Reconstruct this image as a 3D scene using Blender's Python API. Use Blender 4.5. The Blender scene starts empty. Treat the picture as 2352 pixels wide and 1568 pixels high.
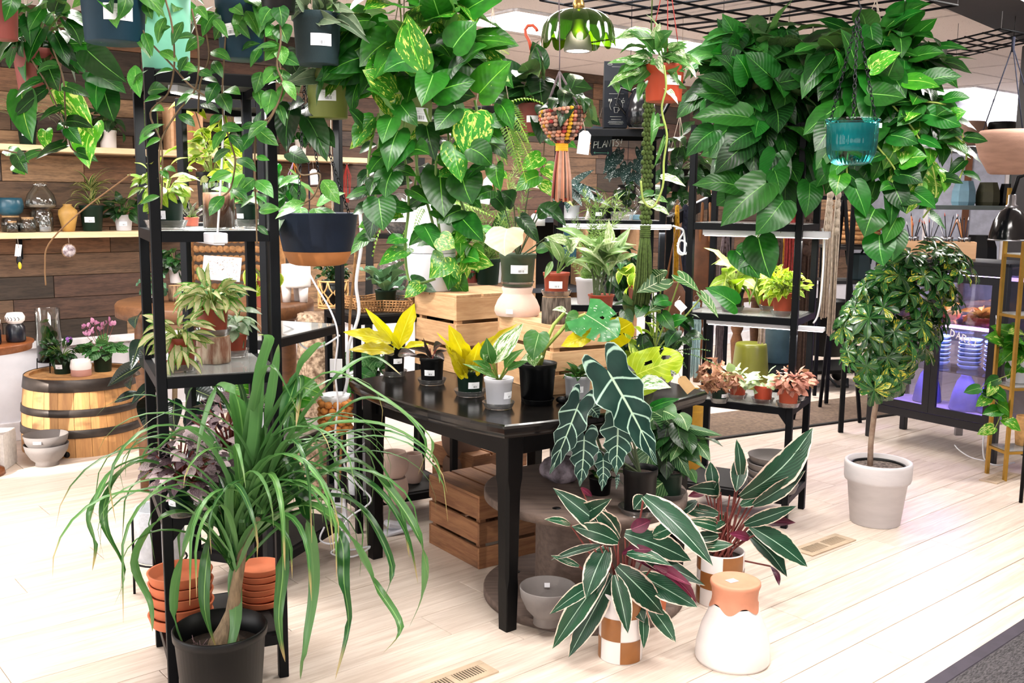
import bpy,math,random
from mathutils import Vector as V,Matrix,noise
random.seed(7)
SC=bpy.context.scene
COL=SC.collection
PI=math.pi
# camera
F,CX,CY,EYE=2287.0,1176.0,784.0,1.53
PITCH,ROLL=math.atan(327/F),0.0107
_c,_s,_cr,_sr=math.cos(PITCH),math.sin(PITCH),math.cos(ROLL),math.sin(ROLL)
FWD=V((0,_c,-_s));_up=V((0,_s,_c));_r=V((1,0,0))
RT=_r*_cr+_up*_sr;UP=_up*_cr-_r*_sr
cam=bpy.data.cameras.new('camera');cam.lens=35.0;cam.sensor_width=36.0;cam.clip_end=100
camo=bpy.data.objects.new('camera',cam);COL.objects.link(camo)
camo.matrix_world=Matrix(((RT.x,UP.x,-FWD.x,0),(RT.y,UP.y,-FWD.y,0),(RT.z,UP.z,-FWD.z,EYE),(0,0,0,1)))
SC.camera=camo
def ray(px,py):return FWD+RT*((px-CX)/F)-UP*((py-CY)/F)
def PZ(px,py,z=0.0):
 d=ray(px,py);return V((0,0,EYE))+d*((z-EYE)/d.z)
def PY(px,py,y):
 d=ray(px,py);return V((0,0,EYE))+d*(y/d.y)
 # light and exposure
vs=SC.view_settings
vs.view_transform='Standard';vs.look='None';vs.gamma=1.0;vs.exposure=0.25;vs.use_curve_mapping=False
wd=bpy.data.worlds.new('daylight');SC.world=wd;wd.use_nodes=True
wn=wd.node_tree
bgd=wn.nodes['Background'];bgd.inputs[0].default_value=(0.86,0.92,1.0,1);bgd.inputs[1].default_value=0.34
def area(name,loc,target,sx,sy,power,col=(1,1,1),spread=PI):
 l=bpy.data.lights.new(name,'AREA');l.shape='RECTANGLE';l.size=sx;l.size_y=sy
 l.energy=power;l.color=col;l.spread=spread
 o=bpy.data.objects.new(name,l);COL.objects.link(o);o.location=loc
 o.rotation_euler=(V(target)-V(loc)).to_track_quat('-Z','Y').to_euler()
 return o
area('assumed_storefront_window_light',(0.6,-2.6,1.9),(0.4,4,0.7),6.5,2.0,85,(1,0.97,0.96))  # area light for storefront windows assumed behind the camera, none built
area('assumed_side_window_light',(-4.8,1.2,1.7),(-.6,4.2,0.2),4.0,2.2,150,(1,0.98,0.97))  # fill from a side window assumed at left, no window built
def beam(name,src,dst,ang,power,blend=.12):
 l=bpy.data.lights.new(name,'SPOT');l.energy=power;l.spot_size=math.radians(ang);l.spot_blend=blend;l.color=(1,.92,.82);l.shadow_soft_size=.03
 o=bpy.data.objects.new(name,l);COL.objects.link(o);o.location=src;o.rotation_euler=(V(dst)-V(src)).to_track_quat('-Z','Y').to_euler();return o
beam('added_sun_spot',(-6.0,.9,2.5),(-2.75,5.45,.30),7,4200)  # spotlight added in place of sun, makes the bright patch on the barrel
beam('added_sun_spot',(-2.6,-1.6,2.5),(.15,4.3,1.05),7,500)  # second added spotlight, lays a sun patch on the crates
beam('added_sun_spot',(1.2,-2.0,2.5),(.35,3.0,.05),14,250)  # third added spotlight, imitates sun falling on the front floor
# materials
def lin(h,k=1.0):
 if not isinstance(h,str):return tuple(h)
 h=h.lstrip('#');c=[int(h[i:i+2],16)/255 for i in(0,2,4)]
 return tuple((x/12.92 if x<.04045 else((x+.055)/1.055)**2.4)*k for x in c)+(1,)
MATS={}
class NT:
 def __init__(s,name):
  s.m=bpy.data.materials.new(name);s.m.use_nodes=True
  s.t=s.m.node_tree;s.b=s.t.nodes['Principled BSDF'];s.o=s.t.nodes['Material Output']
 def n(s,typ,ins=None,**kw):
  nd=s.t.nodes.new('ShaderNode'+typ)
  for k,v in kw.items():setattr(nd,k,v)
  for k,v in(ins or{}).items():s.set(nd.inputs[k],v)
  return nd
 def set(s,sock,v):
  if hasattr(v,'is_linked')or hasattr(v,'links'):s.t.links.new(v,sock)
  elif isinstance(v,bpy.types.Node):s.t.links.new(v.outputs[0],sock)
  else:sock.default_value=v
 def math(s,op,a,b=0.0,c=None,clamp=False):
  nd=s.n('Math',operation=op);nd.use_clamp=clamp
  s.set(nd.inputs[0],a);s.set(nd.inputs[1],b)
  if c is not None:s.set(nd.inputs[2],c)
  return nd.outputs[0]
 def mix(s,f,a,b,blend='MIX'):
  nd=s.n('Mix',data_type='RGBA',blend_type=blend)
  s.set(nd.inputs[0],f);s.set(nd.inputs[6],a);s.set(nd.inputs[7],b)
  return nd.outputs[2]
 def step(s,v,lo,hi):
  nd=s.n('MapRange',interpolation_type='SMOOTHSTEP');s.set(nd.inputs[0],v)
  nd.inputs[1].default_value=lo;nd.inputs[2].default_value=hi
  return nd.outputs[0]
 def noise(s,vec,scale,detail=3,rough=.55,dist=0.0):
  nd=s.n('TexNoise');nd.inputs['Scale'].default_value=scale;nd.inputs['Detail'].default_value=detail
  nd.inputs['Roughness'].default_value=rough;nd.inputs['Distortion'].default_value=dist
  if vec is not None:s.set(nd.inputs['Vector'],vec)
  return nd.outputs[0]
 def coord(s,k='Object'):return s.n('TexCoord').outputs[k]
 def mapp(s,vec,scale=(1,1,1),rot=(0,0,0),loc=(0,0,0)):
  nd=s.n('Mapping');s.set(nd.inputs[0],vec)
  nd.inputs['Scale'].default_value=scale;nd.inputs['Rotation'].default_value=rot
  if hasattr(loc,'links'):s.set(nd.inputs['Location'],loc)
  else:nd.inputs['Location'].default_value=loc
  return nd.outputs[0]
 def bump(s,h,strength=.3,dist=.01):
  nd=s.n('Bump');nd.inputs['Strength'].default_value=strength;nd.inputs['Distance'].default_value=dist
  s.set(nd.inputs['Height'],h);s.set(s.b.inputs['Normal'],nd.outputs[0])
 def rnd(s):return s.n('ObjectInfo').outputs['Random']
def plain(name,col,rough=.5,metal=0.0,var=.12,scale=14,bump=0.0,bscale=60,spec=.5,stretch=None,var2=None):
 """a surface colour with slight blotches and fine relief"""
 t=NT(name);c=lin(col);co=t.coord()
 if stretch:co=t.mapp(co,stretch)
 nz=t.noise(co,scale,4)
 a=tuple(x*(1-var)for x in c[:3])+(1,);b=tuple(min(1,x*(1+var))for x in c[:3])+(1,)
 if var2:b=lin(var2)
 t.set(t.b.inputs['Base Color'],t.mix(t.step(nz,.3,.7),a,b))
 t.b.inputs['Roughness'].default_value=rough;t.b.inputs['Metallic'].default_value=metal
 t.b.inputs['Specular IOR Level'].default_value=spec
 if bump:t.bump(t.noise(co,bscale,3),bump,.004)
 MATS[name]=t.m;return t.m
def wood(name,c1,c2,c3=None,grain=(1,14,14),scale=3.0,rough=.6,bump=.15,byobj=.25):
 """grain along local X; every board differs through its object random"""
 t=NT(name);r=t.rnd()
 off=t.n('CombineXYZ');t.set(off.inputs[0],t.math('MULTIPLY',r,37));t.set(off.inputs[1],t.math('MULTIPLY',r,91));t.set(off.inputs[2],t.math('MULTIPLY',r,17))
 co=t.mapp(t.coord(),grain,loc=off.outputs[0])
 n1=t.noise(co,scale,5,.6,.6);n2=t.noise(co,scale*6,3,.6)
 f=t.math('ADD',t.math('MULTIPLY',n1,.75),t.math('MULTIPLY',n2,.25))
 col=t.mix(t.step(f,.32,.68),lin(c1),lin(c2))
 if c3:col=t.mix(t.math('MULTIPLY',t.step(t.noise(t.mapp(t.coord(),(1,4,4),loc=off.outputs[0]),2.2,3),.55,.75),.7),col,lin(c3))
 v=t.math('ADD',1-byobj/2,t.math('MULTIPLY',r,byobj))
 hv=t.n('HueSaturation');t.set(hv.inputs['Value'],v);t.set(hv.inputs['Color'],col)
 t.set(t.b.inputs['Base Color'],hv.outputs[0]);t.b.inputs['Roughness'].default_value=rough
 t.bump(f,bump,.004)
 MATS[name]=t.m;return t.m
def clear(name,tint='#ffffff',amount=.06,rough=.03,dust=0.0):
 """thin clear sheet: see-through with a fresnel gloss"""
 t=NT(name);tr=t.n('BsdfTransparent');tr.inputs[0].default_value=lin(tint)
 gl=t.n('BsdfGlossy');gl.inputs['Roughness'].default_value=rough
 lw=t.n('LayerWeight');lw.inputs[0].default_value=.35
 f=t.math('ADD',t.math('MULTIPLY',lw.outputs['Fresnel'],.8),amount,clamp=True)
 mx=t.n('MixShader');t.set(mx.inputs[0],f);t.t.links.new(tr.outputs[0],mx.inputs[1]);t.t.links.new(gl.outputs[0],mx.inputs[2])
 out=mx.outputs[0]
 if dust:
  df=t.n('BsdfDiffuse');df.inputs[0].default_value=(.8,.8,.8,1);m2=t.n('MixShader');m2.inputs[0].default_value=dust;t.t.links.new(out,m2.inputs[1]);t.t.links.new(df.outputs[0],m2.inputs[2]);out=m2.outputs[0]
 t.t.links.new(out,t.o.inputs[0]);MATS[name]=t.m;return t.m
def glow(name,col,strength):
 t=NT(name);t.b.inputs['Base Color'].default_value=lin(col)
 t.b.inputs['Emission Color'].default_value=lin(col);t.b.inputs['Emission Strength'].default_value=strength
 MATS[name]=t.m;return t.m
def leafmat(name,c1,c2,mid=None,midw=.05,vein=None,vf=9,vw=.18,var=None,vth=.56,vsc=4.0,vstr=(3,1,1),edge=None,ew=.12,
rough=.42,back=None,trans=.2,slant=.55,spec=.4,tip=None):
 """leaf blade: UV u across (0..1, midrib at .5), v from base to tip"""
 c1,c2=lin(c1,.68),lin(c2,.72)
 t=NT(name);r=t.rnd()
 uv=t.n('UVMap').outputs[0];sp=t.n('SeparateXYZ');t.set(sp.inputs[0],uv)
 u=t.math('ABSOLUTE',t.math('MULTIPLY',t.math('SUBTRACT',sp.outputs[0],.5),2.0));v=sp.outputs[1]
 off=t.n('CombineXYZ');t.set(off.inputs[0],t.math('MULTIPLY',r,53));t.set(off.inputs[1],t.math('MULTIPLY',r,31))
 nz=t.noise(t.mapp(uv,(2,2,1),loc=off.outputs[0]),2.0,2)
 col=t.mix(t.step(t.math('ADD',t.math('MULTIPLY',nz,.6),t.math('MULTIPLY',r,.4)),.25,.75),c1,c2)
 if var:
  n2=t.noise(t.mapp(uv,vstr,rot=(0,0,.35),loc=off.outputs[0]),vsc,4,.65,.3)
  th=t.math('ADD',n2,t.math('MULTIPLY',t.math('SUBTRACT',r,.6),.34))
  col=t.mix(t.step(th,vth,vth+.04),col,lin(var))
 if tip:col=t.mix(t.step(t.math('ADD',v,t.math('MULTIPLY',nz,.1)),.90,.99),col,lin(tip))
 if vein:
  w=t.math('SUBTRACT',v,t.math('MULTIPLY',u,slant*.5))
  fr=t.math('ABSOLUTE',t.math('SUBTRACT',t.math('FRACT',t.math('MULTIPLY',w,vf)),.5))
  col=t.mix(t.step(fr,vw,vw*.35),col,lin(vein))
 if edge:
  e=t.math('ADD',u,t.math('MULTIPLY',t.math('SUBTRACT',t.noise(t.mapp(uv,(1,4,1),loc=off.outputs[0]),2.5,2),.5),ew*2.2))
  col=t.mix(t.step(e,1-ew-.02,1-ew+.03),col,lin(edge))
 if mid:col=t.mix(t.step(u,midw,midw*.4),col,lin(mid))
 hv=t.n('HueSaturation');t.set(hv.inputs['Value'],t.math('ADD',.84,t.math('MULTIPLY',r,.32)))
 t.set(hv.inputs['Hue'],t.math('ADD',.492,t.math('MULTIPLY',t.math('FRACT',t.math('MULTIPLY',r,7.3)),.016)));t.set(hv.inputs['Color'],col)
 col=hv.outputs[0]
 g=t.n('NewGeometry').outputs['Backfacing']
 bc=lin(back)if back else None
 if bc:col=t.mix(t.math('MULTIPLY',g,.85),col,bc)
 else:col=t.mix(t.math('MULTIPLY',g,.35),col,t.mix(.5,col,lin('#9fc07a')))
 t.set(t.b.inputs['Base Color'],col);t.b.inputs['Roughness'].default_value=rough
 t.b.inputs['Specular IOR Level'].default_value=spec
 w2=t.math('SUBTRACT',v,t.math('MULTIPLY',u,slant*.5))
 t.bump(t.math('SINE',t.math('MULTIPLY',w2,vf*6.28)),.06,.01)
 if trans:
  tb=t.n('BsdfTranslucent');tc=t.n('HueSaturation');t.set(tc.inputs['Color'],col);tc.inputs['Value'].default_value=1.25;tc.inputs['Saturation'].default_value=1.1
  t.set(tb.inputs[0],tc.outputs[0])
  mx=t.n('MixShader');mx.inputs[0].default_value=trans
  t.t.links.new(t.b.outputs[0],mx.inputs[1]);t.t.links.new(tb.outputs[0],mx.inputs[2]);t.t.links.new(mx.outputs[0],t.o.inputs[0])
 MATS[name]=t.m;return t.m
def M(k):return MATS[k]
# mesh helpers
class MB:
 def __init__(s):s.v=[];s.f=[];s.mi=[];s.uv=[];s.sm=[];s.mats=[]
 def mat(s,m):
  if m not in s.mats:s.mats.append(m)
  return s.mats.index(m)
 def add(s,vs_,fs,m=0,uvs=None,smooth=True):
  o=len(s.v);s.v+=[tuple(x)for x in vs_]
  for f in fs:
   s.f.append(tuple(i+o for i in f));s.mi.append(m);s.sm.append(smooth)
   s.uv.append([uvs[i]for i in f]if uvs else None)
 def box(s,c,d,rot=None,m=0,bev=0.0):
  c=V(c);x,y,z=d[0]/2,d[1]/2,d[2]/2
  if bev:
   b=min(bev,x*.9,y*.9,z*.9);pts=[]
   for sx in(-1,1):
    for sy in(-1,1):
     for sz in(-1,1):
      pts+=[(sx*x,sy*(y-b),sz*(z-b)),(sx*(x-b),sy*y,sz*(z-b)),(sx*(x-b),sy*(y-b),sz*z)]
   import bmesh
   bm=bmesh.new()
   for p in pts:bm.verts.new(p)
   bmesh.ops.convex_hull(bm,input=bm.verts[:]);bm.verts.index_update()
   bmesh.ops.dissolve_limit(bm,angle_limit=.02,verts=bm.verts[:],edges=bm.edges[:]);bm.verts.index_update()
   vv=[v.co.copy()for v in bm.verts];ff=[tuple(v.index for v in f.verts)for f in bm.faces];bm.free()
  else:
   vv=[V((sx*x,sy*y,sz*z))for sx in(-1,1)for sy in(-1,1)for sz in(-1,1)]
   ff=[(0,1,3,2),(4,6,7,5),(0,4,5,1),(2,3,7,6),(0,2,6,4),(1,5,7,3)]
  R=rot.to_matrix()if hasattr(rot,'to_matrix')else rot
  s.add([(R@p if R else p)+c for p in vv],ff,m,smooth=False)
 def bar(s,p,q,w,h=None,m=0,up=(0,0,1)):
  p=V(p);q=V(q);d=q-p;L=d.length;d.normalize();u=V(up)
  if abs(d.dot(u))>.98:u=V((0,1,0))
  y=u.cross(d).normalized();z=d.cross(y);h=h or w
  R=Matrix((d,y,z)).transposed()
  s.box((p+q)/2,(L,w,h),R,m)
 def lathe(s,prof,seg=28,c=(0,0,0),m=0,cap0=True,cap1=False,mod=None,sharp=False):
  c=V(c);n=len(prof);vv=[];ff=[];uv=[]
  for i,(r,z)in enumerate(prof):
   for k in range(seg):
    a=2*PI*k/seg;rr=r*(mod(a,i/(n-1))if mod else 1)
    vv.append((c.x+rr*math.cos(a),c.y+rr*math.sin(a),c.z+z))
  for i in range(n-1):
   for k in range(seg):
    k2=(k+1)%seg
    ff.append((i*seg+k,i*seg+k2,(i+1)*seg+k2,(i+1)*seg+k))
  if cap0:ff.append(tuple(range(seg-1,-1,-1)))
  if cap1:ff.append(tuple((n-1)*seg+k for k in range(seg)))
  s.add(vv,ff,m,smooth=not sharp)
 def tube(s,pts,r,seg=6,m=0,cap=True):
  pts=[V(p)for p in pts];n=len(pts);rs=r if isinstance(r,(list,tuple))else[r]*n
  vv=[];ff=[];pr=None
  for i,p in enumerate(pts):
   d=(pts[min(i+1,n-1)]-pts[max(i-1,0)])
   d=d.normalized()if d.length>1e-9 else V((0,0,1))
   if pr is None:pr=d.orthogonal().normalized()
   pr=pr-d*pr.dot(d);pr=pr.normalized()if pr.length>1e-6 else d.orthogonal().normalized()
   b=d.cross(pr)
   for k in range(seg):
    a=2*PI*k/seg;vv.append(p+(pr*math.cos(a)+b*math.sin(a))*rs[i])
  for i in range(n-1):
   for k in range(seg):
    k2=(k+1)%seg;ff.append((i*seg+k,i*seg+k2,(i+1)*seg+k2,(i+1)*seg+k))
  if cap:ff.append(tuple(range(seg-1,-1,-1)));ff.append(tuple((n-1)*seg+k for k in range(seg)))
  s.add(vv,ff,m)
 def prism(s,poly,z0,z1,m=0):
  n=len(poly);vv=[(x,y,z0)for x,y in poly]+[(x,y,z1)for x,y in poly]
  ff=[tuple(range(n-1,-1,-1)),tuple(range(n,2*n))]+[(i,(i+1)%n,n+(i+1)%n,n+i)for i in range(n)]
  s.add(vv,ff,m,smooth=False)
 def ball(s,c,r,m=0,seg=12,rings=8,f=None):
  c=V(c);rr=r if hasattr(r,'__len__')else(r,r,r);vv=[c+V((0,0,-rr[2]))];ff=[]
  for i in range(1,rings):
   t=PI*i/rings
   for k in range(seg):
    a=2*PI*k/seg;d=V((math.sin(t)*math.cos(a),math.sin(t)*math.sin(a),-math.cos(t)))
    q=f(d)if f else 1
    vv.append(c+V((d.x*rr[0],d.y*rr[1],d.z*rr[2]))*q)
  vv.append(c+V((0,0,rr[2])))
  for k in range(seg):ff.append((0,1+(k+1)%seg,1+k))
  for i in range(rings-2):
   for k in range(seg):
    a=1+i*seg;ff.append((a+k,a+(k+1)%seg,a+seg+(k+1)%seg,a+seg+k))
  a=1+(rings-2)*seg
  for k in range(seg):ff.append((a+k,a+(k+1)%seg,len(vv)-1))
  s.add(vv,ff,m)
 def mesh(s,name,mats):
  me=bpy.data.meshes.new(name);me.from_pydata(s.v,[],s.f);me.update()
  for m in(mats if isinstance(mats,(list,tuple))else[mats]):me.materials.append(m if not isinstance(m,str)else MATS[m])
  me.polygons.foreach_set('material_index',s.mi);me.polygons.foreach_set('use_smooth',s.sm)
  if any(u for u in s.uv):
   ul=me.uv_layers.new(name='UVMap');k=0;data=[0.0]*(2*len(me.loops))
   for f,u in zip(s.f,s.uv):
    for j in range(len(f)):
     if u:data[2*k],data[2*k+1]=u[j]
     k+=1
   ul.data.foreach_set('uv',data)
  return me
 def build(s,name,mats,parent=None,loc=None,rotz=None,stuff=False):
  return link(name,s.mesh(name,mats),parent,loc,rotz,stuff)
def link(name,me,parent=None,loc=None,rotz=None,stuff=False):
 o=bpy.data.objects.new(name,me);COL.objects.link(o)
 if parent is not None:o.parent=parent
 if loc is not None:o.location=loc
 if rotz is not None:o.rotation_euler=(0,0,rotz)
 if stuff:o['kind']='stuff'
 return o
def thing(name,label,cat,loc=(0,0,0),rotz=0.0,group=None):
 o=bpy.data.objects.new(name,None);COL.objects.link(o);o.empty_display_size=.05
 o.location=loc;o.rotation_euler=(0,0,rotz);o['label']=label;o['category']=cat
 if group:o['group']=group
 return o
def tag(o,label,cat,group=None):
 o['label']=label;o['category']=cat
 if group:o['group']=group
 return o
def struct(o):o['kind']='structure';return o
def rnd(a,b):return random.uniform(a,b)
# leaves
def interp(tab,t):
 for(a,x),(b,y)in zip(tab,tab[1:]):
  if t<=b:return x+(y-x)*(t-a)/max(1e-9,b-a)
 return tab[-1][1]
SHAPES={
'ovate':([(0,.12),(.08,.5),(.2,.85),(.38,1),(.55,.93),(.7,.7),(.85,.38),(.95,.12),(1,0)],0),
'lance':([(0,.14),(.12,.55),(.3,.95),(.45,1),(.62,.85),(.8,.48),(.92,.18),(1,0)],0),
'long':([(0,.3),(.1,.62),(.3,.98),(.5,1),(.7,.8),(.85,.45),(.95,.16),(1,0)],0),
'round':([(0,.35),(.08,.68),(.22,.93),(.45,1),(.65,.92),(.8,.72),(.92,.42),(1,0)],.05),
'obovate':([(0,.08),(.2,.32),(.45,.72),(.65,.97),(.8,1),(.92,.72),(1,.2)],0),
'strap':([(0,.7),(.1,.95),(.4,1),(.7,.8),(.9,.4),(1,.03)],0),
'paddle':([(0,.1),(.2,.4),(.4,.8),(.6,1),(.8,.9),(.93,.5),(1,.1)],0)}
BOUND={
'heart':[(0,0,0),(.15,-.09,.02),(.31,-.08,.05),(.44,.03,.1),(.5,.19,.2),(.49,.36,.36),(.435,.53,.52),(.33,.69,.68),(.19,.83,.83),(.06,.94,.94),(0,1,1)],
'arrow':[(0,0,0),(.09,-.13,.01),(.2,-.24,.03),(.33,-.2,.06),(.45,-.05,.1),(.5,.12,.2),(.46,.3,.33),(.38,.48,.5),(.27,.66,.67),(.14,.83,.83),(.05,.94,.94),(0,1,1)]}
def bound(k,s):
 B=BOUND[k];q=s*(len(B)-1);i=min(int(q),len(B)-2);f=q-i
 return[a+(b-a)*f for a,b in zip(B[i],B[i+1])]
LEAF={}
def leafset(key,mat,shape,n=4,arch=.14,fold=.12,wave=0.0,ripple=0.0,nl=8,na=4,twist=.25,cup=0.0,curl=0.0,seed=1):
 """n templates of one species; base at origin, tip at (0,1,0), unit width, +Z is the upper face"""
 rg=random.Random(seed*13+len(key));bd=shape in BOUND;tab,lobe=(None,0)if bd else SHAPES[shape];out=[]
 if bd:nl=max(nl,10)
 for q in range(n):
  ar=arch*rg.uniform(.3,1.5);fo=fold*rg.uniform(.3,1.4);tw=rg.uniform(-twist,twist);ph=rg.uniform(0,6);asym=rg.uniform(-.07,.07);side=rg.uniform(-.06,.06)
  vv=[];uv=[];ff=[];h=na//2
  for i in range(nl+1):
   t=i/nl
   for j in range(-h,h+1):
    u=j/h;au=abs(u);t=i/nl
    if bd:bx,by,t=bound(shape,i/nl);w=2*bx
    else:w=interp(tab,t)
    w*=1+asym*(1 if u>0 else -1)
    if ripple:w*=1+ripple*math.sin(t*26+(1 if u>0 else 0))*au
    x=u*w*.5+side*math.sin(PI*t);y=t+(by-t)*au**1.2 if bd else t-lobe*au**1.4*(1-t)**2
    z=ar*math.sin(PI*min(1,t*1.02))*(1-.2*au)+fo*au*w*.5-cup*au*au*w+wave*math.sin(t*15+ph+(2 if u>0 else 0))*au*w
    z-=curl*max(0,t-.6)**2*2.5
    a=tw*t;xr=x*math.cos(a)-z*math.sin(a);z=x*math.sin(a)+z*math.cos(a)
    vv.append((xr,y,z));uv.append((u*.5+.5,t))
  for i in range(nl):
   for j in range(na):
    a=i*(na+1)+j;ff.append((a,a+1,a+na+2,a+na+1))
  mb=MB();mb.add(vv,ff,0,uv);out.append(mb.mesh(key,mat))
 LEAF[key]=out
def frame(base,tip,nrm,W,L=None):
 y=tip-base;ln=y.length or 1e-4;y=y/ln;n=V(nrm);n=n-y*n.dot(y)
 n=n.normalized()if n.length>1e-5 else y.orthogonal().normalized()
 x=y.cross(n);L=L or ln
 return Matrix(((x.x*W,y.x*ln,n.x*L,base.x),(x.y*W,y.y*ln,n.y*L,base.y),(x.z*W,y.z*ln,n.z*L,base.z),(0,0,0,1)))
def leaf(t,key,base,tip,nrm,W,name='leaf',me=None):
 o=bpy.data.objects.new(name,me or random.choice(LEAF[key]));COL.objects.link(o);o.parent=t
 o.matrix_local=frame(V(base),V(tip),nrm,W);return o
def arcp(a,b,sag=0.0,n=6,up=V((0,0,1))):
 a=V(a);b=V(b);return[a.lerp(b,i/n)+up*(sag*math.sin(PI*i/n))for i in range(n+1)]
 # general materials
plain('black_metal','#05070c',.5,.0,.2,30,spec=.16)
plain('black_wood','#040405',.42,0,.25,8,.08,spec=.2)
plain('black_board','#0a0909',.7,0,.25,6,.1)
plain('white_plastic','#d3d4dc',.45,0,.02)
plain('white_metal','#e8e8ec',.4)
plain('soil','#2a1c15',.95,0,.6,60,.9,160)
plain('perlite_soil','#33231b',.95,0,.5,70,.9,200,var2='#7d7068')
plain('terracotta','#a3462c',.75,0,.1,9)
plain('terracotta_plastic','#8f3b26',.45,0,.08,9)
plain('red_brown_plastic','#7c3a33',.5,0,.1,9)
plain('orange_plastic','#b5452a',.45,0,.06,9)
plain('orange_clay','#c9704a',.8,0,.12,7)
plain('green_plastic','#13291f',.45,0,.1,9,spec=.22)
plain('blue_green_plastic','#12303f',.5,0,.12,9,spec=.22)
plain('slate_plastic','#243439',.55,0,.08,9,.15,200,spec=.22)
plain('olive_plastic','#5f6a2b',.5,0,.15,6)
plain('sage_plastic','#70864a',.5,0,.15,6)
plain('black_plastic','#050609',.42,0,.1,9,spec=.3)
plain('mint','#7fd0b4',.55,0,.05)
plain('navy','#141e30',.5,0,.06,9,.1,300,spec=.22)
plain('caramel','#b3713f',.6,0,.06)
plain('taupe_clay','#8d7b6f',.85,0,.08,9,.2,180)
plain('pink_clay','#c9aea1',.85,0,.07,9,.2,180)
plain('brown_clay','#806658',.85,0,.08,9,.25,180)
plain('grey_clay','#787270',.8,0,.08,7,.15,160)
plain('concrete','#b9bcc2',.9,0,.12,30,.5,120)
plain('white_ceramic','#e6e0de',.25,0,.02)
plain('tan_ceramic','#8f5a2c',.3,0,.12,12)
plain('pale_stone','#c9c4c6',.6,0,.06,5,.1,60,stretch=(1,1,4))
plain('steel_blue','#65899a',.5,0,.08)
plain('olive_glaze','#757a2c',.3,0,.12,5)
plain('yellow_plastic','#c99a2a',.5)
plain('teal_glaze','#1d4a5c',.3,0,.25,7)
plain('rope_jute','#9a6f45',.9,0,.3,40,.6,120)
plain('rattan','#c89a62',.7,0,.2,30,.3,90)
plain('leather','#6a4127',.55,0,.25,10,.3,80)
plain('kraft','#b99569',.9)
plain('paper','#dcdce2',.85,0,.02)
plain('cream_cord','#b9ab9b',.95,0,.2,40,.6,120)
plain('brass','#a8874f',.3,1)
plain('gold_metal','#b08a3d',.35,.8)
plain('steel','#9a9aa0',.3,1)
plain('cork','#a1805a',.9,0,.3,60,.4,160)
plain('bark','#6d4f3b',.95,0,.45,16,.8,50,stretch=(6,6,1),var2='#a98a6c')
plain('grey_bark','#4d3f36',.95,0,.5,16,.9,60,stretch=(8,8,1),var2='#75675b')
plain('birch','#c9b6a0',.9,0,.2,9,.6,40,stretch=(4,4,1),var2='#6b3f2a')
plain('stem_green','#5d7d33',.5,0,.2,12)
plain('stem_brown','#5c4a33',.8,0,.25,20)
plain('stem_pale','#8da04a',.5,0,.2,12)
plain('stem_red','#7a3a34',.5,0,.2,12)
plain('stem_dark','#3c4a2a',.6,0,.2,12)
plain('aerial_root','#8e6b48',.8)
plain('grey_felt','#56545a',.95,0,.25,60,.5,160)
plain('moss','#4d6a2a',.95,0,.4,50,.8,120)
plain('spool_wood','#6a5a52',.8,0,.2,6,.25,30,stretch=(1,8,8))
clear('clear_plastic','#fbfbfb',.05,.06,.05)
clear('glass','#f4f8f7',.05,.02)
clear('shelf_glass','#e6e9e6',.10,.02,.22)
clear('teal_glass','#6fe0e2',.0,.05)
clear('cabinet_glass','#e6e6f4',.05,.02)
wood('crate_wood','#b58a62','#d0a980','#8a6244',(1.5,16,16),3,.7,.2,.22)
wood('old_crate_wood','#7d5237','#a0714c','#54382a',(1.5,16,16),3,.75,.25,.25)
wood('shelf_pine','#d9b98f','#e7cfa9',None,(1,12,12),3,.6,.1,.08)
wood('stool_wood','#6d3a1c','#8a5029',None,(3,12,12),3,.35,.1,.1)
wood('log_end','#a87d52','#c79d6d',None,(3,3,3),8,.8,.2,.1)
wood('round_table_wood','#58371f','#744c2c',None,(2,10,10),3,.5,.1,.1)
wood('box_wood','#cfa077','#dcb18b',None,(1,12,12),3,.65,.1,.08)
wood('barrel_stave','#a5764a','#c9975e','#3f2a1c',(9,9,.8),2.4,.6,.2,.25)
def floor_mats():
 t=NT('floor_plank');r=t.rnd()
 off=t.n('CombineXYZ');t.set(off.inputs[0],t.math('MULTIPLY',r,37));t.set(off.inputs[1],t.math('MULTIPLY',r,91))
 co=t.mapp(t.coord(),(.7,14,1),loc=off.outputs[0])
 n1=t.noise(co,2.2,6,.62,.8);n2=t.noise(co,16,3,.6)
 f=t.math('ADD',t.math('MULTIPLY',n1,.7),t.math('MULTIPLY',n2,.3))
 col=t.mix(t.step(f,.3,.7),lin('#c2b0a1'),lin('#e2d5c9'))
 hv=t.n('HueSaturation');t.set(hv.inputs['Value'],t.math('ADD',.95,t.math('MULTIPLY',r,.12)));t.set(hv.inputs['Color'],col)
 t.set(t.b.inputs['Base Color'],hv.outputs[0]);t.b.inputs['Roughness'].default_value=.42;t.bump(f,.06,.002);MATS['floor_plank']=t.m
floor_mats()
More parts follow.
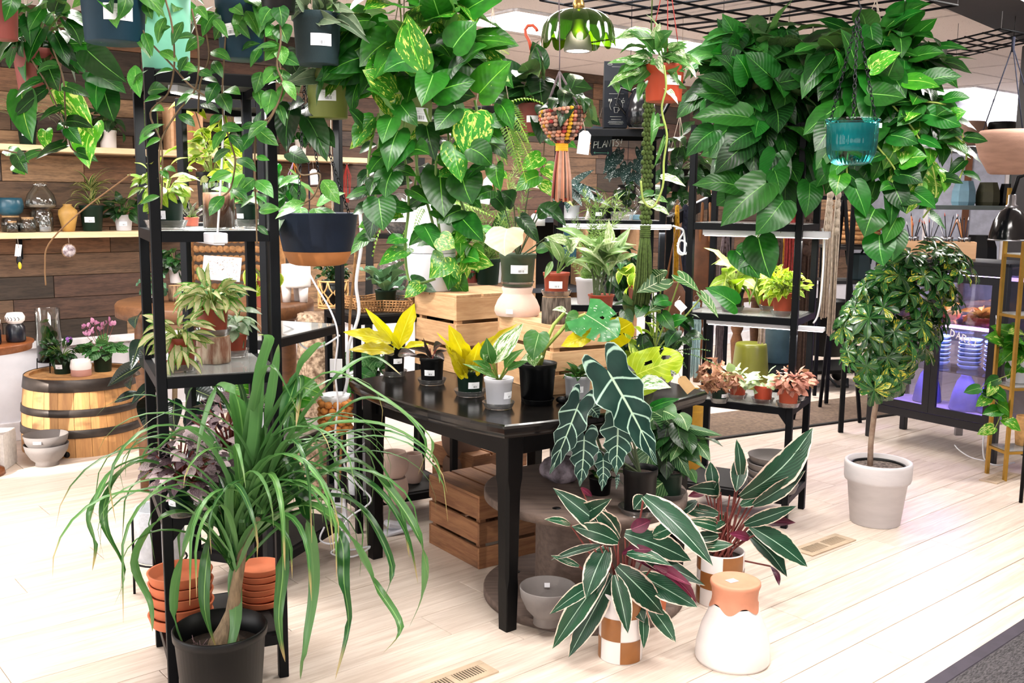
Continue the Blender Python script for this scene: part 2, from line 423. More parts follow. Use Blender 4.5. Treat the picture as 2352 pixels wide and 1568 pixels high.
def wall_mat():
 t=NT('wall_plank');r=t.rnd();off=t.n('CombineXYZ');t.set(off.inputs[0],t.math('MULTIPLY',r,37));t.set(off.inputs[1],t.math('MULTIPLY',r,91));t.set(off.inputs[2],t.math('MULTIPLY',r,23))
 co=t.mapp(t.coord(),(1.2,12,12),loc=off.outputs[0]);n1=t.noise(co,2.6,6,.62,1.0);n2=t.noise(co,22,3);f=t.math('ADD',t.math('MULTIPLY',n1,.65),t.math('MULTIPLY',n2,.35))
 rp=t.n('ValToRGB');e=rp.color_ramp;e.interpolation='CONSTANT'
 for k,(p,c)in enumerate(((0,'#4a3429'),(.2,'#5f4836'),(.36,'#33281f'),(.5,'#6d4e37'),(.64,'#473a33'),(.76,'#87694d'),(.88,'#55402f'))):
  el=e.elements[k]if k<2 else e.elements.new(p);el.position=p;el.color=lin(c)
 t.set(rp.inputs[0],r);dk=t.n('HueSaturation');t.set(dk.inputs['Color'],rp.outputs[0]);dk.inputs['Value'].default_value=.45
 lt=t.n('HueSaturation');t.set(lt.inputs['Color'],rp.outputs[0]);lt.inputs['Value'].default_value=1.25
 t.set(t.b.inputs['Base Color'],t.mix(t.step(f,.34,.62),dk.outputs[0],lt.outputs[0]));t.b.inputs['Roughness'].default_value=.75;t.bump(f,.2,.004);MATS['wall_plank']=t.m
wall_mat()
def ceil_mat():
 t=NT('ceiling_tile');co=t.coord();n1=t.noise(co,90,2);n2=t.noise(co,220,2)
 d=t.math('MULTIPLY',t.step(n1,.6,.7),t.step(n2,.5,.6))
 t.set(t.b.inputs['Base Color'],t.mix(d,lin('#ece4e1'),lin('#a59a97')));t.b.inputs['Roughness'].default_value=.95;MATS['ceiling_tile']=t.m
ceil_mat()
plain('wainscot','#d5d4da',.6,0,.03)
plain('white_trim','#e4e2e6',.6)
plain('tile_grid','#cfc6c4',.7)
plain('dark_beam','#17161a',.6,0,.2)
plain('far_wall','#8b8f9c',.8)
plain('mat_edge','#3b3540',.8)
plain('mat_pile','#3a373b',.95,0,.5,60,.9,120,stretch=(1,4,1),var2='#5d595c')
# setting
WANG=math.radians(40.3)
WD=V((math.cos(WANG),math.sin(WANG),0));WN=V((math.sin(WANG),-math.cos(WANG),0));W0=V((-2.92,6.27,0))
def wpt(x,y=0,z=0):return W0+WD*x-WN*y+V((0,0,z))
def wpx(px,py,out=0.0):
 """point where a sight line meets the plane `out` metres in front of the back wall"""
 d=ray(px,py);p0=W0+WN*out;t=(p0-V((0,0,EYE))).dot(WN)/d.dot(WN);return V((0,0,EYE))+d*t
CEIL=2.67
mb=MB();mb.box((2,6,-.06),(22,22,.1));fl=struct(mb.build('floor','floor_plank'))
rg=random.Random(3)
PL,PW=1.22,.19
cells=[]
for r_ in range(-40,80):
 o=rg.uniform(0,PL)
 for k in range(-10,14):
  c=W0+WD*(k*PL+o+PL/2)+WN*(r_*PW-2)
  cells.append((c.x,c.y))
def inview(x,y,m=.12):
 if y<1.6:return False
 return abs(x/y)<.53+m
cells=[c for c in cells if -8<c[0]<11 and -3.5<c[1]<15]
vis=sorted([c for c in cells if inview(*c)and c[1]>2.3],key=lambda c:c[1])
near=vis[:290];rest=[c for c in cells if c not in set(near)]
pm=MB();pm.box((0,0,0),(PL-.0025,PW-.0025,.012),bev=.0012);pme=pm.mesh('plank','floor_plank')
for x,y in near:
 link('plank',pme,fl,(x,y,-.006+rg.uniform(-.0004,.0004)),WANG)
mb=MB()
R_=Matrix.Rotation(WANG,3,'Z')
for x,y in rest:mb.box((x,y,-.006),(PL-.0025,PW-.0025,.012),R_)
mb.build('distant_planks','floor_plank',fl,stuff=True)
mb=MB();mb.box((3.8,.06,1.34),(16,.1,2.68));wb=struct(mb.build('wall_back','wall_plank',None,W0+V((0,0,0)),WANG))
z=.60;row=0
while z<CEIL-.02:
 h=min(rg.choice([.115,.14,.14,.165]),CEIL-z);x=-3.5+rg.uniform(-.6,0)
 while x<9.2:
  L=rg.uniform(.45,1.35)
  m_=MB();m_.box((0,0,0),(L-.003,.018,h-.003),bev=.002)
  link('plank',m_.mesh('plank','wall_plank'),wb,(x+L/2,rg.uniform(-.004,.002),z+h/2));x+=L
 z+=h
mb=MB();mb.box((2.5,-.012,.29),(13.4,.024,.58));x=-4.2
for x in[-3.6,-2.2,-.8,.5,1.9,3.3,4.7,6.1,7.5,8.9]:mb.box((x,-.028,.3),(.06,.012,.56))
struct(mb.build('wainscot','wainscot',wb))
mb=MB();mb.box((2.5,-.03,.595),(13.4,.05,.045),bev=.004);struct(mb.build('trim_1','white_trim',None,W0,WANG))
mb=MB();mb.box((2.5,-.024,.06),(13.4,.035,.12),bev=.004);struct(mb.build('baseboard_back','white_trim',None,W0,WANG))
mb=MB();mb.box((0,0,CEIL/2),(8,.1,CEIL));struct(mb.build('wall_right','far_wall',None,wpt(9.25,-4,0),WANG+PI/2))
mb=MB();mb.box((2,-2.5,.08),(18,17,.06));ce=struct(mb.build('ceiling','ceiling_tile',None,W0+V((0,0,CEIL)),WANG))
mb=MB()
TL,TW=1.22,.61
tm=MB();tm.box((0,0,0),(TL-.022,TW-.022,.014),bev=.004);tme=tm.mesh('panel','ceiling_tile')
lights={(3,1),(4,1),(5,1),(8,1)}
for i in range(-3,10):
 for k in range(0,13):
  c=wpt(i*TL,-k*TW-.3,0)
  if not(c.y>2.5 and inview(c.x,c.y,.25)):continue
  link('panel',tme,ce,((i)*TL,-k*TW-.3,.003))
for i in range(-4,11):mb.box((i*TL-TL/2,-4,-.001),(.024,9,.012))
for k in range(0,15):mb.box((3.5,-k*TW,-.0005),(16,.024,.012))
struct(mb.build('ceiling_grid','tile_grid',ce))
glow('light_panel','#fff6ee',6.0)
def light_panel(p,L,W,lab):
 t=thing('ceiling_light',lab,'ceiling light',(p.x,p.y,CEIL-.012),WANG,'fluorescent ceiling panels')
 m=MB();m.box((0,0,0),(L-.03,W-.03,.008));m.build('diffuser','light_panel',t)
 m=MB()
 for s in(-1,1):m.box((0,s*W/2,0),(L,.03,.014));m.box((s*L/2,0,0),(.03,W-.031,.013))
 m.build('frame','white_metal',t)
pA=PZ(1180,42,CEIL);pB=PZ(1810,150,CEIL);dd=(pB-pA)
light_panel(pA.lerp(pB,.12),1.2,.6,'bright ceiling light panel behind the green glass pendant lamp, nearest of the row')
light_panel(pA.lerp(pB,.50),1.2,.6,'bright ceiling light panel above the orange hanging pot, middle of the row')
light_panel(pA.lerp(pB,.88),1.2,.6,'bright ceiling light panel over the dark leafy hanging pothos by the wire grid')
light_panel(PZ(2250,218,CEIL),1.8,.75,'bright ceiling light panel beside the dark column at the far right')
for k,q in enumerate((.12,.5,.88)):
 p=pA.lerp(pB,q);area('panel_and_fill_lamp',(p.x,p.y,CEIL-.05),(p.x,p.y,0),1.1,.5,48,(1,.95,.9))
p=PZ(2250,218,CEIL);area('panel_and_fill_lamp',(p.x,p.y,CEIL-.05),(p.x,p.y,0),1.6,.6,48,(1,.95,.9))
area('panel_and_fill_lamp',(-1.2,3.6,CEIL-.05),(-1.2,3.6,0),1.1,.5,48,(1,.95,.9))  # overhead fill out of view, no panel built for it
for x_,y_ in((.2,2.0),(-2.6,4.2),(3.2,5.2),(.2,4.6)):area('panel_and_fill_lamp',(x_,y_,CEIL-.05),(x_,y_,0),1.1,.5,48,(1,.96,.92))  # fill lamps added overhead to brighten the floor, without panels
area('panel_and_fill_lamp',(1.4,3.2,CEIL-.05),(1.4,3.2,0),1.1,.5,48,(1,.95,.9))  # another unseen overhead fill without a panel
a=PZ(2120,-8,2.55);b=PZ(2352,92,2.55);d_=(b-a).normalized()
mb=MB();q=d_.cross(V((0,0,1)))
mb.bar(a-d_*1.5+q*.18+V((0,0,.06)),b+d_*1.6+q*.18+V((0,0,.06)),.36,.14);struct(mb.build('trim_2','dark_beam'))
pc=PZ(2350,600,0);pc=PY(2352,600,6.9)
mb=MB();mb.box((pc.x+.03,pc.y,1.3),(.22,.22,2.6),bev=.006);struct(mb.build('trim_3','dark_beam'))
a=PZ(2120,1575);b=PZ(2352,1425);d_=(b-a).normalized();n_=V((d_.y,-d_.x,0))
t=thing('floor_mat','dark grey ribbed entrance mat in the bottom corner of the light wood floor','mat',(a.x,a.y,0),math.atan2(d_.y,d_.x))
mb=MB();mb.box((.7,-.7,.005),(3.4,1.3,.01));mb.build('pile','mat_pile',t)
mb=MB();mb.box((.7,-.025,.006),(3.5,.05,.012),bev=.003);mb.build('edge_binding','mat_edge',t)
plain('vent_wood','#b9a48c',.6,0,.1)
def register(p,L,W,lab,yaw):
 t=thing('floor_vent',lab,'vent',(p.x,p.y,0.0),yaw,'floor registers')
 m=MB()
 for s in(-1,1):m.box((0,s*(W/2-.012),.003),(L,.024,.006));m.box((s*(L/2-.015),0,.003),(.03,W-.049,.0055))
 m.box((0,0,.003),(.02,W-.049,.0055));m.build('frame','vent_wood',t)
 m=MB();m.box((0,0,.001),(L-.02,W-.02,.002));m.build('duct','black_plastic',t)
 n=22;m=MB();m.box((0,0,.003),(.0045,W-.049,.005));sl=m.mesh('slat','vent_wood')
 for k in range(n):
  x=-L/2+.035+(L-.07)*k/(n-1)
  if abs(x)>.014:link('slat',sl,t,(x,0,0))
register(PZ(1893,1252),.34,.11,'slotted wooden floor vent between the black rack and the pale tree pot',WANG-.02)
register(PZ(2297,1097),.30,.10,'small slotted floor vent in front of the gold shelf at the right edge',WANG)
register(PZ(1040,1563),.30,.10,'floor vent cut by the bottom edge, in front of the black table',WANG)
# racks
def local_center(P,yaw,w,d,corner):
 """centre of a w x d footprint whose `corner` (fl fr) stands at P"""
 x=V((math.cos(yaw),math.sin(yaw),0));y=V((-math.sin(yaw),math.cos(yaw),0))
 return V((P[0],P[1],0))+x*(w/2 if corner=='fl' else -w/2)+y*d/2
def rack(label,P,corner,yaw,w,d,H,levels,post=.03,metal='black_metal',name='metal_rack',brackets=True,cat='shelf rack',group='metal shelf racks'):
 yaw=math.radians(yaw);c=local_center(P,yaw,w,d,corner)
 t=thing(name,label,cat,c,yaw,group)
 m=MB();m.box((0,0,H/2),(post,post,H),bev=.002);pm_=m.mesh('post',metal)
 for sx in(-1,1):
  for sy in(-1,1):link('post',pm_,t,(sx*(w-post)/2,sy*(d-post)/2,0))
 for z,kind in levels:
  m=MB()
  for s in(-1,1):
   m.box((0,s*(d-.02)/2,z-.018),(w-2*post,.02,.032));m.box((s*(w-.02)/2,0,z-.018),(.02,d-2*post,.032))
  m.build('shelf_frame',metal,t)
  m=MB();m.box((0,0,z-.003),(w-.045,d-.045,.006 if kind=='shelf_glass' else .014))
  m.build('glass_shelf' if kind=='shelf_glass' else 'shelf_board',kind,t)
 if brackets:
  for sx in(-1,1):
   m=MB();x0=sx*(w/2-post);z=levels[-2][0]-.034
   m.add([(x0,-d/2+.002,z),(x0-sx*.035,-d/2+.002,z),(x0,-d/2+.002,z-.045),(x0,-d/2+.006,z),(x0-sx*.035,-d/2+.006,z),(x0,-d/2+.006,z-.045)],
[(0,1,2),(5,4,3),(0,3,4,1),(1,4,5,2),(2,5,3,0)],smooth=False)
   m.build('bracket',metal,t)
 t['w']=w;return t,c
G,BD='shelf_glass','black_board'
LV=[(1.88,BD),(1.43,G),(1.0,G),(.58,G),(.15,BD)]
rackA,cA=rack('tall narrow black rack nearest the camera, mint planter on top and terracotta saucers below',(-.706,3.02),'fr',25,.367,.42,1.885,LV)
rackB,cB=rack('tall black rack with a strip light, just behind the nearest rack and navy planter',(-.90,3.64),'fr',-19.3,.378,.58,1.885,LV)
rackC,cC=rack('low black shelf unit with a dark wooden top carrying the star-shaped wicker tray',(-.70,4.40),'fl',31,.52,.39,1.0,[(1.0,BD),(.58,G),(.15,BD)],name='low_metal_shelf')
rackR,cR=rack('black rack right of the dining table holding small terracotta pots and stacked saucers',(1.306,4.534),'fr',-29,.54,.38,1.885,LV)
rackS,cS=rack('black rack with a strip light behind the wooden crates, coffee-coloured bag on top',(.225,5.05),'fl',1,.545,.40,1.885,LV)
def ledbar(label,a,b,w=.03,h=.022,lit=True,k=30):
 a=V(a);b=V(b);c=(a+b)/2;d=b-a;t=thing('strip_light',label,'light',c,math.atan2(d.y,d.x),'strip lights under shelves');L=d.length
 m=MB();m.box((0,0,0),(L,w,h),bev=.003);m.build('housing','white_plastic',t)
 m=MB();m.box((0,0,-h/2-.002),(L*.97,w*.6,.004));m.build('diffuser','led' if lit else 'white_plastic',t)
 if lit:area('strip_light_lamp',c-V((0,0,.03)),c-V((0,0,1)),L*.9,.02,k,(1,.97,.9)).rotation_euler=(0,0,math.atan2(d.y,d.x))
 return t
glow('led','#fff4f4',3.5)
ledbar('glowing white strip light under the top of the nearest tall rack',PY(400,240,2.95),PY(512,192,3.25),k=13)
xs=(math.cos(math.radians(-19.3)),math.sin(math.radians(-19.3)))
ledbar('glowing strip light under the top of the rack behind the navy planter',(cB.x-.14,cB.y+.12,1.835),(cB.x+.15,cB.y+.02,1.835),k=12)
ledbar('unlit white strip light with a hanging cord, under the upper shelf of the nearest rack',PY(446,536,3.1),PY(506,551,2.86),.045,.03,False)
ledbar('long glowing strip light under the shelf behind the green knotted hanger',(.25,5.06,1.40),(.80,5.06,1.40),k=5)
ledbar('white strip light under the upper shelf of the right rack',(cR.x-.25,cR.y-.03,1.385),(cR.x+.27,cR.y-.31,1.385),.03,.03,True,5)
ledbar('white strip light under the middle shelf of the right rack',(cR.x-.22,cR.y-.05,.955),(cR.x+.27,cR.y-.31,.955),.028,.02,True,4)
# dining table
TA=math.radians(39);TX=V((math.cos(TA),math.sin(TA),0));TY=V((-math.sin(TA),math.cos(TA),0))
TN=V((-.01,3.35,0));tw,td=.96,.98;TZ=.77
tc=TN+TX*(tw/2)+TY*(td/2)
tab=thing('dining_table','square black painted dining table with bowed edges and scuffed corners holding potted plants','table',tc,TA)
def bowed(hw,bow,n=14):
 p=[]
 for k in range(4):
  for i in range(n):
   u=-1+2*i/n;x,y=u*hw,-hw-bow*(1-u*u)
   a=k*PI/2;p.append((x*math.cos(a)-y*math.sin(a),x*math.sin(a)+y*math.cos(a)))
 return p
hw=tw/2+.045;m=MB()
rings=[(-.048,hw-.012),(-.040,hw-.006),(-.034,hw-.006),(-.028,hw-.002),(-.012,hw),(-.004,hw-.004),(0,hw-.012)]
nn=56;vv=[]
for z,h_ in rings:vv+=[(x,y,z)for x,y in bowed(h_,.065)]
ff=[(i*nn+k,i*nn+(k+1)%nn,(i+1)*nn+(k+1)%nn,(i+1)*nn+k)for i in range(len(rings)-1)for k in range(nn)]
ff+=[tuple(range(nn-1,-1,-1)),tuple((len(rings)-1)*nn+k for k in range(nn))]
m.add(vv,ff,smooth=False);o=m.build('tabletop','table_black' if 'table_black' in MATS else plain('table_black','#0c0a09',.18,0,.3,5,.04,12,spec=.6,stretch=(1,5,1)),tab,(0,0,TZ))
m=MB()
for k in range(4):
 a=k*PI/2;R=Matrix.Rotation(a,3,'Z');m.box(R@V((0,-tw/2+.035,TZ-.09)),(tw-.1,.022,.085),R)
m.build('apron','black_wood',tab)
for sx in(-1,1):
 for sy in(-1,1):
  m=MB();cx,cy=sx*(tw/2-.035),sy*(td/2-.035);vv=[];
  for z,a,ch in((0,.024,.003),(.16,.027,.003),(.20,.029,.010),(.52,.033,.010),(.56,.034,.003),(TZ-.05,.036,.003)):
   vv+=[(cx+x,cy+y,z)for x,y in((a-ch,-a),(a,-a+ch),(a,a-ch),(a-ch,a),(-a+ch,a),(-a,a-ch),(-a,-a+ch),(-a+ch,-a))]
  ff=[(i*8+k,i*8+(k+1)%8,i*8+8+(k+1)%8,i*8+8+k)for i in range(5)for k in range(8)]+[tuple(range(7,-1,-1)),tuple(range(40,48))]
  m.add(vv,ff,smooth=False);m.build('leg','black_wood',tab)
  # wooden crates (upside down: slats up)
def crate(label,P,corner,yaw,w,d,h,mat_,z0=0.0,rows=3,group='slatted wooden crates'):
 yaw=math.radians(yaw);c=local_center(P,yaw,w,d,corner);c.z=z0
 t=thing('wooden_crate',label,'crate',c,yaw,group);th=.013;g=.016
 sh=(h-th-g*(rows-1))/rows
 def slat(nm,cc,dd):m=MB();m.box((0,0,0),dd,bev=.0015);link(nm,m.mesh(nm,mat_),t,cc)
 for r in range(rows):
  z=sh/2+r*(sh+g)
  for s in(-1,1):slat('slat',(0,s*(d/2-th/2),z),(w,th,sh))
  for s in(-1,1):
   m=MB();m.box((0,0,0),(d-2*th,th,sh),bev=.0015);o=link('slat',m.mesh('slat',mat_),t,(s*(w/2-th/2),0,z),PI/2)
 nb=3;bw=(w-.012*(nb-1))/nb
 for k in range(nb):
  m=MB();m.box((0,0,0),(d,bw,th),bev=.0015);link('slat',m.mesh('slat',mat_),t,(-w/2+bw/2+k*(bw+.012),0,h-th/2),PI/2)
 for sx in(-1,1):
  for sy in(-1,1):
   m=MB();m.box((sx*(w/2-th-.014),sy*(d/2-th-.014),(h-th)/2),(.028,.028,h-th));m.build('corner_post',mat_,t)
 return t,c
p1=PZ(1048,678,1.115)
crate1,cc1=crate('pale wooden crate on the back of the black table, carrying the tall white planter',p1,'fl',37,.42,.345,.345,'crate_wood',TZ)
p2=PZ(1270,748,1.045)
crate2,cc2=crate('pale wooden crate on the black table under the upturned bowl and the log',p2,'fl',30,.30,.44,.275,'crate_wood',TZ)
crate3,cc3=crate('weathered brown wooden crate on the floor under the black table',PZ(1100,1308),'fl',36,.34,.40,.315,'old_crate_wood')
crate4,cc4=crate('second weathered brown crate on the floor, behind the first under the table',cc3+TX*.20+TY*.36,'fl',40,.34,.34,.31,'old_crate_wood')
# cable spool
sc_=V((.29,3.74,0))
t=thing('cable_spool','grey-brown wooden cable spool under the right half of the black table','spool',sc_)
def disc(z):
 m=MB();m.lathe([(.385,z),(.392,z+.004),(.392,z+.032),(.387,z+.036)],56,cap0=True,cap1=True)
 return m.build('flange','spool_wood',t)
disc(0);disc(.39)
m=MB();m.lathe([(.19,.036),(.19,.39)],40,cap0=False);m.build('drum','spool_wood',t)
for z in(.036,.426):
 for k in range(4):
  a=PI*.25+k*PI/2+.35;m=MB();m.lathe([(.016,0),(.016,.0012)],14,cap1=True);m.build('bolt_hole','black_plastic',t,(.29*math.cos(a),.29*math.sin(a),z))
  # half barrel
bc=PZ(197,1052);bc=V((bc.x*1.06,bc.y*1.06,0));rb,rt_,bh=.352,.318,.455
t=thing('half_barrel','upturned oak half barrel with dark iron hoops standing by the plank wall','barrel',bc)
ns=24
def br(z):return rt_+(rb-rt_)*(1-(z/bh)**2)
for k in range(ns):
 a0=2*PI*(k+.012)/ns;a1=2*PI*(k+.988)/ns;m=MB();zs=[0,.1,.2,.3,.4,bh];vv=[];am=(a0+a1)/2
 for z in zs:
  for rr,a in((br(z),a0),(br(z)*1.006,am),(br(z),a1),(br(z)-.025,a1),(br(z)-.025,a0)):vv.append((rr*math.cos(a),rr*math.sin(a),z+(.05 if False else 0)))
 ff=[(i*5+j,i*5+(j+1)%5,i*5+5+(j+1)%5,i*5+5+j)for i in range(5)for j in range(5)]+[(4,3,2,1,0),(25,26,27,28,29)]
 m.add(vv,ff,smooth=False);m.build('stave','barrel_stave',t)
for z0,z1 in((.075+.04,.165),(.24,.285),(.385,bh+.003)):
 m=MB();m.lathe([(br(z0)+.004,z0),(br(z0)+.007,z0+.002),(br(z1)+.007,z1-.002),(br(z1)+.003,z1)],48,cap0=False)
 m.build('hoop',plain('hoop_iron','#3a332f',.45,.5,.35,9,.2,40)if 'hoop_iron' not in MATS else 'hoop_iron',t)
for k in range(6):
 y0=-.29+k*.0967;y1=y0+.0945;xx=min(math.sqrt(max(0,.295**2-y0**2)),math.sqrt(max(0,.295**2-min(y1,.294)**2)),)if abs(y0)<.295 else .05
 m=MB();pts=[]
 for y in(y0,(y0+y1)/2,y1):pts.append((math.sqrt(max(.002,.296**2-y*y)),y))
 poly=pts+[(-x,y)for x,y in pts[::-1]];m.prism(poly,bh-.035,bh-.018);m.build('head_board','barrel_stave',t)
m=MB();m.ball((0,0,0),(.02,.012,.02),seg=10,rings=6);m.build('bung_hole','black_plastic',t,(.352*math.sin(.12),-.352*math.cos(.12),.022))
BARREL=bc;BZ=bh-.018
# wall shelves
zs1=wpx(150,335,.24).z;zs2=wpx(150,533,.24).z
def wshelf(x0px,x1px,zz,lab):
 a=wpx(x0px,400,.12);b=wpx(x1px,400,.12);xa=(a-W0).dot(WD);xb=(b-W0).dot(WD)
 t=thing('wall_shelf',lab,'shelf',wpt((xa+xb)/2,-.12,zz),WANG,'pine wall shelves')
 m=MB();m.box((0,0,-.018),(xb-xa,.24,.036),bev=.002);m.build('board','shelf_pine',t)
 for x in[xa+.25+k*.8 for k in range(int((xb-xa)/.8))]:
  m=MB();x-=(xa+xb)/2;m.box((x,.105,-.10),(.03,.02,.14));m.box((x,.0,-.04),(.03,.2,.008));m.build('bracket','black_metal',t)
wshelf(-60,830,zs1,'upper pine wall shelf with spider plant and white pots against the planks')
wshelf(-60,430,zs2,'lower pine wall shelf with glass jars, cork bottles and a yellow vase')
# display cabinet
CR=PZ(2270,1066);CL=PZ(1992,1002);cyaw=math.atan2(CR.y-CL.y,CR.x-CL.x);cw=(CR-CL).length+.05;cd=.42;ch=1.19
xx=V((math.cos(cyaw),math.sin(cyaw),0));yy=V((-math.sin(cyaw),math.cos(cyaw),0))
cab_c=CL+xx*(cw/2-.02)+yy*cd/2
plain('navy_metal','#0c101b',.4,0,.08)
cab=thing('glass_cabinet','navy metal display cabinet with glass doors and pink grow lights inside','cabinet',cab_c,cyaw)
m=MB()
for sx in(-1,1):
 for sy in(-1,1):
  m2=MB();m2.box((sx*(cw/2-.02),sy*(cd/2-.02),ch/2),(.04,.04,ch),bev=.004);m2.build('post','navy_metal',cab)
m.box((0,0,ch-.012),(cw,cd,.024),bev=.004);m.build('top','navy_metal',cab)
m=MB();m.box((0,0,.24),(cw-.05,cd-.05,.02));m.build('bottom',plain('lilac_board','#a9a4b4',.5),cab)
m=MB();
for y_,z_,h_ in((-1,.205,.05),(-1,ch-.05,.06),(1,.205,.05)):m=MB();m.box((0,y_*(cd/2-.012),z_),(cw-.08,.02,h_));m.build('rail','navy_metal',cab)
for sx in(-1,1):
 m=MB();m.box((sx*(cw/2-.006),0,.71),(.005,cd-.09,.9));m.build('side_pane','cabinet_glass',cab)
m=MB();m.box((0,cd/2-.02,.71),(cw-.09,.006,.92));m.build('back_pane','cabinet_glass',cab)
for sx in(-1,1):
 dw=(cw-.09)/2;x0=sx*(dw/2+.001);y0=-cd/2+.005;z0,z1=.235,ch-.085
 d=thing('door','','',(0,0,0));del d['label'];del d['category'];d.parent=cab
 bpy.data.objects.remove(d)
 m=MB();sw=.045
 for s in(-1,1):m.box((x0+s*(dw/2-sw/2),y0,(z0+z1)/2),(sw,.018,z1-z0));m.box((x0,y0,(z0+sw/2)if s<0 else(z1-sw/2)),(dw-2*sw,.018,sw))
 dr=m.build('door','navy_metal',cab)
 m=MB();m.box((x0,y0+.002,(z0+z1)/2),(dw-2*sw+.01,.004,z1-z0-2*sw+.01));m.build('pane','cabinet_glass',dr)
 for z in(.36,.86):
  m=MB();m.lathe([(.007,-.03),(.007,.03)],10,(sx*(cw/2-.045),y0-.012,z),cap1=True);m.build('hinge','steel',dr)
for z in(.50,.80):
 m=MB();m.box((0,.02,z),(cw-.09,cd-.1,.007));m.build('glass_shelf','cabinet_glass',cab)
glow('pink_led','#ff9df2',9);glow('violet_led','#d9b8ff',8)
m=MB();m.box((.1,-.05,.775),(cw-.25,.03,.02));m.build('grow_light','pink_led',cab)
m=MB();m.box((.05,.1,ch-.11),(cw-.2,.03,.02));m.build('grow_light','violet_led',cab)
def in_cab(x,y,z):return cab_c+xx*x+yy*y+V((0,0,z))
area('cabinet_grow_lamp',in_cab(.0,0,.755),in_cab(0,0,0),.6,.1,20,(.72,.5,1)).rotation_euler=(0,0,cyaw)
area('cabinet_grow_lamp',in_cab(.0,.05,ch-.13),in_cab(0,0,0),.6,.1,12,(1,.75,.8)).rotation_euler=(0,0,cyaw)
# strokes and lettering
STROKES={'D':[[(0,0),(0,1),(.5,.8),(.6,.5),(.45,.15),(0,0)]],'A':[[(0,0),(.3,1),(.6,0)],[(.12,.4),(.5,.4)]],
'R':[[(0,0),(0,1),(.5,.9),(.5,.6),(0,.5),(.55,0)]],'E':[[(.55,1),(.05,.85),(.3,.55),(0,.2),(.55,0)]],'!':[[(.2,1),(.15,.35)],[(.13,.08),(.13,0)]],
'P':[[(0,0),(0,1),(.5,.9),(.5,.55),(0,.45)]],'L':[[(0,1),(0,0),(.5,0)]],'N':[[(0,0),(0,1),(.5,0),(.5,1)]],'T':[[(0,1),(.6,1)],[(.3,1),(.3,0)]],
'S':[[(.5,.9),(.2,1),(0,.75),(.45,.35),(.3,0),(0,.1)]],'Y':[[(0,1),(.28,.5),(.55,1)],[(.28,.5),(.28,0)]],'H':[[(0,0),(0,1)],[(0,.5),(.5,.5)],[(.5,1),(.5,0)]]}
def write(mb_,txt,O,X,Yv,h,r,gap=.8,off=V((0,0,0))):
 x=0
 for ch_ in txt:
  for st in STROKES.get(ch_,[]):mb_.tube([O+X*((x+a)*h)+Yv*(b*h)+off for a,b in st],r,5)
  x+=gap if ch_!='!' else .4
m=MB();write(m,'DARE!',V((.115,-cd/2-.006,.735)),V((1,0,-.28)).normalized(),V((.1,0,1)),.042,.004,.95)
glow('chalk','#ffffff',.0);m.build('lettering','chalk',cab)
# leaf species
def label_mat():
 t=NT('price_label');uv=t.n('UVMap').outputs[0];sp=t.n('SeparateXYZ');t.set(sp.inputs[0],uv);u,v=sp.outputs[0],sp.outputs[1]
 def band(x,a,b):return t.math('MULTIPLY',t.math('GREATER_THAN',x,a),t.math('LESS_THAN',x,b))
 bars=t.math('GREATER_THAN',t.noise(t.mapp(uv,(1,0,0)),60,0),.5)
 k=t.math('MULTIPLY',bars,t.math('MULTIPLY',band(u,.40,.76),band(v,.14,.42)))
 l1=t.math('MULTIPLY',t.math('GREATER_THAN',t.noise(t.mapp(uv,(1,.3,0)),90,0),.52),t.math('MULTIPLY',band(u,.3,.9),band(v,.52,.58)))
 l2=t.math('MULTIPLY',t.math('GREATER_THAN',t.noise(t.mapp(uv,(1,.3,0)),110,0),.5),t.math('MULTIPLY',band(u,.3,.5),band(v,.68,.76)))
 f=t.math('MAXIMUM',k,t.math('MULTIPLY',t.math('MAXIMUM',l1,l2),.5),clamp=True)
 t.set(t.b.inputs['Base Color'],t.mix(f,lin('#eff1f8'),lin('#2a2a30')));t.b.inputs['Roughness'].default_value=.5;MATS['price_label']=t.m
label_mat()
leafmat('lf_golden','#164f12','#37891f',mid='#6fb43c',midw=.035,var='#b9c85a',vth=.645,vsc=3.6,vstr=(3.2,1.6,1),vf=8,rough=.36)
leafmat('lf_golden2','#2c7a1c','#57aa2a',mid='#a4cc5a',midw=.04,var='#c9d67a',vth=.62,vsc=2.6,vstr=(3,1.5,1),vf=8,rough=.3)
leafmat('lf_jade','#104213','#24701e',mid='#6fae50',midw=.04,vf=9,rough=.34)
leafmat('lf_philo','#0f3514','#25641f',mid='#5f9a42',midw=.03,vf=10,rough=.34,vein='#2a6a28',vw=.04)
leafmat('lf_hoya','#245c25','#4f9438',mid='#8cba5e',midw=.03,var='#b8cfa0',vth=.74,vsc=9,vf=6,rough=.35)
leafmat('lf_hoyalime','#6f9a24','#a3bf3a',mid='#b8cd6a',midw=.04,edge='#5a8a2a',ew=.16,vf=6,rough=.35)
leafmat('lf_cream','#b9c05e','#dfdca0',mid='#8fae4a',midw=.1,var='#5c8f2c',vth=.56,vsc=3,vf=6,rough=.4)
leafmat('lf_hoyastripe','#d2d38a','#e6e3b4',edge='#5a8c34',ew=.3,vf=6,rough=.4)
leafmat('lf_greyhoya','#4f6a4c','#74886a',mid='#a5b08e',midw=.03,edge='#a9b69c',ew=.05,vf=6,rough=.5)
leafmat('lf_neon','#c4b80c','#e3d826',mid='#e6e05a',midw=.04,vf=9,rough=.3,trans=.35)
leafmat('lf_lime','#8fbe14','#bcd62c',mid='#d6e46a',midw=.02,vein='#cfe060',vf=7,vw=.035,slant=.9,rough=.3,trans=.35)
leafmat('lf_marble','#3c7a34','#6aa04c',mid='#a8c68a',midw=.03,var='#e4e8cf',vth=.575,vsc=3,vstr=(4,1.2,1),vf=8,rough=.35)
